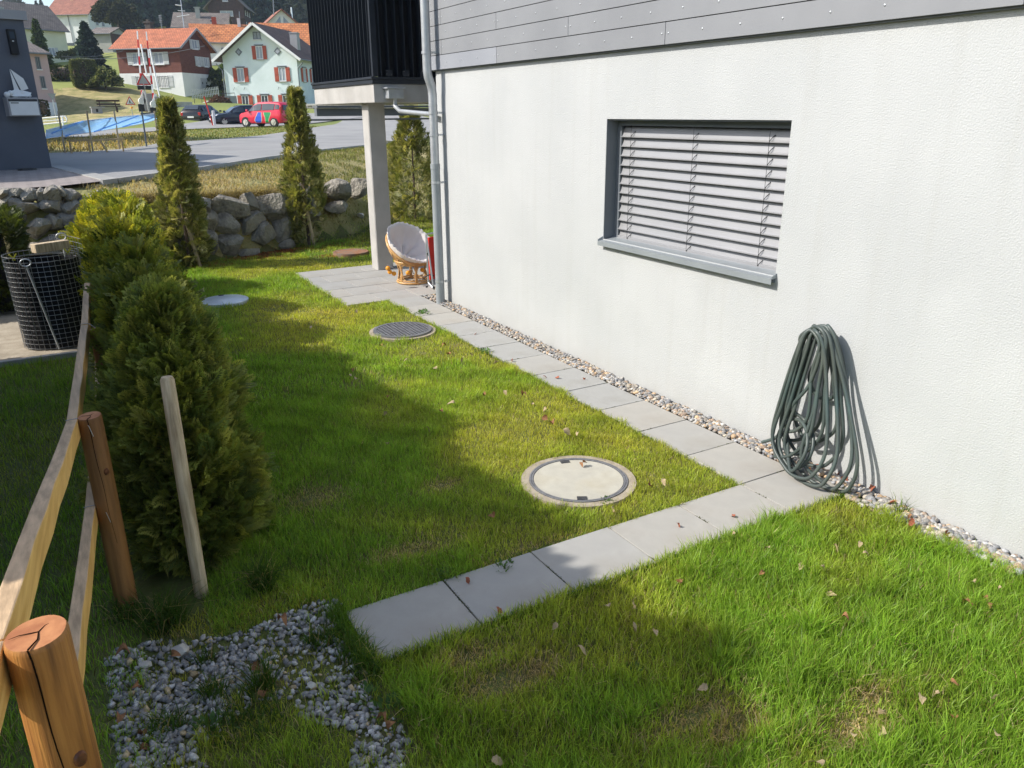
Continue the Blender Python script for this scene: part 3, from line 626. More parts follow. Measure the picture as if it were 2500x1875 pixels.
ct = obj('carport_beam', MB().box(0.28, 4.2, 11.2, 11.35, 2.17, 2.30).box(0.28, 4.2, 11.15, 11.4, 2.31, 2.345).box(0.28, 4.2, 11.6, 11.7, 2.09, 2.12), M['greymetal'], house)

# tap on the wall
tp = atX(1767*1.1302, 737*1.1302, -0.07)
tap = obj('tap', MB().tube([(0.0, tp.y, tp.z), (-0.075, tp.y, tp.z)], 0.012, 10).tube([(-0.03, tp.y, tp.z), (-0.05, tp.y, tp.z-0.03), (-0.05, tp.y, tp.z-0.07)], 0.010, 10)
          .tube([(-0.05, tp.y, tp.z-0.065), (-0.05, tp.y, tp.z-0.095)], 0.016, 10), M['chrome'], house, smooth=40)
hd = MB().tube([(-0.075, tp.y, tp.z), (-0.092, tp.y, tp.z)], 0.012, 10)
for q in range(5):
    a = 2*math.pi*q/5+math.pi/2
    hd.tube([(-0.085, tp.y, tp.z), (-0.085, tp.y+0.03*math.cos(a), tp.z+0.03*math.sin(a))], 0.0065, 8)
obj('handle', hd, M['chrome'], tap, smooth=40)
hk = MB().tube([(0, -0.07, 0.93), (-0.14, -0.07, 0.93), (-0.16, -0.07, 0.955)], 0.008, 8)
obj('hose_hook', hk, M['anthracite'], house)

# ------------------------------------------------------------ garden hose, one long tube in loops
def catmull(P, n=8):
    out = []; P = [P[0]]+P+[P[-1]]
    for i in range(1, len(P)-2):
        p0, p1, p2, p3 = [Vector(q) for q in P[i-1:i+3]]
        for k in range(n):
            t = k/n
            out.append(0.5*((2*p1)+(-p0+p2)*t+(2*p0-5*p1+4*p2-p3)*t*t+(-p0+3*p1-3*p2+p3)*t**3))
    out.append(Vector(P[-2])); return out
#        top(y,z,x)           right mid         bottom(y,z,x)        left mid
loops = [((-0.10, 0.985, -0.10), (-0.40, -0.09), (-0.40, 0.020, -0.22), (0.02, -0.20)),
         ((-0.09, 0.970, -0.13), (-0.33, -0.13), (-0.34, 0.028, -0.28), (0.05, -0.22)),
         ((-0.06, 0.960, -0.07), (-0.30, -0.06), (-0.22, 0.075, -0.13), (0.10, -0.10)),
         ((-0.05, 0.965, -0.12), (-0.20, -0.12), (-0.10, 0.130, -0.20), (0.12, -0.14)),
         ((-0.07, 0.975, -0.15), (-0.16, -0.16), (-0.02, 0.090, -0.25), (0.13, -0.20)),
         ((-0.04, 0.950, -0.09), (-0.25, -0.08), (-0.13, 0.200, -0.10), (0.07, -0.08)),
         ((-0.03, 0.945, -0.05), (-0.12, -0.05), (0.04, 0.150, -0.09), (0.15, -0.08)),
         ((-0.06, 0.955, -0.16), (-0.28, -0.17), (-0.26, 0.050, -0.30), (0.09, -0.24)),
         ((-0.02, 0.940, -0.14), (-0.08, -0.15), (0.00, 0.240, -0.17), (0.08, -0.15)),
         ((-0.08, 0.980, -0.11), (-0.43, -0.12), (-0.46, 0.018, -0.19), (-0.15, -0.24))]
P = [Vector((-0.05, tp.y, tp.z-0.08)), Vector((-0.055, tp.y+0.02, tp.z-0.16)), Vector((-0.06, tp.y+0.035, tp.z-0.27)), Vector((-0.05, tp.y-0.04, tp.z-0.36)),
     Vector((-0.035, tp.y-0.14, tp.z-0.33)), Vector((-0.035, tp.y-0.18, tp.z-0.15)), Vector((-0.05, tp.y-0.12, tp.z+0.03))]
for i, ((ty, tz, tx), (ry, rx), (by, bz, bx), (ly, lx)) in enumerate(loops):
    w = random.uniform
    P += [Vector((tx, ty, tz)), Vector((tx-0.005, ty-0.075, tz-0.075)), Vector(((tx+rx)/2, ty*0.4+ry*0.6-0.01, tz*0.62+bz*0.38)), Vector((rx*0.5+bx*0.5, ry*0.75+by*0.25-0.03, tz*0.25+bz*0.75)),
          Vector((bx*0.95, by*0.8+ry*0.2-0.01, bz+0.05)), Vector((bx, by+0.07, bz)), Vector((bx*0.8+lx*0.2, by*0.45+ly*0.55, bz+0.015)),
          Vector((lx, ly+0.01, bz+0.14)), Vector(((lx+tx)/2, ly*0.9, bz*0.5+tz*0.5-0.04)), Vector((tx*0.8+lx*0.2, ly*0.6+ty*0.4, tz-0.16)), Vector((tx, ty+0.07, tz-0.045))]
# last stretch: a flat coil leaning on the wall foot and the loose end on the pebbles
cc = Vector((-0.17, 0.0, 0.20))
P += [Vector((-0.12, -0.03, 0.96)), Vector((-0.14, -0.10, 0.82)), Vector((-0.15, -0.06, 0.60)), Vector((-0.16, 0.04, 0.42))]
for q in range(14):
    a = math.pi/2-q*math.pi/4.6
    P.append(cc+Vector((-0.07*math.sin(a+2.4)-q*0.004, -0.17*math.cos(a)*(1-q*0.01)-0.03, 0.15*math.sin(a)+0.0)))
P += [Vector((-0.12, 0.10, 0.22)), Vector((-0.10, 0.20, 0.13)), Vector((-0.10, 0.30, 0.065))]
pts = catmull(P, 7)
pts = [Vector((min(p.x, -0.014), p.y, max(p.z, 0.017))) for p in pts]
tag(obj('garden_hose', MB().tube(pts, 0.0118, 10), M['hose'], smooth=60), 'green grey garden hose hanging in many long loops from the wall tap', 'garden hose')

# ------------------------------------------------------------ pebbles along the wall
I1 = ico(1); I2 = ico(2)
def pebbles(name, n, xf, y0, y1, smin, smax, zf, flat=(0.45, 0.75), pal=None, T=I1, mt=None, smooth=True, dens=None):
    y = rng.uniform(y0, y1, n); u = rng.uniform(0, 1, n); lo, hi = xf(y); x = lo+(hi-lo)*u
    s = rng.uniform(smin, smax, n)**1.0
    S = np.stack([s*rng.uniform(0.9, 1.35, n), s*rng.uniform(0.7, 1.0, n), s*rng.uniform(*flat, n)], 1)
    P = np.stack([x, y, zf(x, y)+rng.uniform(-0.3, 0.55, n)*s], 1)
    d = np.stack([rng.normal(0, 0.3, n), rng.normal(0, 0.3, n), np.ones(n)], 1)
    Rm = frames(d, rng.uniform(0, 6.28, n))
    c = pal[rng.integers(0, len(pal), n)]*rng.uniform(0.75, 1.2, (n, 1))
    return scatter(name, T, P, Rm, S, c, mt or M['pebble'], smooth=smooth, kind='stuff')
pal = np.array([(0.30, 0.285, 0.26), (0.38, 0.35, 0.31), (0.24, 0.235, 0.23), (0.42, 0.37, 0.29), (0.36, 0.27, 0.20), (0.50, 0.47, 0.42), (0.28, 0.25, 0.21), (0.33, 0.33, 0.33), (0.20, 0.20, 0.205), (0.47, 0.33, 0.2)])
gxf = lambda y: (np.where(y > 0, XR+0.004, np.where(y > -0.43, -0.08, np.interp(y, [-3, -1.5, -1.0, -0.5], [-0.14, -0.13, -0.13, -0.19]))), np.full_like(y, -0.012))
pebbles('pebble_strip', 4200, gxf, -3.0, 5.9, 0.010, 0.021, lambda x, y: 0.004+0.012*sstep(-0.15, 0, x), pal=pal, T=I1)
pebbles('pebble_strip', 420, lambda y: (np.full_like(y, -0.2), np.full_like(y, -0.02)), -2.6, -0.45, 0.018, 0.028, lambda x, y: 0.008+0*x, pal=pal, T=I2)
pebbles('pebble_strip', 260, lambda y: (np.full_like(y, -0.12), np.full_like(y, -0.015)), -0.45, 3.0, 0.016, 0.024, lambda x, y: 0.012+0*x, pal=pal, T=I2)
tag(obj('gravel_bed', MB().box(-0.24, -0.001, -3.2, 0.0, -0.06, -0.012).box(XR, -0.001, 0.0, 5.95, -0.06, -0.012), M['joint']), kind='structure')

# crushed grey gravel at the fence
def stone_tmpl(seed):
    r = np.random.default_rng(seed); V, F = ico(1); V = V.copy()
    for _ in range(7):
        n = r.normal(size=3); n /= np.linalg.norm(n); d = r.uniform(0.45, 0.75)
        k = V@n; V = V-np.maximum(k-d, 0)[:, None]*n
    return V, F
gravpoly = lambda x, y: ((0.5*fnoise(x, y, 16, 4)+0.25*fnoise(x, y, 37, 9)) > -0.42) & ((x > -4.20) & (x < -3.22+0.25*np.minimum(y+0.5, 0.0)+0.05*np.sin(y*5)+0.03*np.sin(y*13)) & (y < 0.20-0.13*(x+4.0)+0.05*np.sin(x*9)) & (y > -2.1)
                         & ~(((x+3.70+0.04*np.sin(y*19))/0.27)**2+((y+0.92)/0.50)**2 < 1))
gp = np.array([(0.29, 0.28, 0.265), (0.38, 0.365, 0.34), (0.23, 0.225, 0.215), (0.50, 0.48, 0.45), (0.32, 0.30, 0.275), (0.50, 0.38, 0.22)])
for sdn in range(4):
    n = 3100; x = rng.uniform(-4.22, -2.95, n); y = rng.uniform(-2.1, 0.35, n); k = gravpoly(x, y) & (rng.uniform(size=n) < 0.25+0.9*np.clip(fnoise(x, y, 7, 31)*-1+0.75, 0, 1)); x, y = x[k], y[k]; n = len(x)
    s = 0.007+0.015*rng.uniform(0, 1, n)**1.6; S = np.stack([s*1.25, s*0.9, s*0.8], 1)
    P = np.stack([x, y, H(x, y)+0.006+rng.uniform(-0.2, 0.8, n)*s], 1)
    Rm = frames(rng.normal(size=(n, 3))*0.6+np.array([0, 0, 1]), rng.uniform(0, 6.28, n))
    ci = rng.integers(0, 40, n) % 6; ci[rng.uniform(size=n) < 0.7] = rng.integers(0, 5, 1)
    c = gp[np.where(rng.uniform(size=n) < 0.96, rng.integers(0, 5, n), 5)]*rng.uniform(0.7, 1.4, (n, 1))
    scatter('gravel', stone_tmpl(sdn), P, Rm, S, c, M['gravel'], kind='stuff')
for (px, py, r) in ((443, 1588, 0.045), (355, 1622, 0.028), (760, 1671, 0.024)):
    p = atz(px, py, 0.02); Vv, Ff = stone_tmpl(50+int(px)); me = MB().add([tuple(v*np.array([r*1.2, r, r*0.65])) for v in Vv], [tuple(f) for f in Ff])
    lab = {443: 'large pale cream stone at the top of the grey gravel', 355: 'small yellowish stone on the gravel near the fence', 760: 'pale beige stone in the middle of the grey gravel'}[px]
    tag(obj('stone', me, M['rockw'], loc=(p.x, p.y, 0.02), smooth=30), lab, 'stone')

# ------------------------------------------------------------ grass
def blades(name, x, y, h, w, lean, col, tipcol=None, zoff=0.0, curve=1.0, parent=None, zfn=None):
    n = len(x); z = (zfn or H)(x, y)+zoff
    th = rng.uniform(0, 6.283, n); l = lean*rng.uniform(0.1, 1.0, n)*h
    dx, dy = np.cos(th), np.sin(th); ph = rng.uniform(0, 6.283, n); sx, sy = np.cos(ph)*w/2, np.sin(ph)*w/2
    B = np.stack([x, y, z], 1); side = np.stack([sx, sy, np.zeros(n)], 1)
    mid = B+np.stack([dx*l*0.35*curve, dy*l*0.35*curve, h*0.58], 1); tip = B+np.stack([dx*l, dy*l, h*np.sqrt(np.clip(1-(l/h)**2*0.5, 0.2, 1))], 1)
    V = np.stack([B-side, B+side, mid-side*0.8, mid+side*0.8, tip], 1).reshape(-1, 3)
    f = np.array([[0, 1, 3], [0, 3, 2], [2, 3, 4]]); F = (f[None]+(np.arange(n)*5)[:, None, None]).reshape(-1, 3)
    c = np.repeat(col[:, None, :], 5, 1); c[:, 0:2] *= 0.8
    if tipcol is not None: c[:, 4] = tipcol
    return npmesh(name, V, F, M['grass'], c.reshape(-1, 3), parent, kind='stuff')
holes = [(-1.45, 0.57, 0.37), (-1.02, 4.49, 0.36), (-2.38, 6.96, 0.29), (0.12, 9.45, 0.30)]
def lawn_mask(x, y, e=0.0):
    k = np.ones(len(x), bool)
    k &= ~((x > XR-WP+e) & (y > -0.43+e) & (y < 6)) & ~((x > XR-WP-5*WF+0.01+e) & (y > -0.43+e) & (y < 0-e))
    k &= ~((x > -1.13+e) & (y > 5.96+e) & (y < 8.36-e)) & ~((x > -0.015) & (y < 5.9))
    k &= ~((y <= -0.43) & (x > np.interp(y, [-3, -1.5, -1.0, -0.5], [-0.16, -0.16, -0.15, -0.22])))
    for a, b_, r in holes: k &= (x-a)**2+(y-b_)**2 > (r-e)**2
    return k
def patch(x, y): return 0.5+0.5*fnoise(x, y, 3.1, 5)*0.7+0.3*fnoise(x, y, 9.0, 8)*0.5
STRAW = [(atz(q_[0], q_[1]).x, atz(q_[0], q_[1]).y, q_[2], q_[3]) for q_ in ((1298, 1640, 0.11, 0.05), (1210, 1665, 0.12, 0.06), (1700, 1745, 0.16, 0.05), (1790, 1775, 0.12, 0.05), (2080, 1770, 0.14, 0.06), (2120, 1700, 0.08, 0.04), (760, 1215, 0.14, 0.1), (1150, 1600, 0.1, 0.05), (1320, 1340, 0.2, 0.05), (1000, 1340, 0.15, 0.06), (1080, 1180, 0.08, 0.05))]
def lawn(name, n, x0, x1, y0, y1, h0, extra=None, w=0.0036, dark=0.0, lush_shade=None, jitter=None):
    x = rng.uniform(x0, x1, n); y = rng.uniform(y0, y1, n)
    k = lawn_mask(x, y, 0.018)
    if extra is not None: k &= extra(x, y)
    p = patch(x, y); p2 = 0.5+0.5*fnoise(x, y, 1.3, 12)
    k &= rng.uniform(size=n) < 0.5+0.75*p
    x, y, p, p2 = x[k], y[k], p[k], p2[k]; n = len(x)
    st = np.zeros(n)
    for a, b_, ra, rb in STRAW: st = np.maximum(st, np.exp(-(((x-a)/(1.5*ra))**2+((y-b_)/(1.5*rb))**2)*1.0))
    lush_shade_f = np.clip(0.25+0.9*p2+(p-0.5)*0.8, 0, 1)*(1-0.8*st)
    if lush_shade is not None: lush_shade_f = np.clip(lush_shade_f+lush_shade(x, y), 0, 1)
    clump = np.clip(fnoise(x, y, 13.0, 21)*1.2+0.1, 0, 1)**2
    h = h0*(0.5+0.7*lush_shade_f)*rng.uniform(0.55, 1.35, n)*(1-0.5*st)*(1+0.75*clump)
    yel = np.array([0.62, 0.56, 0.10]); gr = np.array([0.27, 0.44, 0.06]); straw = np.array([0.62, 0.50, 0.29]); brn = np.array([0.22, 0.17, 0.07])
    c = yel*(1-lush_shade_f[:, None])+gr*lush_shade_f[:, None]
    q = rng.uniform(size=n); isd = q < (0.06+0.14*(1-lush_shade_f)+0.75*st)
    c = np.where(isd[:, None], straw*rng.uniform(0.6, 1.1, (n, 1)), c)
    c = np.where((q > 0.965)[:, None], brn, c)*rng.uniform(0.5, 1.3, (n, 1))*(0.82+0.36*np.clip(patch(x*2.3, y*2.3), 0, 1))[:, None]
    lean = np.where(isd, 1.25, 0.75)
    h = np.where(isd, h*0.8, h)
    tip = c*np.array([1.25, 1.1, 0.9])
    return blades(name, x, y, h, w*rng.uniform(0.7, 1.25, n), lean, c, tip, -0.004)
lu_front = lambda x, y: 0.45*sstep(-1.0, -1.5, y)*(x > -2.0)+0.10
ungrav = lambda x, y: ~gravpoly(x, y) | (rng.uniform(size=len(x)) < 0.10+0.22*(fnoise(x, y, 7, 31) > 0.25))
lawn('lawn_grass', 30000, -4.15, -3.15, -2.3, 0.35, 0.055, lambda x, y: ungrav(x, y) & ~((x < -4.0) & (y > 0)), 0.0034, lush_shade=lambda x, y: -0.15+0*x)
lawn('lawn_grass', 150000, -3.2, -0.1, -2.6, -0.40, 0.068, ungrav, 0.0040, lush_shade=lu_front)
lawn('lawn_grass', 190000, -3.75, -0.55, -0.02, 3.0, 0.045, ungrav, 0.0036, lush_shade=lambda x, y: 0.75*sstep(-1.7, -2.9, x)-0.15)  # towards the hedge the shade is painted in as darker, greener grass
lawn('lawn_grass', 170000, -3.75, -0.55, 3.0, 10.1, 0.045, lambda x, y: y < yr(x), 0.0055, lush_shade=lambda x, y: 0.6*sstep(-1.9, -2.8, x)-0.08)  # same darker green painted into the shaded strip by the hedge
lawn('lawn_grass', 45000, -0.6, 3.2, 8.3, 13.0, 0.05, lambda x, y: y < yr(x)+0.2, 0.007, lush_shade=lambda x, y: 0.1+0*x)
lawn('lawn_grass', 60000, -5.6, -4.04, -2.2, 5.35, 0.045, None, 0.0042, lush_shade=lambda x, y: 0.35+0*x)
# longer blades leaning over the path edges
def edge(name, n, fx, fy, h, off):
    t = rng.uniform(0, 1, n); x = fx(t)+rng.normal(0, off, n); y = fy(t)+rng.normal(0, off, n)
    c = np.array([0.10, 0.19, 0.02])*rng.uniform(0.6, 1.3, (n, 1)); return blades(name, x, y, h*rng.uniform(0.4, 1.2, n), np.full(n, 0.0035), np.full(n, 1.0), c, c*1.15)
edge('edge_grass', 2600, lambda t: -3.2+3.05*t, lambda t: -0.445+0*t, 0.065, 0.012)
edge('edge_grass', 1200, lambda t: XR-WP-0.012+0*t, lambda t: 6*t, 0.045, 0.008)
edge('edge_grass', 900, lambda t: -3.2+2.6*t, lambda t: 0.012+0*t, 0.035, 0.008)
edge('edge_grass', 900, lambda t: -3.23+0*t, lambda t: -0.45+0.5*t, 0.10, 0.02)
edge('edge_grass', 300, lambda t: -0.2+0.06*t, lambda t: -0.45-0.4*t, 0.06, 0.015)
n = 2600; jt = rng.integers(0, 16, n); t_ = rng.uniform(0, 1, n)
x = np.where(jt < 11, XR-WP*t_, XR-WP-WF*(jt-11)); y = np.where(jt < 11, 0.5*jt, -0.43*t_); k = fnoise(x, y, 11, 3) > 0.15; x, y = x[k]+rng.normal(0, 0.004, k.sum()), y[k]+rng.normal(0, 0.004, k.sum()); n = len(x)
c = np.array([0.10, 0.12, 0.04])*rng.uniform(0.4, 1.2, (n, 1)); blades('joint_moss', x, y, rng.uniform(0.003, 0.010, n), np.full(n, 0.004), np.full(n, 1.5), c, c, 0.020)
# weeds and tufts
def tuft(label, x, y, n, h, r, col, cat='grass tuft', dry=0.15, group=None):
    a = rng.uniform(0, 6.28, n); rr = r*np.sqrt(rng.uniform(0, 1, n)); X = x+rr*np.cos(a); Y = y+rr*np.sin(a)
    c = np.where((rng.uniform(size=n) < dry)[:, None], np.array([0.40, 0.31, 0.15]), np.array(col))*rng.uniform(0.65, 1.3, (n, 1))
    o = blades('grass_tuft', X, Y, h*rng.uniform(0.5, 1.15, n), np.full(n, 0.005), np.full(n, 1.25), c, c*1.2, -0.005)
    del o['kind']; return tag(o, label, cat, group)
for (px, py, n, h, r, lab) in ((400, 1520, 420, 0.19, 0.09, 'large dark green grass tuft at the foot of the stake'),
                               (310, 1500, 160, 0.13, 0.08, 'grass tuft between the fence post and the stake'),
                               (640, 1430, 240, 0.20, 0.06, 'tall fine grass tuft in shade right of the stake'),
                               (500, 1610, 70, 0.08, 0.04, 'small tuft growing through the upper gravel'),
                               (520, 1700, 130, 0.11, 0.05, 'dark tuft in the middle of the gravel'),
                               (415, 1790, 150, 0.10, 0.06, 'tuft low in the gravel beside the near fence post'),
                               (640, 1670, 110, 0.17, 0.05, 'light green spiky tuft in the gravel'),
                               (600, 1770, 300, 0.10, 0.16, 'broad weedy tuft on the gravel patch'),
                               (780, 1560, 160, 0.10, 0.07, 'tuft at the left end of the paved path'),
                               (870, 1600, 200, 0.11, 0.08, 'dense tuft over the corner of the end slab'),
                               (900, 1640, 140, 0.10, 0.07, 'tuft between the gravel and the lawn below the end slab'),
                               (2195, 1255, 40, 0.16, 0.03, 'thin upright tuft at the pebbles right of the hose'),
                               (1115, 1410, 24, 0.05, 0.015, 'tiny tuft in the first slab joint')):
    p = atz(px, py, 0.0); tuft(lab, p.x, p.y, n, h, r, (0.07, 0.135, 0.02) if py > 1300 else (0.12, 0.19, 0.03), dry=0.12)

for (px, py, s_, lab) in ((1085, 1405, 0.05, 'flat dark weed rosette at the upper end of the first slab joint'), (1230, 1385, 0.045, 'small green weed at the lawn edge above the second slab'), (1480, 1225, 0.04, 'small clover plant beside the round concrete lid'),
                         (1440, 735, 0.07, 'leafy weed spreading onto the path near the iron grating'), (1030, 765, 0.08, 'leafy weed at the path edge nearest the patio'), (955, 1735, 0.07, 'broad leaved weed at the lawn edge of the gravel'),
                         (900, 1700, 0.05, 'low clover patch under the end slab'), (520, 1790, 0.06, 'clover patch with tiny white flowers in the gravel'), (1550, 1640, 0.04, 'flat weed rosette in the shaded near lawn')):
    if px == 1440: px, py = 1180, 860
    p = atz(px, py, 0.0); nn_ = 46; a = rng.uniform(0, 6.28, nn_); d = np.stack([np.cos(a), np.sin(a), rng.uniform(0.25, 1.4, nn_)], 1)
    c = np.array([0.10, 0.19, 0.05])*rng.uniform(0.6, 1.3, (nn_, 1)); rr_ = s_*rng.uniform(0, 1.2, nn_)
    LQ = (np.array([[0, 0, 0], [.3, 0.05, .45], [0, 0.12, 1.0], [-.3, 0.05, .45], [0, -0.02, .5]]), np.array([[0, 1, 4], [1, 2, 4], [2, 3, 4], [3, 0, 4]]))
    w_ = scatter('weed', LQ, np.stack([p.x+rr_*np.cos(a), p.y+rr_*np.sin(a), H(np.full(nn_, p.x), np.full(nn_, p.y))+0.02+0.01*rng.uniform(size=nn_)], 1), frames(d, np.zeros(nn_)), s_*0.5*rng.uniform(0.6, 1.2, nn_), c, M['grass'])
    tag(w_, lab, 'weed')
# dry bank above the rocks
n = 75000; x = rng.uniform(-4.6, 6.5, n); y = rng.uniform(9.5, 24, n)
k = (y > yr(x)+0.18-1.4*sstep(0.15, 1.3, x)) & (y < ye(x)-0.03) & ~((x < -3.3) & (y < 10.9)); x, y = x[k], y[k]; n = len(x)
gmix = np.clip(0.42+0.5*fnoise(x, y, 0.8, 3)+0.35*(x-0.2), 0.05, 0.85)
isg = rng.uniform(size=n) < gmix
c = np.where(isg[:, None], np.array([0.24, 0.26, 0.05]), np.array([0.54, 0.41, 0.22]))*rng.uniform(0.25, 1.2, (n, 1))
blades('bank_grass', x, y, rng.uniform(0.04, 0.11, n)*(1+0.5*fnoise(x, y, 4, 2)), np.full(n, 0.011), np.full(n, 1.6), c, c*1.15, 0.0)
# straw hanging over the rocks
n = 9000; x = rng.uniform(-3.4, 0.6, n); y = yr(x)+rng.uniform(0.25, 0.6, n)
c = np.array([0.42, 0.33, 0.17])*rng.uniform(0.4, 1.1, (n, 1)); blades('bank_grass', x, y, rng.uniform(0.08, 0.2, n), np.full(n, 0.008), np.full(n, 1.9), c, c)
# verge across the drive
n = 26000; x = rng.uniform(-4, 13, n); y = rng.uniform(22, 60, n); k = (y > yf(x)+0.05) & (y < ysn(x)-0.2); x, y = x[k], y[k]; n = len(x)
isg = rng.uniform(size=n) < np.clip(0.25+0.22*x, 0.08, 0.8)
c = np.where(isg[:, None], np.array([0.15, 0.18, 0.035]), np.array([0.42, 0.31, 0.15]))*rng.uniform(0.55, 1.2, (n, 1))
blades('verge_grass', x, y, rng.uniform(0.06, 0.2, n)*np.where(x < 0.5, 1.0, 0.4), np.full(n, 0.03), np.full(n, 1.4), c, c*1.1)
# needles and bark litter under the shrubs
n = 5200; cen = [(-2.4, 9.65, 0.33), (-1.3, 10.05, 0.30), (-0.1, 10.6, 0.4), (0.12, 9.5, 0.22), (-0.7, 10.35, 0.3), (-0.22, -0.15, 0.0)]
ci = rng.integers(0, 5, n); cc_ = np.array(cen)[ci]; x = cc_[:, 0]+rng.normal(0, 1, n)*cc_[:, 2]; y = cc_[:, 1]+rng.normal(0, 0.4, n)*cc_[:, 2]
k = y < yr(x)+0.2; x, y, ci = x[k], y[k], ci[k]; n = len(x)
c = np.array([0.40, 0.135, 0.045])*rng.uniform(0.4, 1.3, (n, 1)); blades('needle_litter', x, y, rng.uniform(0.01, 0.035, n), np.full(n, 0.012), np.full(n, 3.0), c, c, 0.015)

# ------------------------------------------------------------ fallen leaves
def leaf_mesh(seed, pointed):
    r = random.Random(seed); mb = MB(); n = 7; L = 1.0
    for i in range(n+1):
        t = i/n; w = (math.sin(math.pi*t**(0.8)))*0.33*(1+(0.35 if pointed and i % 2 else 0)); zc = 0.42*math.sin(t*3.4+seed)
        for s in (-1, 0, 1): mb.v.append((t-0.5, s*w, zc+abs(s)*w*(0.55+0.6*math.sin(seed*3+t*5+s))))
    for i in range(n):
        for j in (0, 1):
            a = i*3+j; mb.f.append((a, a+1, a+4, a+3)); mb.m.append(0)
    return mb
lv = [(leaf_mesh(i, i % 2), [M['leafdry'], M['leafpale'], M['leafred']][i % 3]) for i in range(9)]
lvm = []
for i, (mb, mt_) in enumerate(lv):
    me = bpy.data.meshes.new('fallen_leaf'); me.from_pydata(mb.v, [], mb.f); me.materials.append(mt_); smooth_mesh(me, 60); lvm.append(me)
LANDM = [(-1.45, 0.95, 'just behind the round concrete lid'), (-1.0, 0.45, 'right of the round concrete lid'), (-1.9, 0.3, 'left of the round concrete lid'), (-1.0, 4.2, 'beside the iron grating'),
         (-0.7, 1.6, 'along the path, level with the window'), (-1.4, 2.2, 'mid lawn before the shuttered window'), (-0.9, 3.0, 'between grating and window'), (-2.0, 5.5, 'towards the white plastic lid'),
         (-0.6, 6.6, 'at the patio'), (-0.3, -0.9, 'near the right pebble edge'), (-1.1, -0.7, 'below the middle of the cross path'), (-2.0, -0.7, 'below the left half of the cross path'),
         (-1.4, -1.5, 'in the longer grass at the bottom'), (-0.7, -1.4, 'in the grass at the lower right'), (-2.2, -1.5, 'by the bleached grass patch'), (-0.1, 0.0, 'under the hanging hose'), (-0.1, -0.5, 'where the path meets the wall'),
         (-0.1, 2.5, 'below the shuttered window'), (-0.1, 4.5, 'near the downpipe'), (-3.9, -0.1, 'near the foot of the stake'), (-3.7, -0.5, 'beside the weedy tuft'), (-3.3, -0.6, 'by the lawn edge of the gravel'), (-4.0, -0.9, 'behind the near fence post'), (-2.8, -0.2, 'on the end slab')]
def leaf(px, py, s, kind, label, group, z=0.03, plane=None):
    p = atz(px, py, z); o = bpy.data.objects.new('fallen_leaf', lvm[kind]); COL.objects.link(o)
    o.location = p; o.scale = (s, s, s); o.rotation_euler = (R(random.uniform(-35, 35)), R(random.uniform(-35, 35)), random.uniform(0, 6.28))
    
    tone = {0: 'tan', 3: 'tan ragged', 6: 'tan', 1: 'bleached', 4: 'bleached', 7: 'bleached ragged', 2: 'rust red', 5: 'rust red ragged', 8: 'rust red'}[kind]
    best = min(LANDM, key=lambda q: (q[0]-p.x)**2+(q[1]-p.y)**2)
    size = 'large' if s > 0.052 else ('small' if s < 0.04 else 'middling')
    tag(o, size+' '+tone+' leaf '+label+' '+best[2], 'leaf', group); return o
L1 = [(855, 915), (870, 925), (860, 905), (1080, 1005), (1100, 985), (1085, 845), (1130, 880), (1150, 868), (1095, 860), (1185, 965), (1280, 965), (1235, 960), (1330, 1020), (1350, 1035), (1385, 1055), (1330, 1000),
      (1300, 985), (940, 1010), (945, 1085), (1045, 1050), (945, 970), (1200, 1255), (1590, 1180), (1622, 1178), (1495, 1245), (760, 800), (870, 760), (930, 840), (1210, 885), (1060, 900), (990, 880), (1410, 1060)]
for (x, y) in L1: leaf(x, y, random.uniform(0.035, 0.06), random.choice([0, 1, 1, 3, 4]), 'on the lawn', 'dry leaves on the lawn behind the cross path', 0.035)
L2 = [(1955, 1385), (2010, 1390), (1870, 1340), (2040, 1340), (2115, 1355), (2030, 1450), (2370, 1425), (2440, 1440), (2405, 1465), (2425, 1482), (2365, 1475), (2330, 1670), (2285, 1700), (2250, 1710), (2430, 1700),
      (1985, 1495), (2060, 1515), (1660, 1415), (1545, 1480), (1550, 1530), (1600, 1545), (1355, 1530), (1420, 1590), (1715, 1680), (2085, 1795), (2150, 1740), (2155, 1790), (2330, 1745), (2430, 1790), (1990, 1865),
      (1790, 1310), (2100, 1330), (1860, 1400), (1215, 1860), (1480, 1480)]
for (x, y) in L2: leaf(x, y, random.uniform(0.03, 0.05), random.choice([0, 1, 1, 3, 4, 7]), 'on the lawn', 'dry leaves in the near lawn', 0.045)
for (x, y) in [(1655, 1283), (1790, 1258), (1218, 1492), (1145, 1420), (1100, 812), (1160, 815), (1330, 920), (1425, 925), (1250, 880), (1360, 922)]:
    leaf(x, y, random.uniform(0.028, 0.04), random.choice([2, 5]), 'on a paving slab', 'red leaves on the slabs', 0.012)
for (x, y) in [(1975, 1150), (2050, 1155), (2060, 1170), (2120, 1180), (2130, 1195), (2215, 1262), (2225, 1275), (1995, 1140), (2090, 1145), (2175, 1225), (1240, 800), (1380, 855), (1415, 885), (1170, 760), (2310, 1300), (2320, 1306)]:
    leaf(x, y, random.uniform(0.035, 0.06), random.choice([0, 2, 3, 5]), 'on the wall pebbles', 'leaves on the pebble strip', 0.035)
for (x, y) in [(300, 1600), (330, 1680), (290, 1760), (345, 1800), (430, 1600), (620, 1625), (955, 1770), (640, 1690), (355, 1830), (930, 1760), (690, 1520)]:
    leaf(x, y, random.uniform(0.04, 0.07), random.choice([0, 2, 3, 6]), 'on the grey gravel', 'leaves on the gravel', 0.04)
leaf(1428, 1135, 0.055, 0, 'folded on the lid itself,', None, 0.026)
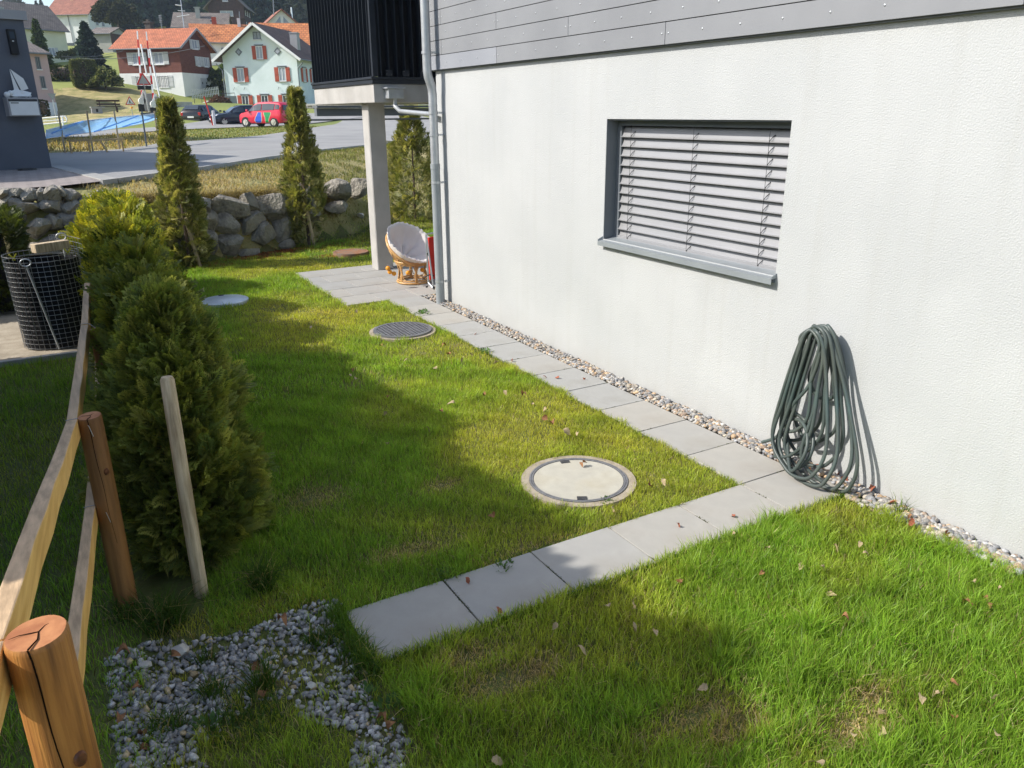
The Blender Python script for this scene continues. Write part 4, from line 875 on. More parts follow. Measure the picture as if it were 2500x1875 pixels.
# ------------------------------------------------------------ manholes
def ring(mb, c, r0, r1, z0, z1, n=48, mi=0):
    mb.lathe([(r1, z0), (r1, z1), (r0, z1), (r0, z0)], n, c, mi)
mh = thing('manhole', 'round pale concrete manhole cover with grey ring in front of the cross path', 'manhole cover', (-1.45, 0.57, 0))
mb = MB(); ring(mb, (0, 0, 0), 0.315, 0.366, -0.05, 0.010)
o_ = obj('rim', mb, M['lidrim'], mh)
mb = MB()
for a, b_ in ((0.303, 0.314), (0.290, 0.300)): ring(mb, (0, 0, 0), a, b_, -0.03, 0.016)
ring(mb, (0, 0, 0), 0.286, 0.314, -0.03, 0.010); obj('frame_ring', mb, M['ironlight'], mh)
obj('lid', MB().lathe([(0.285, -0.02), (0.285, 0.013), (0.0001, 0.015)], 48), M['lid'], mh)
for a, s in ((R(75), 1), (R(240), 1)):
    mb = MB().bar((0.245*math.cos(a), 0.245*math.sin(a), 0.0145), (0.285*math.cos(a), 0.285*math.sin(a), 0.0145), 0.06, 0.006)
    obj('lifting_slot', mb, M['iron'], mh)
mh = thing('manhole', 'round iron grating cover beside the path near the patio', 'manhole cover', (-1.02, 4.49, 0))
mb = MB(); ring(mb, (0, 0, 0), 0.315, 0.355, -0.05, 0.012); obj('rim', mb, M['lidrim'], mh)
mb = MB(); ring(mb, (0, 0, 0), 0.28, 0.312, -0.03, 0.03)
for i in range(-6, 7):
    v = i*0.042; h = math.sqrt(max(0.282**2-v*v, 0)); mb.bar((v, -h, 0.018), (v, h, 0.018), 0.015, 0.02); mb.bar((-h, v, 0.0155), (h, v, 0.0155), 0.016, 0.02)
obj('grating', mb, M['ironlight'], mh); obj('shaft', MB().lathe([(0.281, 0.0), (0.281, -0.10), (0.0001, -0.10)], 32), M['black'], mh)
mh = thing('manhole', 'round bluish white plastic lid in the lawn beside the hedge', 'manhole cover', (-2.38, 6.96, 0))
obj('lid', MB().lathe([(0.285, -0.01), (0.285, 0.030), (0.27, 0.036), (0.0001, 0.042)], 40), M['whitelid'], mh, smooth=40)
mb = MB(); mb.bar((-0.03, 0.23, 0.042), (0.03, 0.23, 0.042), 0.02, 0.01); obj('lifting_slot', mb, M['iron'], mh)
mh = thing('manhole', 'rusty round grating littered with brown leaves behind the patio', 'manhole cover', (0.12, 9.45, 0))
mb = MB(); ring(mb, (0, 0, 0), 0.24, 0.29, -0.03, 0.05)
for i in range(-8, 9):
    v = i*0.030; h = math.sqrt(max(0.25**2-v*v, 0)); mb.bar((v, -h, 0.04), (v, h, 0.04), 0.014, 0.02)
obj('grating', mb, M['rustiron'], mh); obj('shaft', MB().lathe([(0.241, 0.02), (0.241, -0.06), (0.0001, -0.06)], 32), M['black'], mh)
obj('ground_disc', MB().lathe([(0.29, -0.03), (0.0001, -0.02)], 24), M['iron'], mh)

# ------------------------------------------------------------ foliage templates
def spray_tmpl(L=1.0, n=7, w=0.5, kw=1.0):
    """flat thuja spray: stem with paired scale twigs"""
    V, F = [], []
    def leafq(p, d, l, wd):
        o = len(V); s = Vector((-d.y, d.x, 0))*wd
        V.extend([p, p+d*l*0.5+s, p+d*l, p+d*l*0.5-s]); F.extend([(o, o+1, o+2), (o, o+2, o+3)])
    for i in range(n):
        t = (i+0.5)/n; p = Vector((0.04*math.sin(i), 0, t*L)); p = Vector((p.x, t*L, 0))
        l = w*(1-t*0.75)*L
        for sgn in (-1, 1):
            d = Vector((sgn*0.75, 0.75, 0)).normalized(); leafq(p, d, l, 0.045*kw)
            if l > 0.2:
                q = p+d*l*0.45; leafq(q, Vector((sgn*0.25, 1, 0)).normalized(), l*0.55, 0.036*kw)
    leafq(Vector((0, 0.1, 0)), Vector((0, 1, 0)), 0.95, 0.03)
    Vn = np.array([[v.x, v.z+0.10*(v.x**2)*2-0.18*v.y*v.y, v.y] for v in V])   # local z = growth direction
    return Vn, np.array(F)
SPR = spray_tmpl()
SPF = spray_tmpl(1.0, 9, 0.62, 0.66)
SPC = spray_tmpl(0.75, 4, 0.95)
def thuja(name, label, cat, base, height, rx, ry, n, size, cols, prof=None, stems=True, group=None, thin=0.0, seed=0, gaps=None, up=0.55, trunk_or_core=True, T=None):
    T = T or SPR
    t = thing(name, label, cat, base, 0, group); r = np.random.default_rng(seed+11)
    prof = prof or (lambda u: np.clip(np.sin(np.pi*np.clip(u*0.80+0.17, 0, 1))**0.75, 0, 1))
    u = r.uniform(0.0, 1.0, n)**0.9; th = r.uniform(0, 6.283, n)
    bump = 1+0.18*np.sin(3*th+9*u+seed)+0.15*np.sin(5*th-14*u+seed*2)+0.12*np.sin(23*u+2*th)+0.10*(r.uniform(size=n) > 0.93)
    rad = prof(u)*bump; fr = r.uniform(0.45, 1.0, n)**0.5
    X = rad*fr*rx*np.cos(th); Y = rad*fr*ry*np.sin(th); Z = u*height*0.97
    if gaps is not None:
        k = gaps(u, th, r.uniform(size=n)); X, Y, Z, th, fr, u = X[k], Y[k], Z[k], th[k], fr[k], u[k]; n = len(X)
    d = np.stack([np.cos(th)*1.0, np.sin(th)*1.0, up+0.9*u+r.uniform(-0.3, 0.5, n)], 1)+r.normal(0, 0.35, (n, 3))
    S = size*r.uniform(0.6, 1.25, n)
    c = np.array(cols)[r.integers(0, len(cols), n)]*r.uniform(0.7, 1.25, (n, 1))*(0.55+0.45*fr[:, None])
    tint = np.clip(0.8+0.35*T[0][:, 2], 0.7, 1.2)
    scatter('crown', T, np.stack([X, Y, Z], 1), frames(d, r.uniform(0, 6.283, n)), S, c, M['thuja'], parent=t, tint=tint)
    if trunk_or_core:
        mb = MB(); mb.tube([(0, 0, -0.05), (0.01, 0.01, height*0.4), (0, 0, height*0.9)], [0.03, 0.022, 0.006], 8)
        for q in range(16):
            a = q*2.4; z0 = height*(0.08+0.05*q); rr = 0.75*float(prof(np.array(z0/height)))
            mb.tube([(0, 0, z0), (rr*rx*0.6*math.cos(a), rr*ry*0.6*math.sin(a), z0+0.08), (rr*rx*math.cos(a), rr*ry*math.sin(a), z0+0.2)], [0.009, 0.006, 0.002], 5)
        obj('trunk_or_core', mb, M['bark'], t)
    return t
dkg = [(0.08, 0.11, 0.025), (0.10, 0.13, 0.028), (0.12, 0.145, 0.03), (0.07, 0.09, 0.022)]
sunlit_gr = [(0.42, 0.38, 0.04), (0.30, 0.30, 0.035), (0.22, 0.25, 0.03), (0.36, 0.33, 0.04), (0.18, 0.21, 0.03)]  # second palette has sunlight put into its colour, for the far hedge shrubs
full = lambda u: np.clip(1-(np.abs(u-0.35)/0.66)**2.6, 0.05, 1)**0.6
peak = lambda u: np.clip(1-(np.abs(u-0.28)/0.74)**1.7, 0.03, 1)**0.75
HG = 'thuja shrubs in the hedge along the fence'
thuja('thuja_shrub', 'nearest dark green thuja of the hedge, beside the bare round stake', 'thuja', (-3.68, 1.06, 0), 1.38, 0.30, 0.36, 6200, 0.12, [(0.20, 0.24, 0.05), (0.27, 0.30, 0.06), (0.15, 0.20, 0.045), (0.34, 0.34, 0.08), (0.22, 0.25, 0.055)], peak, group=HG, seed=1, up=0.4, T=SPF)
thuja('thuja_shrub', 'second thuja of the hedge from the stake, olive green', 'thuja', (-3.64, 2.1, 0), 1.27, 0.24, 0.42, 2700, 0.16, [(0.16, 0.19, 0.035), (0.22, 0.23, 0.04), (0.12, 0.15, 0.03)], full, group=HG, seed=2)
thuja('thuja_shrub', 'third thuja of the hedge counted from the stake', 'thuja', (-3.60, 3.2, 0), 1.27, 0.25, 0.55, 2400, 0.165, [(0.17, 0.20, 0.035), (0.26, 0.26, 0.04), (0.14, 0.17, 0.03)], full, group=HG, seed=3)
thuja('thuja_shrub', 'fourth thuja of the hedge, sunlight coloured into its yellow green tips', 'thuja', (-3.55, 4.4, 0), 1.30, 0.27, 0.55, 2000, 0.17, sunlit_gr+dkg[:1], full, group=HG, seed=4)
thuja('thuja_shrub', 'fifth thuja of the hedge, yellow green painted as if sunlit, beside the white lid', 'thuja', (-3.46, 5.6, 0), 1.32, 0.28, 0.6, 1900, 0.17, sunlit_gr, full, group=HG, seed=5)
thuja('thuja_shrub', 'sixth thuja of the hedge, yellow green painted as if sunlit', 'thuja', (-3.40, 6.9, 0), 1.28, 0.29, 0.6, 1800, 0.17, sunlit_gr, full, group=HG, seed=6)
thuja('thuja_shrub', 'last thuja of the hedge, standing before the rock wall', 'thuja', (-3.42, 8.2, 0), 1.2, 0.42, 0.6, 1700, 0.17, sunlit_gr, full, group=HG, seed=7)
colp = lambda u: np.clip(0.30+0.75*np.sin(np.pi*np.clip(u*0.95+0.12, 0, 1)), 0, 1)*(1-0.75*np.clip(u-0.30, 0, 1))
colg = [(0.24, 0.25, 0.075), (0.32, 0.31, 0.10), (0.15, 0.17, 0.045), (0.42, 0.38, 0.15)]
t1 = thuja('columnar_thuja', 'tall narrow thuja with pale lower branches before the rock wall', 'thuja', (-2.36, 9.72, 0), 2.42, 0.27, 0.27, 2800, 0.16, colg, colp, seed=21,up=0.35, T=SPC, gaps=lambda u, th, q: q < 0.85+0.5*np.sin(9*u+2*th))
t2 = thuja('columnar_thuja', 'tall slim thuja with bare lower stem between rocks and concrete column', 'thuja', (-0.2, 10.75, 0), 2.62, 0.29, 0.29, 3000, 0.155, colg, colp, seed=22,up=0.35, T=SPC,
           gaps=lambda u, th, q: ~((u < 0.22) & (np.cos(th-3.3) < 0.75) & (q < 0.8)) & (q < 0.85+0.5*np.sin(8*u+3*th)))
t3 = thuja('columnar_thuja', 'sparse thuja seen between the concrete column and the downpipe', 'thuja', (2.7, 12.7, Hs(2.7, 12.7)), 2.3, 0.55, 0.5, 1500, 0.2, colg, colp, seed=23,up=0.35, T=SPC,
           gaps=lambda u, th, q: (q < 0.75))
# dark clipped hedge of the neighbour
thd = thing('hedge', 'dark clipped conifer hedge at the left edge behind the wire compost bin', 'hedge', (-5.3, 8.2, 0))
n = 7000; x = rng.uniform(-1.6, 0.78, n); y = rng.uniform(-0.5, 0.5, n); z = rng.uniform(0, 1.08, n)
fs = rng.integers(0, 4, n); y = np.where(fs == 0, -0.5, y); z = np.where(fs == 1, 1.05, z); x = np.where(fs == 2, 0.78, x)
d = np.stack([np.where(fs == 2, 1, 0)+rng.normal(0, 0.4, n), np.where(fs == 0, -1, 0)+rng.normal(0, 0.4, n), np.where(fs == 1, 1.4, 0.5)+rng.normal(0, 0.3, n)], 1)
c = np.array(dkg)[rng.integers(0, 4, n)]*rng.uniform(0.5, 1.1, (n, 1))
scatter('crown', SPR, np.stack([x, y, z], 1)+rng.normal(0, 0.03, (n, 3)), frames(d, rng.uniform(0, 6.28, n)), 0.10*rng.uniform(0.7, 1.3, n), c, M['thuja'], parent=thd)
obj('trunk_or_core', MB().box(-1.5, 0.66, -0.38, 0.38, 0, 0.9), M['black'], thd)  # black box paints the dark depth inside the hedge, not a stem
# unseen hedge added beyond the left edge, top shaped to throw the lawn shadow
tall = thing('shade_hedge', 'tall dense unseen hedge added outside the left edge to shade the fence and the near lawn', 'hedge', (0, 0, 0))
topf = lerp_pts([(-1.2, 1.9), (-0.9, 2.5), (-0.5, 3.05), (-0.2, 3.3), (0.05, 3.42), (0.27, 3.64), (0.5, 3.45), (1.0, 3.36), (1.3, 3.35), (1.55, 3.58), (1.8, 3.5), (2.6, 3.42), (3.0, 3.5), (3.24, 3.72), (3.5, 3.66), (4.1, 3.55), (4.9, 3.43), (5.5, 3.4), (5.8, 3.1), (6.0, 2.2)])
mb = MB(); yy_ = np.linspace(-1.2, 6.0, 60)
for y in yy_:
    t_ = float(topf(y))-0.10; mb.v += [(-6.5, y, 0), (-6.08, y, 0), (-6.06, y, t_*0.6), (-6.12, y, t_), (-6.4, y, t_)]
for i in range(59):
    for j in range(5): mb.f.append((i*5+j, i*5+(j+1) % 5, (i+1)*5+(j+1) % 5, (i+1)*5+j)); mb.m.append(0)
mb.f += [(0, 1, 2, 3, 4), tuple(59*5+j for j in range(5))]; mb.m += [0, 0]
obj('shadow_core', mb, M['bark'], tall)  # solid core added so the hedge throws a dense shadow
n = 15000; y = rng.uniform(-1.25, 6.05, n); tf = topf(y); u = rng.uniform(0, 1, n); onTop = rng.uniform(size=n) < 0.35
z = np.where(onTop, tf-0.06+rng.uniform(-0.08, 0.07, n), u*tf); x = np.where(onTop, rng.uniform(-6.5, -6.0, n), np.where(rng.uniform(size=n) < 0.6, -6.03, -6.55)+rng.normal(0, 0.03, n))
LT0 = (np.array([[-.5, 0, 0], [.5, 0, 0], [0, .35, .5], [0, -.35, .5], [0, 0, 1.0]]), np.array([[0, 1, 4], [2, 3, 4], [0, 2, 1], [1, 3, 0]]))
c = np.array(dkg)[rng.integers(0, 4, n)]*rng.uniform(0.6, 1.2, (n, 1))
scatter('crown', LT0, np.stack([x, y, z], 1), frames(rng.normal(size=(n, 3))+np.array([0.5, 0, 0.6]), rng.uniform(0, 6.28, n)), 0.10*rng.uniform(0.6, 1.3, n), c, M['thuja'], parent=tall)

# stakes
st = tag(obj('stake', MB().tube([(0, 0, -0.1), (0.0, 0.0, 0.5), (0.003, 0.02, 1.10), (0.003, 0.021, 1.115)], [0.034, 0.033, 0.031, 0.024], 16), M['wood_stake'], loc=(-3.745, 0.52, 0), smooth=50), 'weathered round wooden stake standing before the nearest hedge thuja', 'stake')
for (x, y, h, lab) in ((-2.22, 9.62, 0.75, 'thin wooden stake tied to the thuja before the rock wall'), (-0.13, 10.6, 0.85, 'thin slanting stake tied to the slim thuja')):
    tag(obj('stake', MB().tube([(0, 0, -0.1), (-0.12, 0.03, h)], [0.03, 0.028], 10), M['wood_stake'], loc=(x, y, 0), smooth=50), lab, 'stake')

# ------------------------------------------------------------ timber fence
fence = thing('timber_fence', 'low timber fence of round stained posts and two pale rails left of the hedge', 'fence', (0, 0, 0))
posts = [((-4.215, -1.66), 1.352, 0.053), ((-4.072, 0.60), 0.975, 0.050), ((-3.935, 2.42), 0.93, 0.05), ((-3.84, 4.2), 0.90, 0.05), ((-4.33, -3.4), 1.5, 0.06)]
for pi_, ((x, y), z, r) in enumerate(posts):
    mb = MB(); n = 28; zb = Hs(x, y)-0.15
    for (k_, zz) in ((1.0, zb), (1.0, zb+(z-zb)*0.3), (1.01, zb+(z-zb)*0.6), (0.985, z-0.012), (0.955, z-0.003), (0.92, z)):
        for j in range(n):
            a = 2*math.pi*j/n; rr_ = r*k_*(1+0.012*math.sin(3*a+zz*4)+0.006*math.sin(7*a))
            mb.v.append((rr_*math.cos(a), rr_*math.sin(a), zz+(0.003*math.sin(a+1) if zz > z-0.02 else 0)))
    for i in range(5):
        for j in range(n): mb.f.append((i*n+j, i*n+(j+1) % n, (i+1)*n+(j+1) % n, (i+1)*n+j)); mb.m.append(0)
    mb.f.append(tuple(5*n+j for j in range(n))); mb.m.append(1)
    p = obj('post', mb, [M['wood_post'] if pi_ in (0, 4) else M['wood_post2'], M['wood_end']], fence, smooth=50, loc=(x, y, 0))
    a0 = R(-104); cr = MB(); zz = [z+0.001]+[z-0.02-0.04*q for q in range(16)]
    pt_ = [(1.0*r*math.cos(a0+0.03*math.sin(q*0.9)+0.025*q), 1.0*r*math.sin(a0+0.03*math.sin(q*0.9)+0.025*q), v) for q, v in enumerate(zz)]
    cr.tube(pt_, [0.0017-0.00006*q for q in range(17)], 5)
    cr.tube([(r*0.95*math.cos(a0), r*0.95*math.sin(a0), z+0.001), (r*0.45*math.cos(a0+0.35), r*0.45*math.sin(a0+0.35), z+0.001), (0.004, 0.0, z+0.001), (r*0.4*math.cos(a0+2.6), r*0.4*math.sin(a0+2.6), z+0.001), (r*0.85*math.cos(a0+2.4), r*0.85*math.sin(a0+2.4), z+0.001)], [0.0018, 0.0013, 0.001, 0.001, 0.0004], 5)
    cr.tube([(0.004, 0, z+0.001), (r*0.5*math.cos(a0-1.5), r*0.5*math.sin(a0-1.5), z+0.001), (r*0.8*math.cos(a0-1.35), r*0.8*math.sin(a0-1.35), z+0.001)], [0.001, 0.0008, 0.0003], 5)
    obj('crack', cr, M['crack'], p)
    kn = MB(); ak = R(-62); zk = z-0.26
    nk = Vector((math.cos(ak), math.sin(ak), 0)); tk = Vector((-math.sin(ak), math.cos(ak), 0)); ck = nk*(r*0.985)+Vector((0, 0, zk))
    for rr_, of in ((0.016, 0.0), (0.013, 0.006), (0.006, 0.0075)):
        for q in range(12):
            a = 2*math.pi*q/12; kn.v.append(tuple(ck+tk*rr_*0.8*math.cos(a)+Vector((0, 0, rr_*1.1*math.sin(a)))+nk*of))
    for i in range(2):
        for q in range(12): kn.f.append((i*12+q, i*12+(q+1) % 12, (i+1)*12+(q+1) % 12, (i+1)*12+q)); kn.m.append(0)
    kn.f.append(tuple(24+q for q in range(12))); kn.m.append(0)
    obj('knot', kn, M['knot'], p, smooth=40)
def rail(p, q, w=0.042, h=0.085):
    p = Vector(p); q = Vector(q); d = (q-p).normalized(); a = d.cross(Vector((0, 0, 1))).normalized(); L = (q-p).length
    mb = MB(); K = 8
    for i in range(K+1):
        t = i/K; c = p.lerp(q, t); wob = 0.003*math.sin(t*9+p.y)
        tw = 0.0025*math.sin(t*21)
        mb.v += [tuple(c-a*(w/2)+Vector((0, 0, -h/2+wob))), tuple(c+a*(w/2+tw)+Vector((0, 0, -h/2+wob))), tuple(c+a*(w/2+tw)+Vector((0, 0, h/2+wob))), tuple(c-a*w/2+Vector((0, 0, h/2+wob)))]
    for i in range(K):
        o = i*4
        for j in range(4):
            mb.f.append((o+j, o+(j+1) % 4, o+4+(j+1) % 4, o+4+j)); mb.m.append(1 if j == 2 else 0)
    mb.f.append((0, 1, 2, 3)); mb.m.append(0); mb.f.append((K*4+3, K*4+2, K*4+1, K*4)); mb.m.append(0)
    return obj('rail', mb, [M['wood_rail'], M['wood_railtop']], fence, bevel=0.004)
off = 0.075
top = [(-4.29, -1.62, 1.295), (-4.142, 0.60, 0.925), (-4.005, 2.42, 0.925), (-3.91, 4.2, 0.87)]
low = [(-4.29, -1.62, 0.80), (-4.142, 0.60, 0.50), (-4.005, 2.42, 0.42), (-3.91, 4.2, 0.40)]
for pts_ in (top, low):
    for a, b_ in zip(pts_[:-1], pts_[1:]):
        A_, B_ = Vector(a), Vector(b_); d = (B_-A_).normalized(); rail(A_+d*0.003, B_-d*0.003)
    A_ = Vector(pts_[0]); rail(A_+Vector((-0.1, -1.8, 0.22)), A_-Vector((0.0, 0.004, 0)))
for (x, y, z) in ((-4.142, 0.6, 0.925), (-4.005, 2.42, 0.925), (-4.142, 0.6, 0.5)):
    mb = MB().tube([(x-0.025, y+0.0, z+0.046), (x+0.025, y+0.0, z+0.047), (x+0.06, y-0.05, z+0.02), (x+0.07, y-0.055, z-0.03)], 0.0015, 6); obj('tie_wire', mb, M['wire'], fence)

# ------------------------------------------------------------ compost bin of wire mesh
cb = thing('compost_bin', 'round wire mesh compost bin lined with black fleece', 'compost bin', (-4.20, 5.95, 0))
hb = 0.93; rx_, ry_ = 0.335, 0.29
def ell(a, z, k=1.0): return (rx_*k*math.cos(a)-0.03*z, ry_*k*math.sin(a), z)
mb = MB(); NS = 28
for i in range(20):
    z = 0.02+i*0.048; mb.tube([ell(2*math.pi*j/NS, z) for j in range(NS)], 0.0026, 4, closed=True)
obj('hoop_wires', mb, M['wire'], cb)
mb = MB()
for j in range(40): a = 2*math.pi*j/40; mb.tube([ell(a, 0), ell(a, hb+0.01)], 0.0022, 4)
obj('upright_wires', mb, M['wire'], cb)
o_ = MB(); n = 36
for i in range(9):
    z = 0.01+i*0.108
    for j in range(n):
        a = 2*math.pi*j/n; k = 0.955+0.02*math.sin(7*a+i)+0.012*math.sin(13*a-i*2); o_.v.append(ell(a, z, k))
for i in range(8):
    for j in range(n): o_.f.append((i*n+j, i*n+(j+1) % n, (i+1)*n+(j+1) % n, (i+1)*n+j)); o_.m.append(0)
obj('liner', o_, M['fleece'], cb, smooth=60)
obj('fill', MB().lathe([(0.27, 0.8), (0.0001, 0.83)], 20, (-0.02, 0, 0), 0, 1, 0.9), M['fleece'], cb)
mb = MB(); z1 = 1.06
cx_, cy_ = 0.33, 0.12
def ep(t, z): return (0.10+0.27*t-0.02*z, 0.33-0.50*t*t, z)
for i in range(22): mb.tube([ep(j/9, 0.03+i*0.049) for j in range(10)], 0.0022, 4)
for j in range(13): mb.tube([ep(j/12, 0.03), ep(j/12, z1)], 0.0022, 4)
tag(obj('mesh_panel', mb, M['wire'], loc=(-4.21, 5.97, 0)), 'curved wire mesh panel standing up behind the compost bin', 'wire mesh')
wb = obj('wood_block', MB().box(-0.17, 0.17, -0.045, 0.045, 0, 0.085), M['wood_stake'], loc=(-4.13, 5.93, hb+0.02), bevel=0.004)
wb.rotation_euler = (0, 0, R(28)); tag(wb, 'short squared wooden beam laid across the compost bin', 'wood block')
for (x, y, z0, z1, lab) in ((-4.36, 5.64, 0.02, 0.86, 'long steel ground peg with loop handle leaning on the compost bin'), (-4.02, 6.12, 0.85, 1.02, 'steel peg with open loop behind the wooden beam')):
    mb = MB(); lx = 0.13 if z0 < 0.5 else 0.0
    mb.tube([(x+lx, y-0.02, z0), (x, y, z1)], 0.009, 8)
    mb.tube([(x+0.045*math.sin(a)*1.0-0.002, y, z1+0.035-0.035*math.cos(a)) for a in [2*math.pi*q/16 for q in range(17)]], 0.006, 8)
    tag(obj('ground_peg', mb, M['galv'], smooth=50), lab, 'steel peg')
for (x, y, lab) in ((-4.46, 5.83, 'yellow clip on the rim of the compost bin, beyond the peg handle'), (-3.99, 5.94, 'yellow clip on the rim of the compost bin, beside the wood block')):
    tag(obj('clip', MB().bar((x-0.03, y, hb+0.03), (x+0.01, y, hb-0.03), 0.012, 0.012).bar((x+0.03, y, hb+0.03), (x-0.01, y, hb-0.03), 0.012, 0.012), M['yellow']), lab, 'clip')
tag(obj('sand_patch', MB().box(-6.5, -4.0, 5.45, 9.5, -0.05, 0.0), M['sand']), kind='structure')
tag(obj('edging_kerb', MB().box(-6.5, -3.98, 5.38, 5.44, -0.05, 0.03), M['concrete'], bevel=0.005), kind='structure')

# ------------------------------------------------------------ rock retaining wall
rw = thing('rock_wall', 'retaining wall of large rough grey boulders below the grass bank', 'rock wall', (0, 0, 0))
Ib = ico(3)
def rock(px, py, w, h, seed, dark=False, dy=0.0, par=None, mt_=None):
    X0 = atY(px, py, 10.2); y = float(yr(X0.x))+0.05
    p = atY(px, py, y); y = float(yr(p.x))+0.02+0.30*max(p.z, 0)+dy; p = atY(px, py, y)
    dep = (p-CAM).dot(fw); W, Hh = w*dep/FPX*0.52, h*dep/FPX*0.54
    r = np.random.default_rng(seed); V = Ib[0].copy()
    for _ in range(13):
        n_ = r.normal(size=3); n_ /= np.linalg.norm(n_); dd = r.uniform(0.48, 0.78); V = V-np.maximum(V@n_-dd, 0)[:, None]*n_
    V = V/np.abs(V).max(0)
    V = V*np.array([1, 1, 1])
    nn = np.array([mnoise.fractal(Vector(v)*1.6+Vector((seed, 0, 0)), 1.0, 2.0, 4) for v in V]); V = V*(1+0.05*nn)[:, None]
    V = V*np.array([W, max(0.22, W*0.75), Hh]); a = r.uniform(-0.2, 0.2)
    Rz = np.array([[math.cos(a), -math.sin(a), 0], [math.sin(a), math.cos(a), 0], [0, 0, 1]]); V = V@Rz.T
    o = npmesh('rock', V, Ib[1], mt_ or M['rock'], smooth=True, parent=par or rw); o.location = (p.x, p.y+max(0.22, W*0.75)*0.55, p.z)
    try: o.data.set_sharp_from_angle(angle=R(16))
    except Exception: pass
    return o
RL = [(555, 505, 96, 54), (660, 507, 94, 66), (552, 550, 66, 46), (612, 548, 64, 46), (563, 596, 78, 56), (641, 577, 80, 54), (611, 498, 40, 44), (716, 505, 42, 46), (712, 530, 40, 34),
      (831, 470, 68, 54), (885, 459, 48, 44), (826, 508, 60, 26), (500, 540, 60, 60), (500, 590, 60, 60), (478, 500, 60, 60), (690, 560, 50, 60), (745, 480, 60, 60), (760, 520, 60, 40), (700, 600, 40, 30), (600, 620, 60, 26),
      (7, 474, 30, 30), (34, 472, 40, 26), (66, 482, 54, 34), (98, 476, 30, 30), (128, 478, 52, 38), (146, 470, 24, 24), (172, 480, 46, 30), (14, 496, 38, 30), (70, 508, 44, 24), (50, 500, 50, 30), (128, 508, 52, 36),
      (177, 505, 48, 40), (219, 504, 40, 34), (129, 543, 34, 44), (190, 545, 98, 56), (168, 592, 106, 60), (226, 530, 34, 30), (30, 530, 60, 40), (90, 560, 60, 50), (240, 480, 40, 24), (352, 552, 70, 56), (400, 555, 60, 60),
      (300, 560, 60, 60), (350, 600, 80, 50), (250, 590, 60, 60), (430, 520, 50, 50), (440, 580, 60, 60), (260, 530, 50, 46), (100, 620, 90, 50), (200, 650, 90, 50)]
for i, (px, py, w, h) in enumerate(RL): rock(px, py, w*1.24, h*1.22, 100+i)
p = atz(885, 530, 0.35)
o_ = rock(885, 527, 18, 14, 77, par=rw, mt_=M['rockw'])

# ------------------------------------------------------------ papasan chair, garland, folded deck chair
ch = thing('papasan_chair', 'round rattan papasan chair with cream tufted cushion on the patio', 'chair', (0.12, 6.82, 0.005))
mb = MB()
def circ(r, z, n=28, c=(0, 0)): return [(c[0]+r*math.cos(2*math.pi*j/n), c[1]+r*math.sin(2*math.pi*j/n), z) for j in range(n)]
mb.tube(circ(0.225, 0.016), 0.015, 8, closed=True); mb.tube(circ(0.215, 0.045), 0.010, 8, closed=True); mb.tube(circ(0.245, 0.30), 0.016, 8, closed=True); mb.tube(circ(0.235, 0.275), 0.010, 8, closed=True)
obj('base', mb, M['rattan'], ch, smooth=50)
for q in range(6):
    a = 2*math.pi*q/6+0.3
    lg = MB()
    for da, s in ((-0.05, 1), (0.05, 1)):
        lg.tube([(0.222*math.cos(a+da), 0.222*math.sin(a+da), 0.03), (0.205*math.cos(a+da*0.6), 0.205*math.sin(a+da*0.6), 0.15), (0.238*math.cos(a+da), 0.238*math.sin(a+da), 0.29)], 0.011, 7)
    for sg in (-1, 1):
        lg.tube([(0.22*math.cos(a+sg*0.38), 0.22*math.sin(a+sg*0.38), 0.05), (0.212*math.cos(a+sg*0.16), 0.212*math.sin(a+sg*0.16), 0.075), (0.208*math.cos(a+sg*0.08), 0.208*math.sin(a+sg*0.08), 0.14)], 0.006, 6)
        lg.tube([(0.238*math.cos(a+sg*0.36), 0.238*math.sin(a+sg*0.36), 0.265), (0.222*math.cos(a+sg*0.14), 0.222*math.sin(a+sg*0.14), 0.25), (0.212*math.cos(a+sg*0.08), 0.212*math.sin(a+sg*0.08), 0.19)], 0.006, 6)
    obj('leg', lg, M['rattan'], ch, smooth=50)
tilt = Matrix.Rotation(R(40), 4, Vector((0.93, 0.37, 0)).normalized())     # bowl tips towards the path and the camera
def bowlp(r, depth, a): v = tilt @ Vector((r*math.cos(a), r*math.sin(a), -depth)); return v+Vector((-0.03, 0.04, 0.475))
RB = 0.335
def dep(r): return 0.27*(1-(r/RB)**2)
mb = MB()
mb.tube([bowlp(RB, 0.0, 2*math.pi*j/36) for j in range(36)], 0.016, 8, closed=True)
mb.tube([bowlp(RB-0.012, 0.028, 2*math.pi*j/36) for j in range(36)], 0.010, 8, closed=True)
for r_ in (0.30, 0.26, 0.21, 0.15): mb.tube([bowlp(r_, dep(r_)*0.95, 2*math.pi*j/30) for j in range(30)], 0.007, 6, closed=True)
for q in range(16): a = 2*math.pi*q/16; mb.tube([bowlp(r_, dep(r_), a) for r_ in (RB, 0.29, 0.24, 0.18, 0.10)], 0.007, 6)
obj('bowl', mb, M['rattan'], ch, smooth=50)
nr, na = 16, 72; mb = MB()
for i in range(nr+1):
    r_ = (RB+0.035)*i/nr
    for j in range(na):
        a = 2*math.pi*j/na; t = i/nr
        puff = 0.055*abs(math.sin(4*a+0.3))**0.5*math.sin(math.pi*min(1, t*1.1))+0.012*math.sin(31*a)*t**3
        inner = 0.02*(1-abs(math.sin(4*a+0.3)))**3
        rim = 0.085*math.exp(-((t-0.88)/0.14)**2)
        d_ = dep(r_*0.97)*0.86-0.03-puff-rim+0.012*math.exp(-((t-0.45)/0.07)**2)
        mb.v.append(tuple(bowlp(r_*(1+0.02*math.sin(8*a)), d_, a)))
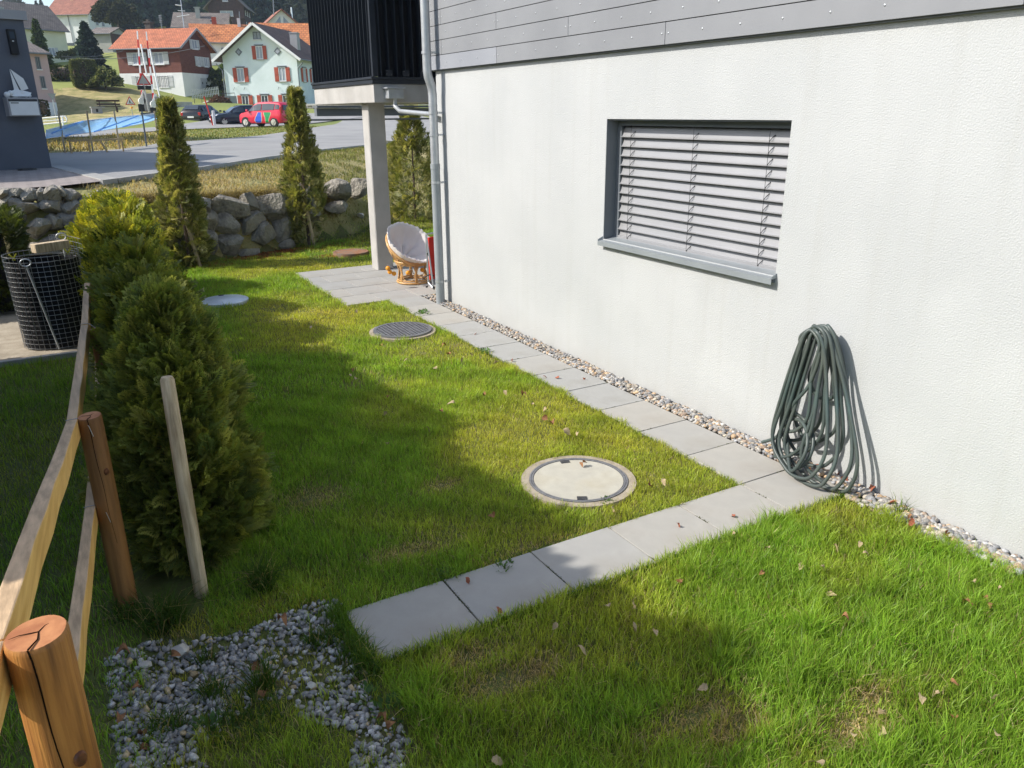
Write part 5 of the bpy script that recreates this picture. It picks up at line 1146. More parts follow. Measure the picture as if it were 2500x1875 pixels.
for i in range(nr):
    for j in range(na): mb.f.append((i*na+j, i*na+(j+1) % na, (i+1)*na+(j+1) % na, (i+1)*na+j)); mb.m.append(0)
o0 = len(mb.v)
for j in range(na): mb.v.append(tuple(bowlp(RB*0.9, 0.03, 2*math.pi*j/na)))
for j in range(na): mb.f.append((nr*na+j, nr*na+(j+1) % na, o0+(j+1) % na, o0+j)); mb.m.append(0)
obj('cushion', mb, M['cushion'], ch, smooth=80, fixn=False)
gl = thing('ball_garland', 'string of orange balls hung round the rattan chair base', 'garland', (0, 0, 0))
for q, (px, py) in enumerate(((947, 655), (952, 664), (962, 668), (996, 666), (1031, 659))):
    p = atY(px, py, 6.62-(0.05 if q < 4 else -0.1)); obj('ball', MB().sphere((0, 0, 0), 0.031, 12), M['orange'], gl, smooth=80, loc=p)
c0 = atY(947, 650, 6.6); c1 = atY(996, 660, 6.57)
obj('string', MB().tube([c0+Vector((-0.01, 0, 0.03)), atY(960, 655, 6.58), c1, atY(1031, 652, 6.7)], 0.002, 5), M['white'], gl)
dc = thing('folding_chair', 'folded red beach chair with aluminium frame leaning beside the downpipe', 'folding chair', (0, 0, 0))
A1, A0 = atY(1040, 572, 6.02), atY(1046, 690, 5.98)
B1, B0 = atY(1041, 575, 6.0), atY(1058, 700, 5.86)
obj('frame', MB().tube([A1, A0+Vector((0, 0, 0.0))], 0.012, 8).tube([B1, B0], 0.011, 8).tube([A0, atY(1060, 706, 5.84)], 0.012, 8).tube([A1+Vector((0.0, 0, 0)), A1+Vector((0.22, 0.1, 0.0))], 0.011, 8).tube([A0+Vector((0.25, 0.12, 0.02)), A1+Vector((0.22, 0.1, 0))], 0.011, 8), M['alu'], dc, smooth=50)
F0, F1 = atY(1044, 580, 6.06), atY(1048, 683, 6.03)
mb = MB(); w_ = Vector((0.21, 0.10, 0))
mb.add([F0, F0+w_, F1+w_, F1, F0+Vector((0.006, -0.018, 0)), F0+w_+Vector((0.006, -0.018, 0)), F1+w_+Vector((0.006, -0.018, 0)), F1+Vector((0.006, -0.018, 0))],
       [(0, 1, 2, 3), (7, 6, 5, 4), (0, 4, 5, 1), (1, 5, 6, 2), (2, 6, 7, 3), (3, 7, 4, 0)])
obj('fabric', mb, M['redfab'], dc)
q0 = atY(1036, 678, 5.96)
obj('strap', MB().tube([q0, atY(1044, 672, 5.93), atY(1052, 670, 5.92), atY(1060, 674, 5.9)], 0.008, 6).tube([atY(1043, 618, 5.98), atY(1048, 626, 5.96)], 0.010, 6), M['black'], dc)
obj('foot', MB().sphere(atY(1059, 702, 5.84), 0.018, 8).sphere(atY(1042, 700, 5.97)+Vector((0, 0, 0.0)), 0.015, 8), M['black'], dc)

# ============================================================ background
# ------------------------------------------------------------ near dark grey house at the left edge
gh = thing('grey_house', 'dark grey rendered flat roofed house at the left edge beside the driveway', 'house', (-3.91, 15.44, 1.2), 0)
# its visible side runs from the corner towards (-0.42,-0.91)
dn = Vector((-0.955, -0.297, 0)).normalized(); dl = Vector((-0.297, 0.955, 0))
gh.rotation_euler = (0, 0, math.atan2(dl.y, dl.x)-math.pi)        # local -x = away to the left, local -y = along the visible side
hz_ = atY(66, 50, 15.44).z-1.2
obj('wall', MB().box(-7, 0, -4.2, 0, -0.5, hz_), M['greyhouse'], gh)
obj('roof_edge', MB().box(-7.1, 0.06, -4.28, 0.06, hz_+0.001, hz_+0.16), M['cap'], gh)
obj('drain_pit', MB().lathe([(0.16, 0.0), (0.16, 0.06), (0.12, 0.06), (0.12, 0.0)], 16, (0.35, -0.55, 0)), M['iron'], gh)
# things on that wall: placed on its plane
ghm = Matrix.Translation(Vector((-3.91, 15.44, 1.2))) @ Matrix.Rotation(gh.rotation_euler.z, 4, 'Z'); ghi = ghm.inverted()
nrm = (ghm.to_3x3() @ Vector((1, 0, 0)))
def onwall(px, py, out=0.0):
    r = ray(px, py); P0 = ghm @ Vector((out, 0, 0)); t = (P0-CAM).dot(nrm)/r.dot(nrm); return ghi @ (CAM+r*t)
def wallthing(name, label, cat):
    t = thing(name, label, cat, ghm.translation, gh.rotation_euler.z); return t
p0, p1 = onwall(16, 284, 0.02), onwall(82, 240, 0.02)
mbx = wallthing('mailbox', 'wide white mailbox with grey frame mounted on the dark grey wall', 'mailbox')
ya, yb, za, zb = p0.y, p1.y, p0.z, p1.z+0.01
print('mailbox', ya, yb, za, zb)
obj('case', MB().box(0.001, 0.24, ya, yb, za, zb), M['cap'], mbx, bevel=0.006)
obj('flap', MB().box(0.24, 0.252, ya+0.03, yb-0.02, za+0.02, zb-0.075), M['white'], mbx)
obj('slot', MB().box(0.241, 0.249, ya+0.02, yb-0.02, zb-0.065, zb-0.03), M['anthracite'], mbx)
obj('name_plate', MB().box(0.253, 0.256, ya+0.05, ya+0.05+(yb-ya)*0.25, zb-0.105, zb-0.09), M['black'], mbx)
sc_ = wallthing('ship_sculpture', 'white grey sculpture of a small sailing boat standing on the mailbox', 'sculpture')
yc = (ya+yb)/2; L_ = (yb-ya)
mb = MB(); mb.add([(0.06, yc-0.42*L_, zb+0.05), (0.16, yc-0.2*L_, zb+0.02), (0.16, yc+0.3*L_, zb+0.02), (0.1, yc+0.42*L_, zb+0.09), (0.04, yc+0.2*L_, zb+0.005), (0.04, yc-0.2*L_, zb+0.005), (0.1, yc-0.1*L_, zb+0.15), (0.1, yc+0.15*L_, zb+0.13)],
                  [(0, 1, 6), (1, 2, 7, 6), (2, 3, 7), (3, 4, 7), (4, 5, 6, 7), (5, 0, 6), (0, 5, 4, 3, 2, 1)])
for q in range(7): mb.sphere((0.1, yc-0.38*L_+q*0.12*L_, zb+0.05+0.03*math.sin(q*2)), 0.055-0.004*q, 8)
obj('hull', mb, M['white'], sc_, smooth=60)
mb = MB().prism([(yc-0.12*L_, zb+0.10), (yc+0.06*L_, zb+0.10), (yc-0.14*L_, zb+0.50)], 0.09, 0.10, 'x')
mb.prism([(yc+0.10*L_, zb+0.12), (yc+0.34*L_, zb+0.16), (yc+0.24*L_, zb+0.34), (yc-0.12*L_, zb+0.50)], 0.10, 0.11, 'x')
obj('sail', mb, M['white'], sc_)
lp0, lp1 = onwall(34, 133, 0), onwall(24, 72, 0)
wl = wallthing('wall_lamp', 'slim black wall lamp high on the dark grey house wall', 'wall lamp')
obj('body', MB().box(0.001, 0.10, lp0.y-0.06, lp0.y+0.07, lp0.z, lp1.z), M['black'], wl, bevel=0.005)
zt_ = lp0.z+(lp1.z-lp0.z)*0.62
obj('lens', MB().box(0.101, 0.106, lp0.y-0.04, lp0.y+0.04, zt_, zt_+(lp1.z-lp0.z)*0.28), M['glass'], wl)
obj('indicator', MB().box(0.101, 0.104, lp0.y-0.015, lp0.y+0.015, lp0.z+0.22, lp0.z+0.235), M['white'], wl)

# ------------------------------------------------------------ far houses
def roofuv(o, ax):
    me = o.data; uv = me.uv_layers.new(name='UVMap')
    for p in me.polygons:
        for li in p.loop_indices:
            v = me.vertices[me.loops[li].vertex_index].co
            uv.data[li].uv = (v.x, v.z*1.8+0) if ax == 'x' else (v.y, v.z*1.8)
def roofmesh(L, W, Hh, rise, ax, ov, ovg, th=0.16):
    """gable roof over footprint x in [-L,0], y in [0,W]; ridge along ax"""
    mb = MB()
    if ax == 'x':
        half = W/2; sl = rise/half; x0, x1 = -L-ovg, ovg
        for s, yE in ((-1, -ov), (1, W+ov)):
            zE = Hh-sl*ov; yR = W/2; zR = Hh+rise
            mb.add([(x0, yE, zE), (x1, yE, zE), (x1, yR, zR), (x0, yR, zR), (x0, yE, zE+th), (x1, yE, zE+th), (x1, yR, zR+th), (x0, yR, zR+th)],
                   [(0, 1, 2, 3), (7, 6, 5, 4), (0, 4, 5, 1), (1, 5, 6, 2), (3, 7, 4, 0)])
    else:
        half = L/2; sl = rise/half; y0, y1 = -ovg, W+ovg
        for xE in (-L-ov, ov):
            zE = Hh-sl*ov; xR = -L/2; zR = Hh+rise
            mb.add([(xE, y0, zE), (xE, y1, zE), (xR, y1, zR), (xR, y0, zR), (xE, y0, zE+th), (xE, y1, zE+th), (xR, y1, zR+th), (xR, y0, zR+th)],
                   [(0, 1, 2, 3), (7, 6, 5, 4), (0, 4, 5, 1), (1, 5, 6, 2), (3, 7, 4, 0), (2, 6, 7, 3)])
    return mb
def gablewall(L, W, z0, Hh, rise, ax, inset=0.0):
    mb = MB()
    mb.box(-L, 0, 0, W, z0, Hh)
    if ax == 'x':
        for x in (-L, 0): mb.add([(x, 0, Hh), (x, W, Hh), (x, W/2, Hh+rise)], [(0, 1, 2)])
    elif ax == 'y':
        for y in (0, W): mb.add([(-L, y, Hh), (0, y, Hh), (-L/2, y, Hh+rise)], [(0, 1, 2)])
    return mb
def opening(par, face, u, z, w, h, frame='white', shut=None, sw=None, hood=False, off=0.0, name='window', glass='glass', grille=False, curtain=True):
    """face f: plane y=0 (u = metres left of the corner); face r: plane x=0 (u = metres back)"""
    def P(a, b_, d0, d1, z0, z1):
        return (a-0, b_, d0, d1, z0, z1)
    def bx(mb, u0, u1, d0, d1, z0, z1):
        if face == 'f': mb.box(-u1, -u0, -d1, -d0, z0, z1)
        else: mb.box(d0, d1, u0, u1, z0, z1)
    f = 0.07; mb = MB(); a, b_ = u-w/2, u+w/2
    bx(mb, a, b_, 0.004, 0.06, z, z+f); bx(mb, a, b_, 0.004, 0.06, z+h-f, z+h); bx(mb, a, a+f, 0.004, 0.058, z+f, z+h-f); bx(mb, b_-f, b_, 0.004, 0.058, z+f, z+h-f)
    bx(mb, u-f*0.45, u+f*0.45, 0.004, 0.05, z+f, z+h-f)
    if frame == 'grey': fm = M['greymetal']
    else: fm = M['white']
    wn_ = obj(name, mb, fm, par)
    mb = MB(); bx(mb, a+0.03, b_-0.03, 0.006, 0.02, z+0.03, z+h-0.03); obj('pane', mb, M['curtain'] if curtain else M['glass'], wn_)
    mb = MB(); bx(mb, a-0.06, b_+0.06, 0.0, 0.12, z-0.09, z-0.005); obj('sill', mb, M['white'] if not shut == 'r' else M['plinth'], wn_)
    if hood:
        mb = MB(); bx(mb, a-0.12, b_+0.12, 0.0, 0.14, z+h+0.06, z+h+0.16); bx(mb, a-0.02, b_+0.02, 0.0, 0.05, z+h+0.005, z+h+0.06); obj('hood', mb, M['greymetal'], wn_)
    if shut:
        sw = sw or w/2
        for s0 in (a-sw-0.02, b_+0.02):
            mb = MB(); bx(mb, s0, s0+sw, 0.03, 0.075, z-0.02, z+h+0.02)
            for q in (0.12, 0.5, 0.88): bx(mb, s0+0.03, s0+sw-0.03, 0.075, 0.09, z+h*q-0.04, z+h*q+0.04)
            obj('shutter', mb, M['shutter_r'] if shut == 'r' else M['shutter_w'], wn_)
    if grille:
        mb = MB()
        for q in range(7): bx(mb, a+w*q/6-0.012, a+w*q/6+0.012, 0.10, 0.12, z-0.05, z+h)
        for q in (0.1, 0.9): bx(mb, a, b_, 0.121, 0.135, z+h*q-0.012, z+h*q+0.012)
        obj('grille', mb, M['iron'], wn_)
    return wn_
def house_at(px, py, d, th, L, W, Hh, rise, ax, wall, roof, label, ov=0.5, ovg=0.4, name='house', plinth=None):
    p = atd(px, py, d); t = thing(name, label, 'house', p, -R(th))
    obj('wall', gablewall(L, W, -2.5, Hh, rise, ax), M[wall], t)
    o = obj('roof', roofmesh(L, W, Hh, rise, ax, ov, ovg), M[roof], t, fixn=True); roofuv(o, ax)
    eb = MB()
    if ax == 'x':
        sl = rise/(W/2); eb.tube([(-L-ovg, -ov-0.06, Hh-sl*ov+0.06), (ovg, -ov-0.06, Hh-sl*ov+0.06)], 0.07, 6)
    else:
        sl = rise/(L/2); eb.tube([(ov+0.06, -ovg, Hh-sl*ov+0.06), (ov+0.06, W+ovg, Hh-sl*ov+0.06)], 0.07, 6); eb.tube([(-L-ov-0.06, -ovg, Hh-sl*ov+0.06), (-L-ov-0.06, W+ovg, Hh-sl*ov+0.06)], 0.07, 6)
    obj('gutter', eb, M['greymetal'], t)
    return t
# brown shingled house
bh = house_at(452, 234, 88, 41, 7.8, 6.4, 5.2, 1.95, 'x', 'shingle', 'tile_red', 'red brown shingled house on a white base with orange tiled roof', 0.55, 0.55)
obj('base_wall', MB().box(-7.84, 0.04, -0.04, 6.44, -2.5, 2.45), M['white_wall'], bh)
opening(bh, 'f', 5.3, 3.35, 1.15, 1.25, shut='w', sw=0.62); opening(bh, 'f', 2.6, 3.35, 1.15, 1.25, shut='w', sw=0.62)
opening(bh, 'f', 5.2, 0.95, 1.1, 1.2, shut='w', sw=0.6, grille=True, off=0.05); opening(bh, 'f', 2.4, 0.95, 1.2, 1.2, shut='w', sw=0.6, grille=True)
opening(bh, 'r', 3.2, 5.1, 1.1, 0.95, shut='w', sw=0.4); opening(bh, 'r', 3.6, 3.3, 0.45, 1.0, shut='w', sw=0.45); opening(bh, 'r', 5.1, 3.3, 0.8, 1.0, shut='w', sw=0.35)
dr = obj('garage_door', MB().box(0.045, 0.08, 3.5, 4.22, -0.6, 2.0).box(0.045, 0.08, 4.24, 4.96, -0.6, 2.0), M['shutter_w'], bh)
obj('door_hole', MB().prism([(3.80+0.1*math.cos(a), 1.45+0.15*math.sin(a)) for a in [q*math.pi/4 for q in range(8)]], 0.081, 0.086, 'x').prism([(4.62+0.1*math.cos(a), 1.45+0.15*math.sin(a)) for a in [q*math.pi/4 for q in range(8)]], 0.081, 0.086, 'x'), M['black'], dr)
obj('verge_board', MB().bar((0.57, -0.55, 4.92), (0.57, 3.2, 7.19), 0.04, 0.22, (0, 0, 1)).bar((0.57, 6.95, 4.92), (0.57, 3.2, 7.19), 0.04, 0.22, (0, 0, 1)), M['cap'], bh)
obj('chimney', MB().box(-6.2, -5.5, 3.6, 4.2, 6.4, 8.0).box(-6.35, -5.35, 3.5, 4.3, 8.0, 8.15).box(-6.05, -5.7, 3.7, 4.0, 8.15, 8.4), M['tile_grey'], bh)
# pale blue green house with red shutters
mh_ = house_at(735, 264, 85, 38, 8.4, 8.5, 5.35, 3.05, 'y', 'mint', 'tile_dark', 'pale blue green gabled house with brick red shutters and brown roof', 0.75, 0.9)
opening(mh_, 'f', 4.2, 6.95, 0.85, 0.75, frame='grey', curtain=True)
opening(mh_, 'f', 4.1, 5.0, 0.75, 1.3, shut='r', sw=0.42, hood=True)
for u in (1.75, 6.5): opening(mh_, 'f', u, 2.75, 0.8, 1.4, shut='r', sw=0.45, hood=True)
for u in (1.6, 4.05, 6.3): opening(mh_, 'f', u, -0.1, 0.8, 1.45, shut='r', sw=0.45, hood=True, curtain=False)
for u in (2.05, 6.45):
    r_ = 0.40; w_ = obj('window', MB().prism([(-u-r_, 5.75), (-u, 5.75-r_), (-u+r_, 5.75), (-u, 5.75+r_)], -0.05, -0.004, 'y'), M['greymetal'], mh_)
    r_ = 0.24; obj('pane', MB().prism([(-u-r_, 5.75), (-u, 5.75-r_), (-u+r_, 5.75), (-u, 5.75+r_)], -0.06, -0.051, 'y'), M['curtain'], w_)
for v in (1.7, 4.2, 6.6): opening(mh_, 'r', v, 2.75, 0.8, 1.35, shut='r', sw=0.45, hood=True)
obj('verge_board', MB().bar((-9.18, -0.92, 4.80), (-4.2, -0.92, 8.44), 0.05, 0.26, (0, 0, 1)).bar((0.78, -0.92, 4.80), (-4.2, -0.92, 8.44), 0.05, 0.26, (0, 0, 1)), M['white'], mh_)
obj('drainpipe', MB().tube([(0.75, -0.2, 4.6), (0.1, -0.12, 4.0), (0.1, -0.12, -0.5)], 0.06, 6), M['greymetal'], mh_)
obj('drainpipe', MB().tube([(-9.1, -0.2, 4.6), (-8.5, -0.12, 3.9), (-8.5, -0.12, -0.5)], 0.06, 6), M['greymetal'], mh_)
obj('chimney', MB().box(-1.5, -0.7, 2.3, 3.1, 5.5, 7.7).box(-1.55, -0.65, 2.25, 3.15, 7.7, 7.8), M['cap'], mh_)
obj('awning_bracket', MB().bar((-1.0, -0.02, 2.2), (-1.0, -0.3, 1.9), 0.03, 0.03).bar((-2.3, -0.02, 2.2), (-2.3, -0.3, 1.9), 0.03, 0.03).bar((-6.2, -0.02, 2.2), (-6.2, -0.3, 1.9), 0.03, 0.03).bar((-7.4, -0.02, 2.2), (-7.4, -0.3, 1.9), 0.03, 0.03), M['iron'], mh_)
# orange tiled wing behind
wg = house_at(768, 170, 97, 22, 7.5, 6, 2.8, 2.6, 'x', 'white_wall', 'tile_orange', 'house with bright orange tiled roof behind the pale blue green house', 0.4, 0.3)
opening(wg, 'f', 1.0, 0.6, 0.8, 1.3, shut='r', sw=0.4)
# middle white house with worn orange roof
wm = house_at(640, 184, 104, 12, 8.2, 7, 4.1, 2.2, 'x', 'white_wall', 'tile_orange', 'white house with worn orange tiled roof between the shingled and the blue green house', 0.5, 0.3)
opening(wm, 'f', 4.2, 1.7, 1.1, 1.6, frame='grey'); obj('plinth', MB().box(-8.24, 0.04, -0.05, 7.05, -2.5, 0.6), M['plinth'], wm)
obj('chimney', MB().box(-2.4, -2.0, 3.0, 3.4, 5.8, 7.2), M['white'], wm); obj('brick_chimney', MB().box(-5.6, -5.0, 3.4, 4.0, 5.6, 7.3), M['shutter_r'], wm)
# grey brown roof higher up
tg = house_at(556, 96, 132, 18, 8.4, 8, 1.9, 2.4, 'x', 'plinth', 'tile_grey', 'house showing a wide grey brown roof with one chimney', 0.5, 0.4)
obj('chimney', MB().box(-5.0, -4.3, 2.2, 2.8, 3.0, 5.0).box(-5.15, -4.15, 2.1, 2.9, 5.0, 5.15), M['plinth'], tg)
obj('skylight', MB().box(-2.6, -1.9, 1.2, 1.6, 2.75, 3.05), M['glass'], tg); opening(tg, 'r', 4, 0.4, 0.9, 0.9, shut='r', sw=0.3)
# dark timber chalet
tc_ = house_at(600, 66, 165, 24, 7.2, 7, 4.2, 3.4, 'y', 'timber', 'tile_grey', 'dark timber chalet high on the slope before the forest', 0.9, 0.8)
opening(tc_, 'f', 3.6, 2.1, 2.6, 1.0); opening(tc_, 'f', 3.6, 4.9, 1.1, 0.9)
for v in (1.2, 3.2, 5.2):
    for z in (0.2, 2.4): opening(tc_, 'r', v, z, 0.6, 0.9)
obj('balcony', MB().box(-1.9, 0.0, -0.8, -0.001, 1.6, 2.3), M['timber'], tc_)
# small white gabled house
sw_ = house_at(738, 104, 122, 4, 5.6, 6, 2.2, 2.3, 'y', 'white_wall', 'tile_dull', 'small white gabled house with triangular attic windows', 0.5, 0.5)
for s in (-1, 1):
    cxx = -2.8+s*0.75; w_ = obj('window', MB().prism([(cxx-0.6, 2.35), (cxx+0.6, 2.35), (cxx-s*0.5, 3.6)], -0.04, -0.004, 'y'), M['curtain'], sw_)
obj('flue', MB().tube([(-0.6, 3, 2.5), (-0.6, 3, 5.3)], 0.12, 8), M['chrome'], sw_)
# beige shed
sb = house_at(660, 92, 140, 10, 3.0, 3, 1.6, 0.8, 'x', 'freshwood', 'tile_dull', 'small beige timber shed beside the dark chalet', 0.3, 0.3, name='shed')
# white upper house
wu = house_at(226, 108, 150, 36, 8.0, 7.4, 5.5, 2.7, 'x', 'white_wall', 'tile_dull', 'tall white house with dull red roof on the upper slope', 0.6, 0.6)
opening(wu, 'f', 2.0, 0.9, 1.0, 1.4, frame='grey'); opening(wu, 'r', 2.6, 3.6, 0.7, 1.2, frame='grey'); opening(wu, 'r', 4.6, 3.6, 0.7, 1.2, frame='grey'); opening(wu, 'r', 4.6, 0.8, 0.9, 1.1, frame='grey')
obj('chimney', MB().box(-5.2, -4.6, 3.4, 4.0, 7.4, 9.0), M['freshwood'], wu); obj('drainpipe', MB().tube([(-4.0, -0.1, 5.3), (-3.8, -0.1, -1)], 0.07, 6), M['cap'], wu)
obj('terrace_rail', MB().box(-8, -2.2, -2.3, -2.25, -1.0, 0.1), M['glass'], wu)
obj('terrace', MB().box(-8, -1.5, -2.4, -0.001, -2.6, -1.0), M['timber'], wu)
# grey garage house
gg = house_at(276, 126, 120, 38, 3.4, 4.6, 2.6, 0.9, 'x', 'plinth', 'tile_grey', 'small grey shed house with low grey roof above the shingled house', 0.4, 0.3)
obj('dark_gable', MB().box(-0.0, 0.03, 0.0, 4.6, 1.0, 2.6), M['timber'], gg)
# cream house
cr_ = house_at(172, 150, 112, -27, 11, 8, 4.2, 3.2, 'x', 'cream', 'tile_grey', 'cream house with long dark grey brown roof at the left', 0.5, 0.4)
opening(cr_, 'f', 2.4, 0.6, 0.9, 1.1, shut='w', sw=0.4); obj('chimney', MB().box(-7.3, -6.6, 2.2, 2.8, 5.2, 6.6), M['plinth'], cr_)
# pink house
pk = house_at(143, 286, 76, -24, 7.5, 8, 5.75, 1.2, 'x', 'pink', 'tile_grey', 'pink house with white base and dark drainpipe beside the grey house', 0.5, 0.15)
obj('base_wall', MB().box(-7.53, 0.03, -0.03, 8.03, -2.5, 1.35), M['white_wall'], pk)
for u, z in ((0.85, 2.6), (1.9, 2.6), (0.95, 4.3), (2.0, 4.3)): opening(pk, 'f', u, z, 0.42, 1.1, frame='grey', curtain=False)
obj('drainpipe', MB().tube([(-3.4, -0.35, 5.6), (-2.9, -0.1, 5.2), (-2.4, -0.1, -0.5)], 0.06, 6), M['iron'], pk)
# unseen gabled blocks added outside the left edge to cast the drive's shadow
for i, (x, y0, y1, zh, rise, lab) in enumerate(((-6.8, 12.8, 27.2, 2.3, 3.75, 'unseen gabled house added outside the left edge to cast shadow, next to the drive'), (-6.8, 31.7, 39.7, 5.9, 4.0, 'taller unseen gabled house added outside the left edge to cast shadow, farther up the drive'))):
    shadow_house = thing('house', lab, 'house', (x, y0, 1.15)); W_ = y1-y0
    obj('wall', gablewall(8, W_, -0.5, zh, rise, 'x'), M['greyhouse'], shadow_house)

# ------------------------------------------------------------ far shrubs and trees
LT = (np.array([[-.5, 0, 0], [.5, 0, 0], [0, .35, .5], [0, -.35, .5], [0, 0, 1.0]]), np.array([[0, 1, 4], [2, 3, 4], [0, 2, 1], [1, 3, 0]]))
def bush(name, label, cat, px, py, d, h, w, n, size, cols, shape='round', group=None, dep_=None, loc=None, seed=0):
    p = loc or atd(px, py, d); t = thing(name, label, cat, p, 0, group); r = np.random.default_rng(seed+500)
    if shape == 'round':
        D = r.normal(size=(n, 3)); D /= np.linalg.norm(D, axis=1, keepdims=True); D[:, 2] = np.abs(D[:, 2])*1.0-0.15
        k = 1+0.16*np.sin(4*D[:, 0]+3*D[:, 1]+seed)+0.12*np.sin(9*D[:, 0]-7*D[:, 2]+seed)
        P = D*np.array([w/2, w/2*0.9, h*0.55])*k[:, None]*r.uniform(0.75, 1.02, (n, 1)); P[:, 2] += h*0.42
    elif shape == 'clipped':
        D = r.normal(size=(n, 3)); D /= np.linalg.norm(D, axis=1, keepdims=True); s = np.sign(D)*np.abs(D)**0.55; D = s/np.maximum(np.abs(s).max(1, keepdims=True), 1e-6)*0.92+D*0.08
        D = D/np.linalg.norm(D, axis=1, keepdims=True)**0.35
        P = D*np.array([w/2, w/2, h/2])*0.95; P[:, 2] += h/2
    elif shape == 'cone':
        u = r.uniform(0, 1, n)**1.4; th = r.uniform(0, 6.283, n); lay = 0.75+0.35*np.abs(np.sin(u*h*3.2)); rr = (1-u)**0.85*w/2*lay*r.uniform(0.55, 1.05, n)*(1+0.18*np.sin(5*th+u*20))
        P = np.stack([rr*np.cos(th), rr*np.sin(th), 0.06*h+u*h*0.94-0.18*rr], 1); D = np.stack([np.cos(th), np.sin(th), 0.1+0*th], 1)
    d3 = D+r.normal(0, 0.5, (n, 3)); c = np.array(cols)[r.integers(0, len(cols), n)]*r.uniform(0.6, 1.3, (n, 1))*1.7
    scatter('crown', LT, P, frames(d3, r.uniform(0, 6.28, n)), size*r.uniform(0.6, 1.3, n), c, M['farleaf'], parent=t)
    if shape != 'clipped':
        obj('trunk_or_core', MB().tube([(0, 0, -0.4), (0, 0, h*0.55), (0, 0, h*0.9)], [0.06*w*0.5+0.04, 0.05, 0.02], 7), M['bark'], t)
    else: obj('trunk_or_core', MB().sphere((0, 0, h/2), 0.80*h/2, 10, 0, w/h, w/h), M['bark'], t)  # clipped shapes get a solid inner ball instead of a stem
    return t
G1 = [(0.05, 0.075, 0.02), (0.07, 0.10, 0.025), (0.035, 0.055, 0.018)]
bush('topiary_bush', 'tall clipped rounded hedge bush on the dry slope', 'bush', 212, 214, 84, 2.9, 2.7, 7000, 0.18, [(0.12, 0.13, 0.05), (0.09, 0.105, 0.04), (0.14, 0.15, 0.055)], 'clipped')
bush('rhododendron', 'large glossy rhododendron bush in front of the shingled house', 'bush', 262, 230, 84, 2.7, 3.6, 2600, 0.26, [(0.10, 0.12, 0.04), (0.16, 0.17, 0.06), (0.05, 0.07, 0.02), (0.20, 0.20, 0.08)], 'round', seed=2)
bush('spruce', 'dense blue grey spruce above the clipped bush', 'tree', 225, 178, 92, 5.4, 3.5, 4200, 0.36, [(0.035, 0.055, 0.05), (0.05, 0.075, 0.07), (0.025, 0.04, 0.035)], 'cone', seed=3)
bush('spruce', 'slim green spruce before the cream house', 'tree', 112, 190, 98, 6.6, 2.6, 2600, 0.34, [(0.05, 0.075, 0.02), (0.07, 0.10, 0.03), (0.035, 0.055, 0.015)], 'cone', seed=4)
bush('yew_tree', 'broad dark evergreen tree beside the tall white house', 'tree', 292, 84, 140, 6.0, 6.4, 3200, 0.5, [(0.045, 0.05, 0.025), (0.065, 0.065, 0.035), (0.03, 0.035, 0.018)], 'round', seed=5)
bush('spruce', 'dark spruce behind the roof of the tall white house', 'tree', 185, 30, 185, 7.0, 5.0, 1800, 0.5, G1, 'cone', seed=6)
bush('shrub', 'bright green round shrub between the shingled and the blue green house', 'shrub', 548, 205, 95, 2.2, 2.2, 1300, 0.22, [(0.09, 0.14, 0.03), (0.12, 0.17, 0.04)], 'round', seed=7)
bush('shrub', 'dark loose shrub at the right corner of the shingled house', 'shrub', 525, 215, 93, 2.2, 1.8, 1000, 0.2, G1, 'round', seed=8)
bush('shrub', 'dark low shrub under the white house between the two big houses', 'shrub', 545, 232, 91, 1.6, 3.4, 1200, 0.2, [(0.03, 0.04, 0.015), (0.02, 0.03, 0.01)], 'round', seed=9)
bush('shrub', 'bare reddish brown shrub beside the ramp', 'shrub', 540, 262, 80, 1.2, 1.9, 1100, 0.13, [(0.14, 0.08, 0.06), (0.10, 0.055, 0.04)], 'round', seed=10)
bush('hedge', 'dark green hedge behind the clipped rounded bush', 'hedge', 160, 200, 88, 1.7, 3.4, 1600, 0.2, [(0.03, 0.045, 0.012), (0.045, 0.06, 0.018)], 'clipped', seed=11)
bush('shrub', 'small dark clipped shrub at the foot of the pink house', 'shrub', 110, 286, 72, 1.5, 0.9, 500, 0.14, [(0.06, 0.06, 0.02), (0.04, 0.045, 0.015)], 'clipped', seed=12)
bush('shrub', 'dark shrub patch below the cream house', 'shrub', 190, 158, 106, 2.2, 5.0, 1400, 0.25, [(0.02, 0.028, 0.012), (0.035, 0.045, 0.018)], 'round', seed=13)
for i, (px, py, d, h, w, lab) in enumerate(((20, 22, 245, 3.2, 4.2, 'bushy tree on the skyline at the left edge'), (45, 20, 245, 2.8, 4.2, 'round bare grey tree on the skyline near the left edge'), (91, 24, 250, 2.6, 1.5, 'first small dark spruce on the skyline'), (103, 24, 250, 3.0, 1.6, 'second small dark spruce on the skyline, taller'), (141, 24, 250, 1.7, 2.0, 'low dark tree alone on the skyline'))):
    bush('spruce' if w < 1.8 else 'tree', lab, 'tree', px, py, d, h, w, 500, 0.35, [(0.05, 0.06, 0.05), (0.07, 0.08, 0.06)], 'cone' if w < 1.8 else 'round', seed=20+i)
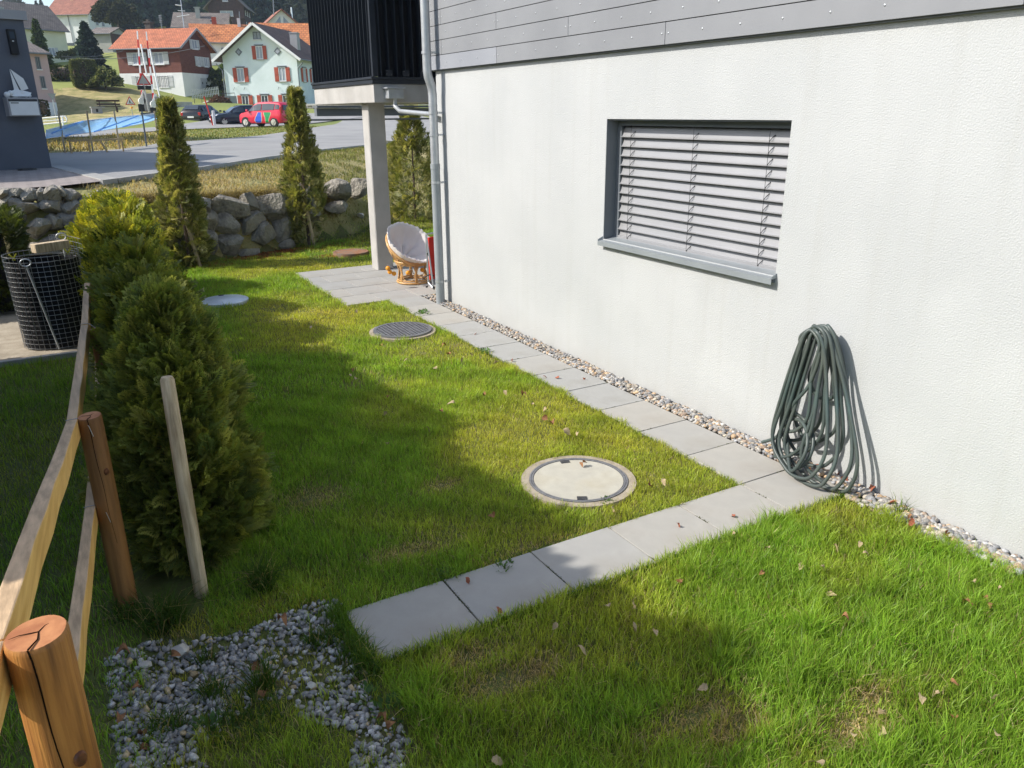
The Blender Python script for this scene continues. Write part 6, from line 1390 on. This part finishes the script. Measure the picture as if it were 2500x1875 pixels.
# forest on the hill: one mass of many conifers
ctm = []
r = np.random.default_rng(99)
NP = 620; xs_ = r.uniform(-6, 175, NP); ys_ = r.uniform(212, 340, NP); a_ = (xs_-CAM.x)/(ys_-CAM.y)
k = (a_ > 0.052) & (a_ < 0.7); xs_, ys_ = xs_[k], ys_[k]; NP = len(xs_); zs_ = H(xs_, ys_)
hh = r.uniform(15, 24, NP)*np.interp((xs_-CAM.x)/(ys_-CAM.y), [0.05, 0.075, 0.1, 0.6], [0.5, 0.85, 1, 1])
per = 150; u = r.uniform(0, 1, (NP, per))**1.2; th = r.uniform(0, 6.283, (NP, per)); wid = hh*r.uniform(0.16, 0.24, NP)
rr = (1-u)**0.8*wid[:, None]*r.uniform(0.6, 1.05, (NP, per))
P = np.stack([xs_[:, None]+rr*np.cos(th), ys_[:, None]+rr*np.sin(th), zs_[:, None]+0.05*hh[:, None]+u*hh[:, None]*0.95], 2).reshape(-1, 3)
D = np.stack([np.cos(th), np.sin(th), -0.25+0*th], 2).reshape(-1, 3)+r.normal(0, 0.3, (NP*per, 3))
kind = r.integers(0, 4, NP); pc = np.array([(0.05, 0.10, 0.06), (0.08, 0.13, 0.07), (0.06, 0.10, 0.075), (0.16, 0.17, 0.11)])[kind]
c = np.repeat(pc[:, None], per, 1).reshape(-1, 3)*r.uniform(0.7, 1.3, (NP*per, 1))
scatter('forest', LT, P, frames(D, r.uniform(0, 6.28, NP*per)), 1.9*r.uniform(0.6, 1.3, NP*per), c, M['farleaf'], kind='stuff')

# ------------------------------------------------------------ things along the street
# blue debris netting on the drive-side fence
nf = thing('net_fence', 'low post fence carrying translucent blue netting along the driveway', 'fence', (0, 0, 0))
PB = [(112, 377), (159, 373), (227, 370), (292, 364), (358, 358.6), (388, 356), (420, 351)]
pw = []
for px, py in PB:
    pw.append(atz(px, py, 1.24))
for i, p in enumerate(pw):
    obj('post', MB().bar((p.x, p.y, 1.1), (p.x+0.02, p.y, 1.24+1.08), 0.045, 0.045), M['wood_stake'] if i != 4 else M['greymetal'], nf)
mb = MB(); tp_ = [(112, 318), (159, 306), (203, 295), (273, 287), (338, 281), (405, 275)]; bt_ = [(112, 338), (159, 331), (209, 325), (285, 313), (347, 302), (405, 285)]
def interp(L, x):
    return float(np.interp(x, [q[0] for q in L], [q[1] for q in L]))
NX = 40
for i in range(NX+1):
    px = 112+(405-112)*i/NX; yb_ = interp(PB, px); q = atz(px, yb_, 1.24); dd = (q-CAM).dot(fw)
    for s in range(5):
        yy = interp(tp_, px)*(1-s/4)+interp(bt_, px)*s/4
        v = atd(px, yy, dd-0.05*math.sin(math.pi*s/4)+0.02*math.sin(i*1.7+s)); mb.v.append(tuple(v))
for i in range(NX):
    for s in range(4): mb.f.append((i*5+s, (i+1)*5+s, (i+1)*5+s+1, i*5+s+1)); mb.m.append(0)
obj('netting', mb, M['net'], nf, smooth=60, fixn=False)
mb = MB()
for L in (tp_, bt_):
    mb.tube([atd(px, interp(L, px), (atz(px, interp(PB, px), 1.24)-CAM).dot(fw)) for px in range(112, 406, 12)], 0.012, 5)
obj('rope', mb, M['white'], nf)
mb = MB()
for (a, b_) in (((126, 325), (203, 296)), ((160, 333), (273, 288)), ((230, 322), (338, 283)), ((300, 310), (390, 279))):
    mb.tube([atd(a[0], a[1], (atz(a[0], interp(PB, a[0]), 1.24)-CAM).dot(fw)-0.05), atd(b_[0], b_[1], (atz(b_[0], interp(PB, b_[0]), 1.24)-CAM).dot(fw)-0.05)], 0.02, 5)
obj('tie_strap', mb, M['net'], nf)
pz = atd(345, 300, 29); obj('top_rail', MB().bar(pw[4]+Vector((0, 0, 1.0)), pw[6]+Vector((0, 0, 1.05)), 0.05, 0.05), M['iron'], nf)
cr = atz(210, 373, 1.24)
tag(obj('wooden_frame', MB().bar((0, 0, 0), (0, 0, 0.36), 0.05, 0.05).bar((0.45, 0, 0), (0.45, 0, 0.36), 0.05, 0.05).bar((-0.03, 0, 0.36), (0.48, 0, 0.38), 0.06, 0.05).bar((0.45, 0.02, 0.36), (1.35, 0.3, 0.38), 0.05, 0.05).bar((0.9, 0.15, 0.0), (0.75, 0.1, 0.34), 0.04, 0.04).bar((1.3, 0.3, 0), (1.3, 0.3, 0.36), 0.04, 0.04),
        M['freshwood'], loc=(cr.x-0.35, cr.y-0.1, 1.2)), 'low trestle of fresh pale wood standing at the dry verge', 'wooden trestle')
# white tubular railing
rl = thing('railing', 'white tubular railing beside the give way sign post', 'railing', (0, 0, 0))
dd = 50; mb = MB()
q = lambda x, y: atd(x, y, dd)
obj('rails', MB().tube([q(104, 289), q(152, 284.5), q(160, 284.5), q(163, 290), q(163, 298), q(106, 304)], 0.05, 6).tube([q(104, 296), q(158, 292)], 0.03, 6), M['white'], rl)
obj('post', MB().tube([q(152, 284), q(156, 318)], 0.055, 6), M['white'], rl)
# give way sign seen from behind
p = atd(140, 300, 55); yv = atd(127, 236, 55)
sg = thing('give_way_sign', 'inverted triangular road sign seen from behind on a leaning grey pole', 'road sign', (p.x, p.y, p.z))
e = yv-p
obj('pole', MB().tube([(0, 0, -0.6), (e.x, 0, e.z-0.2)], 0.035, 8), M['galv'], sg)
obj('plate', MB().prism([(e.x-0.27, e.z+0.2), (e.x+0.27, e.z+0.2), (e.x, e.z-0.28)], -0.02, 0.0, 'y').add([], []), M['cap'], sg)
# roadworks sign
p = atd(325, 283, 60)
sg = thing('roadworks_sign', 'red bordered triangular roadworks sign on a thin post', 'road sign', (p.x, p.y, p.z))
s = 0.36; zc = (283-249)/FPX*60-0.05; xo = -0.06
obj('post', MB().tube([(0, 0.02, -0.3), (xo, 0.02, zc)], 0.025, 6), M['galv'], sg)
tri = lambda k, dz=0: [(xo-s*k, zc-0.22*k+dz), (xo+s*k, zc-0.22*k+dz), (xo, zc+0.42*k+dz)]
obj('plate', MB().prism(tri(1.0), -0.02, 0, 'y'), M['redpaint'], sg); obj('face', MB().prism(tri(0.74), -0.026, -0.021, 'y'), M['white'], sg)
obj('pictogram', MB().prism([(xo-0.02, zc-0.12), (xo+0.03, zc-0.12), (xo+0.02, zc+0.06), (xo-0.04, zc+0.1), (xo-0.07, zc+0.02)], -0.031, -0.027, 'y').prism([(xo+0.03, zc+0.0), (xo-0.12, zc-0.10), (xo-0.10, zc-0.12), (xo+0.04, zc-0.03)], -0.031, -0.027, 'y')
    .prism([(xo+0.06, zc-0.13), (xo+0.18, zc-0.13), (xo+0.12, zc-0.05)], -0.031, -0.027, 'y').prism([(xo-0.01+0.03*math.cos(a), zc+0.125+0.03*math.sin(a)) for a in [t*math.pi/4 for t in range(8)]], -0.031, -0.027, 'y'), M['black'], sg)
obj('warning_lamp', MB().sphere((xo+0.06, 0, zc-0.42), 0.09, 8), M['orange'], sg)
# bench and table
p = atd(268, 274, 62)
bn = thing('bench', 'dark brown two board park bench at the foot of the dry slope', 'bench', (p.x, p.y, p.z), R(6))
for z in (0.44, 0.86): obj('backrest_board' if z > 0.5 else 'seat_board', MB().box(-0.85, 0.85, -0.25 if z < 0.5 else -0.02, 0.0 if z < 0.5 else 0.02, z-(0.03 if z < 0.5 else 0.07), z+(0.02 if z < 0.5 else 0.07)), M['brownpaint'], bn)
obj('backrest_board', MB().box(-0.85, 0.85, -0.02, 0.02, 0.55, 0.66), M['brownpaint'], bn)
for x in (-0.6, 0.55): obj('leg', MB().bar((x, 0.0, -0.3), (x-0.05, 0.04, 0.9), 0.07, 0.07).bar((x, -0.25, -0.3), (x, -0.2, 0.42), 0.07, 0.07), M['brownpaint'], bn)
p = atd(240, 277, 61)
tb = thing('litter_box', 'low pale box table beside the park bench', 'box', (p.x, p.y, p.z), R(6))
obj('side_panel', MB().box(-0.45, 0.3, -0.15, 0.15, 0.0, 0.4), M['cap'], tb); obj('top', MB().box(-0.5, 0.5, -0.22, 0.22, 0.42, 0.5), M['plinth'], tb); obj('opening', MB().box(-0.15, 0.0, -0.16, -0.151, 0.1, 0.33), M['black'], tb)
# level crossing barriers
def barrier(label, base, tip, d, rodtip, rodbase):
    p = atd(base[0], base[1], d); t = thing('crossing_barrier', label, 'barrier', p, 0, 'raised level crossing barriers')
    T = atd(tip[0], tip[1], d)-p; n = 9
    for i in range(n):
        a = T*(i/n); b_ = T*((i+1)/n)
        obj('arm_stripe', MB().bar(a, b_, 0.16-0.009*i, 0.10), M['white'] if i % 2 == 0 else M['redpaint'], t)
    Rb, Rt = atd(rodbase[0], rodbase[1], d-0.3)-p, atd(rodtip[0], rodtip[1], d-0.3)-p
    obj('stay_rod', MB().tube([Rb, Rt], 0.06, 6), M['white'], t)
    obj('cabinet', MB().box(0.1, 0.9, -0.2, 0.5, -0.3, 1.1), M['cap'], t, bevel=0.03)
    obj('counterweight', MB().box(-0.35, 0.35, -0.15, 0.15, -0.35, 0.25), M['black'], t)
    obj('gear', MB().tube([(0, -0.2, 0.5), (0, 0.3, 0.5)], 0.28, 10).bar((-0.2, 0, 0.2), (0.25, 0, 1.3), 0.12, 0.2), M['white'], t)
    return t
barrier('raised red and white level crossing barrier, the one nearer the bench', (349, 262), (335, 76), 66, (344, 108), (358, 182))
barrier('raised red and white level crossing barrier, the one nearer the parked cars', (378, 270), (357, 78), 65, (366, 120), (394, 258))
p = atd(362, 262, 65.5); sg = thing('crossing_signal', 'triangular crossing signal with two black lamps between the raised barriers', 'signal', p)
obj('mast', MB().tube([(0, 0, -0.4), (-0.12, 0, 2.4)], 0.06, 8), M['galv'], sg)
obj('triangle', MB().prism([(-0.65, 1.75), (0.5, 1.75), (-0.07, 2.75)], -0.05, 0.0, 'y'), M['redpaint'], sg); obj('face', MB().prism([(-0.47, 1.85), (0.33, 1.85), (-0.07, 2.55)], -0.06, -0.051, 'y'), M['cap'], sg)
obj('lamp', MB().box(-0.60, -0.12, -0.15, 0.05, 1.38, 1.70), M['black'], sg); obj('lamp', MB().box(0.0, 0.46, -0.15, 0.05, 1.38, 1.70), M['black'], sg)
# red white marker pole, white post
p = atd(520, 306, 56)
tag(obj('marker_pole', MB().tube([(0, 0, 0), (-0.36, 0, 1.95)], 0.045, 8), M['redpaint'], loc=p), 'tall red marker pole standing in front of the black car', 'pole')
tag(obj('delineator_post', MB().box(-0.09, 0.09, -0.06, 0.06, 0, 1.0), M['white'], loc=atd(524.5, 306, 55.5), bevel=0.03), 'short white road post beside the red marker pole', 'post')
# railway wall, ramp, picket fence, lamp poles
rwl = thing('stone_wall', 'low dry stone wall along the railway right of the parked cars', 'wall', (0, 0, 0))
a, b_ = atd(742, 268, 78), atd(1010, 262, 74)
dirv = (b_-a); nst = 74
sh_ = [stone_tmpl(900+i) for i in range(4)]
stm = []
for i in range(4):
    me = MB().add([tuple(v) for v in sh_[i][0]], [tuple(f) for f in sh_[i][1]]); m_ = bpy.data.meshes.new('stone'); m_.from_pydata(me.v, [], me.f); m_.materials.append(M['rock']); stm.append(m_)
for rrow in range(3):
    for i in range(nst):
        o = bpy.data.objects.new('stone', stm[(i+rrow) % 4]); COL.objects.link(o); o.parent = rwl
        o.location = a+dirv*((i+0.5*(rrow % 2))/nst)+Vector((0, random.uniform(-0.05, 0.05), -0.05+rrow*0.20)); o.scale = (0.10*random.uniform(0.8, 1.2)*1.3, 0.12, 0.115*random.uniform(0.85, 1.15)); o.rotation_euler = (0, 0, random.uniform(-0.4, 0.4))
obj('core', MB().bar(a+Vector((0, 0.14, 0.1)), b_+Vector((0, 0.14, 0.1)), 0.16, 0.9), M['plinth'], rwl)
obj('footing', MB().bar(a+Vector((0, -0.05, -0.30)), b_+Vector((0, -0.05, -0.30)), 0.3, 0.22), M['concrete'], rwl)
rmp = thing('ramp_wall', 'pale concrete ramp wall rising to the shingled house', 'wall', (0, 0, 0))
obj('coping', MB().bar(atd(478, 262, 78), atd(524, 243, 82), 0.3, 0.22), M['concrete'], rmp); obj('wall_body', MB().bar(atd(530, 251, 82)-Vector((0, 0, 0)), atd(578, 250, 83), 0.4, 1.3), M['plinth'], rmp)
obj('handrail', MB().tube([atd(474, 240, 79), atd(476, 257, 79)], 0.03, 5).tube([atd(492, 236, 80), atd(494, 254, 80)], 0.03, 5).tube([atd(536, 229, 82), atd(573, 227, 83), atd(574, 243, 83)], 0.035, 5), M['iron'], rmp)
pf = thing('picket_fence', 'small grey picket fence beside the garage door of the shingled house', 'fence', (0, 0, 0))
pa, pb_ = atd(470, 240, 84), atd(534, 231, 86); pk0 = None
for i in range(17):
    p = pa.lerp(pb_, i/16)
    if pk0 is None: pk0 = obj('picket', MB().box(-0.035, 0.035, -0.015, 0.015, -0.1, 0.85), M['shutter_w'], pf); o = pk0
    else: o = pk0.copy(); COL.objects.link(o)
    o.location = p
obj('rail', MB().bar(pa+Vector((0, 0.03, 0.6)), pb_+Vector((0, 0.03, 0.6)), 0.03, 0.06).bar(pa+Vector((0, 0.03, 0.15)), pb_+Vector((0, 0.03, 0.15)), 0.03, 0.06), M['shutter_w'], pf)
tag(obj('concrete_block', MB().box(-0.9, 0.9, -0.5, 0.5, -0.4, 0.7), M['concrete'], loc=atd(445, 268, 74), bevel=0.02), 'pale concrete block below the drive of the shingled house', 'block')
for (px, py0, py1, d, lab) in ((668, 72, -30, 120, 'thin lamp pole rising before the forest, left of the small white house'), (758, 72, 5, 120, 'thin pole beside the balcony before the forest'), (586, 66, 28, 140, 'thin pole on the roof line before the dark chalet')):
    a, b_ = atd(px, py0, d), atd(px-2, py1, d); tag(obj('pole', MB().tube([a-Vector((0, 0, 2)), b_], 0.08, 6), M['greymetal']), lab, 'pole')
an = thing('aerial', 'tall television aerial mast with cross bars above the shingled house', 'aerial', (0, 0, 0)); d = 100
obj('mast', MB().tube([atd(450, 72, d), atd(441, 0, d)], 0.05, 6), M['galv'], an)
obj('elements', MB().tube([atd(432, 41, d), atd(462, 36, d)], 0.045, 5).tube([atd(434, 26, d), atd(452, 27, d)], 0.04, 5).tube([atd(428, 12, d), atd(444, 14, d)], 0.07, 5), M['galv'], an)
an = thing('aerial', 'small laddered aerial on a pole standing over the meadow', 'aerial', (0, 0, 0))
obj('mast', MB().tube([atd(396, 72, 98), atd(390, 36, 98)], 0.045, 6), M['greymetal'], an)
mb = MB()
for q in range(5): mb.tube([atd(386.5+q*0.6, 39+q*4, 98), atd(394+q*0.6, 38+q*4, 98)], 0.05, 5)
obj('elements', mb, M['greymetal'], an)
cb_ = thing('overhead_cable', 'pair of overhead cables crossing in front of the shingled house', 'cable', (0, 0, 0))
def sag(p, q, s, n=12): return [Vector(p).lerp(Vector(q), i/n)-Vector((0, 0, s*4*(i/n)*(1-i/n))) for i in range(n+1)]
obj('wire', MB().tube(sag(atd(160, 142, 82), atd(500, 112, 84), 0.5), 0.025, 5).tube(sag(atd(150, 137, 82), atd(300, 124, 84), 0.3), 0.02, 5), M['greymetal'], cb_)

# ------------------------------------------------------------ cars
def car(label, loc, heading, paint, L=3.8, Wd=1.66, Hh=1.55, kind='mini', stripes=False):
    """local x forward; rotation makes local x point along heading"""
    t = thing('parked_car', label, 'car', loc, heading, 'cars parked along the street')
    # station: x, z_low, z_belt, z_roof, half width low, half width belt, half width roof
    if kind == 'mini':
        S = [(-0.5, .42, .78, .80, .70, .74, .70), (-0.492, .32, .95, .98, .76, .79, .74), (-0.47, .26, 1.02, 1.34, .80, .82, .62), (-0.42, .24, 1.02, 1.50, .82, .83, .60), (-0.20, .24, 1.00, 1.55, .83, .835, .62), (0.05, .24, .97, 1.53, .83, .835, .62),
             (0.14, .24, .96, 1.42, .83, .83, .60), (0.26, .24, .94, 1.05, .83, .82, .66), (0.30, .24, .93, .95, .83, .81, .72), (0.43, .26, .84, .86, .80, .78, .68), (0.48, .30, .72, .74, .74, .72, .62), (0.5, .40, .60, .62, .62, .62, .55)]
    else:
        S = [(-0.5, .42, .72, .76, .70, .74, .70), (-0.492, .32, .90, .94, .78, .80, .74), (-0.46, .26, .98, 1.10, .84, .86, .70), (-0.38, .24, .98, 1.40, .86, .87, .62), (-0.18, .24, .95, 1.46, .87, .875, .62), (0.00, .24, .93, 1.44, .87, .875, .62),
             (0.07, .24, .92, 1.32, .87, .87, .62), (0.20, .24, .90, .98, .87, .86, .70), (0.25, .24, .88, .90, .87, .85, .76), (0.42, .26, .78, .80, .84, .80, .70), (0.48, .30, .66, .68, .76, .74, .62), (0.5, .40, .56, .58, .64, .64, .55)]
    kw = Wd/1.66/1.0 if kind == 'mini' else Wd/1.74; kh = Hh/(1.55 if kind == 'mini' else 1.46)
    mb = MB(); ns = len(S)
    for (x, zl, zb, zr_, wl, wb, wr) in S:
        x *= L; wl *= kw; wb *= kw; wr *= kw; zl *= 1; zb *= kh; zr_ *= kh
        ring_ = [(wl*0.92, zl), (wl, zl+0.14), (wb*1.0, (zl+zb)/2+0.05), (wb*0.97, zb), (wr, zr_-0.05), (wr*0.82, zr_)]
        for (y, z) in ring_: mb.v.append((x, y, z))
        for (y, z) in ring_[::-1]: mb.v.append((x, -y, z))
    for i in range(ns-1):
        for j in range(12): mb.f.append((i*12+j, i*12+(j+1) % 12, (i+1)*12+(j+1) % 12, (i+1)*12+j)); mb.m.append(0)
    mb.f.append(tuple(range(12))); mb.f.append(tuple(range((ns-1)*12, ns*12))[::-1]); mb.m += [0, 0]
    obj('body', mb, paint, t, smooth=35)
    def side(x, w, sgn, zz, k=1.008):           # point on side between belt and roof at fraction w
        xs2 = [s_[0]*L for s_ in S]
        g = lambda i: float(np.interp(x, xs2, [s_[i] for s_ in S]))
        zb, zr_, wb, wr = g(2)*kh, g(3)*kh-0.05, g(5)*kw*0.97, g(6)*kw
        return (x, sgn*((wb*(1-w)+wr*w)*k+0.028), zb*(1-w)+zr_*w)
    if kind == 'mini': wins = [(-0.455, -0.36, .15, .80), (-0.34, -0.07, .08, .86), (-0.05, 0.24, .08, .86)]
    else: wins = [(-0.40, -0.31, .15, .75), (-0.29, -0.06, .08, .86), (-0.04, 0.17, .08, .86)]
    for sgn in (-1, 1):
        mw = MB()
        for (a, b_, w0, w1) in wins:
            n = 6; lo = [side((a+(b_-a)*i/n)*L, w0, sgn, 0) for i in range(n+1)]; hi_ = []
            for i in range(n+1):
                xx = (a+(b_-a)*i/n)*L
                hi_.append(side(xx, w1, sgn, 0))
            for i in range(n): mw.add([lo[i], lo[i+1], hi_[i+1], hi_[i]], [(0, 1, 2, 3)])
        obj('side_window', mw, M['glass'], t, fixn=False)
        obj('mirror', MB().box(S[7][0]*L-0.12, S[7][0]*L+0.02, sgn*(0.84*kw), sgn*(0.84*kw+0.16), 0.95*kh, 1.08*kh), paint, t, bevel=0.03)
        obj('headlight', MB().sphere((S[-3][0]*L+0.0, sgn*0.60*kw, 0.70*kh), 0.13, 8, 0, 1.2, 1.2, 0.8), M['lamp_glass'], t, smooth=60)
        zt0 = 0.95 if kind == 'mini' else 0.80
        obj('tail_light', MB().box(-0.5*L+0.0, -0.465*L, sgn*0.60*kw, sgn*0.80*kw, zt0*kh-0.12, zt0*kh+(0.30 if kind == 'mini' else 0.12)), M['tail'], t, bevel=0.02)
        for xf in (-0.315, 0.325):
            x = xf*L; y = sgn*(0.80*kw)
            tag_ = obj('wheel', MB().tube([(x, y-sgn*0.16, 0.30), (x, y+sgn*0.02, 0.30), (x, y+sgn*0.035, 0.30)], [0.30, 0.30, 0.27], 20), M['rubber'], t, smooth=40)
            rm = MB().tube([(x, y+sgn*0.030, 0.30), (x, y+sgn*0.040, 0.30)], [0.20, 0.20], 16)
            for q in range(5):
                a = 2*math.pi*q/5; rm.bar((x, y+sgn*0.048, 0.30), (x+0.185*math.cos(a), y+sgn*0.048, 0.30+0.185*math.sin(a)), 0.05, 0.05)
            obj('rim', rm, M['rim'], tag_)
            ar = MB().tube([(x, y-sgn*0.02, 0.31), (x, y+sgn*0.026, 0.31)], [0.345, 0.345], 20); obj('wheel_arch', ar, M['black'], t)
    # rear and front screens
    def scr(i0_, i1_, e0, e1, outx, nm):
        a, b_ = S[i0_], S[i1_]
        x0_, x1_ = a[0]*L, b_[0]*L; z0_, z1_ = (a[3]*kh if a[3] > a[2]+0.1 else a[2]*kh+0.03), b_[3]*kh
        w0_, w1_ = (a[6] if a[3] > a[2]+0.1 else a[5]*0.88)*kw*0.9, b_[6]*kw*0.86
        P_ = [(x0_, w0_, z0_), (x0_, -w0_, z0_), (x1_, -w1_, z1_), (x1_, w1_, z1_)]
        P_ = [Vector(q)+Vector(outx) for q in P_]; c_ = sum(P_, Vector())/4
        P_ = [c_+(q-c_)*0.9 for q in P_]
        obj(nm, MB().add(P_, [(0, 1, 2, 3)]), M['glass'], t, fixn=False)
    if kind == 'mini': scr(1, 2, 0, 0, (-0.045, 0, 0.02), 'rear_window'); scr(7, 6, 0, 0, (0.05, 0, 0.035), 'windscreen')
    else: scr(2, 3, 0, 0, (-0.045, 0, 0.02), 'rear_window'); scr(7, 6, 0, 0, (0.05, 0, 0.035), 'windscreen')
    obj('rear_plate', MB().box(-0.5*L-0.03, -0.5*L-0.005, -0.26, 0.26, 0.56, 0.68), M['white'], t)
    obj('front_plate', MB().box(0.5*L+0.001, 0.5*L+0.02, -0.26, 0.26, 0.42, 0.53), M['white'], t)
    obj('grille', MB().box(0.5*L-0.03, 0.5*L+0.006, -0.40, 0.40, 0.54, 0.62), M['black'], t)
    obj('bumper', MB().box(-0.5*L-0.02, -0.5*L+0.03, -0.72*kw, 0.72*kw, 0.30, 0.46), paint if stripes else M['black'], t, bevel=0.02)
    obj('bumper', MB().box(0.5*L-0.05, 0.5*L+0.005, -0.62*kw, 0.62*kw, 0.26, 0.40), paint if stripes else M['black'], t, bevel=0.02)
    if stripes:
        for sgn in (1, -1):
            for (mt_, cxs, hws) in (('stripeblue', (0.12, 0.10, 0.06, 0.0, -0.05), (0.20, 0.27, 0.24, 0.16, 0.13)), ('stripegreen', (-0.60, -0.62, -0.66, -0.68, -0.68), (0.12, 0.12, 0.15, 0.24, 0.27))):
                for (gr_, mm_, of) in ((0.05, 'stripeedge', 0.006), (0.0, mt_, 0.010)):
                    mb = MB(); n = 12
                    for i in range(n+1):
                        tt = i/n; z = 0.28+tt*0.66
                        cxn = float(np.interp(tt, [0, .25, .5, .75, 1], cxs)); hw = float(np.interp(tt, [0, .25, .5, .75, 1], hws))+gr_
                        yy = float(np.interp(z, [0.24, 0.38, 0.67, 0.99], [0.92*0.83, 0.83, 0.835, 0.81]))*kw+of
                        mb.v += [(cxn-hw, sgn*yy, z), (cxn+hw, sgn*yy, z)]
                    for i in range(n): mb.f.append((2*i, 2*i+1, 2*i+3, 2*i+2)); mb.m.append(0)
                    obj('stripe', mb, M[mm_], t, fixn=False)
    return t
pc_ = atd(634, 306, 53)
sz = 1.30
car('bright red hatchback with blue and green wavy stripes on its doors', Vector((pc_.x+0.7, pc_.y+0.6, 1.34)), R(128), M['carred'], 3.65, 1.66, 1.62, 'mini', True)
pb_ = atd(575, 306, 59); car('dark navy car behind the red hatchback, its front towards the red pole', Vector((pb_.x+0.4, pb_.y+0.3, 1.36)), R(186), M['carblue'], 4.25, 1.75, 1.46, 'estate')
pb_ = atd(508, 306, 61); car('black estate car seen from the rear, left of the navy car', Vector((pb_.x, pb_.y+0.9, 1.36)), R(52), M['carblack'], 4.3, 1.78, 1.52, 'estate')
pb_ = atd(626, 306, 63); car('slate grey car mostly hidden behind the red hatchback', Vector((pb_.x, pb_.y+0.5, 1.37)), R(186), M['cargrey'], 4.1, 1.74, 1.44, 'estate')

# haze in the valley air
hzm = bpy.data.materials.new('valley_haze'); hzm.use_nodes = True; nt = hzm.node_tree; nt.nodes.clear()
pv_ = nt.nodes.new('ShaderNodeVolumePrincipled'); pv_.inputs['Color'].default_value = (0.70, 0.84, 1.0, 1); pv_.inputs['Density'].default_value = 0.0003; pv_.inputs['Anisotropy'].default_value = 0.2
ou = nt.nodes.new('ShaderNodeOutputMaterial'); nt.links.new(pv_.outputs[0], ou.inputs['Volume'])
hz = obj('haze', MB().box(-170, 280, -12, 440, -3, 85), hzm); tag(hz, kind='stuff')
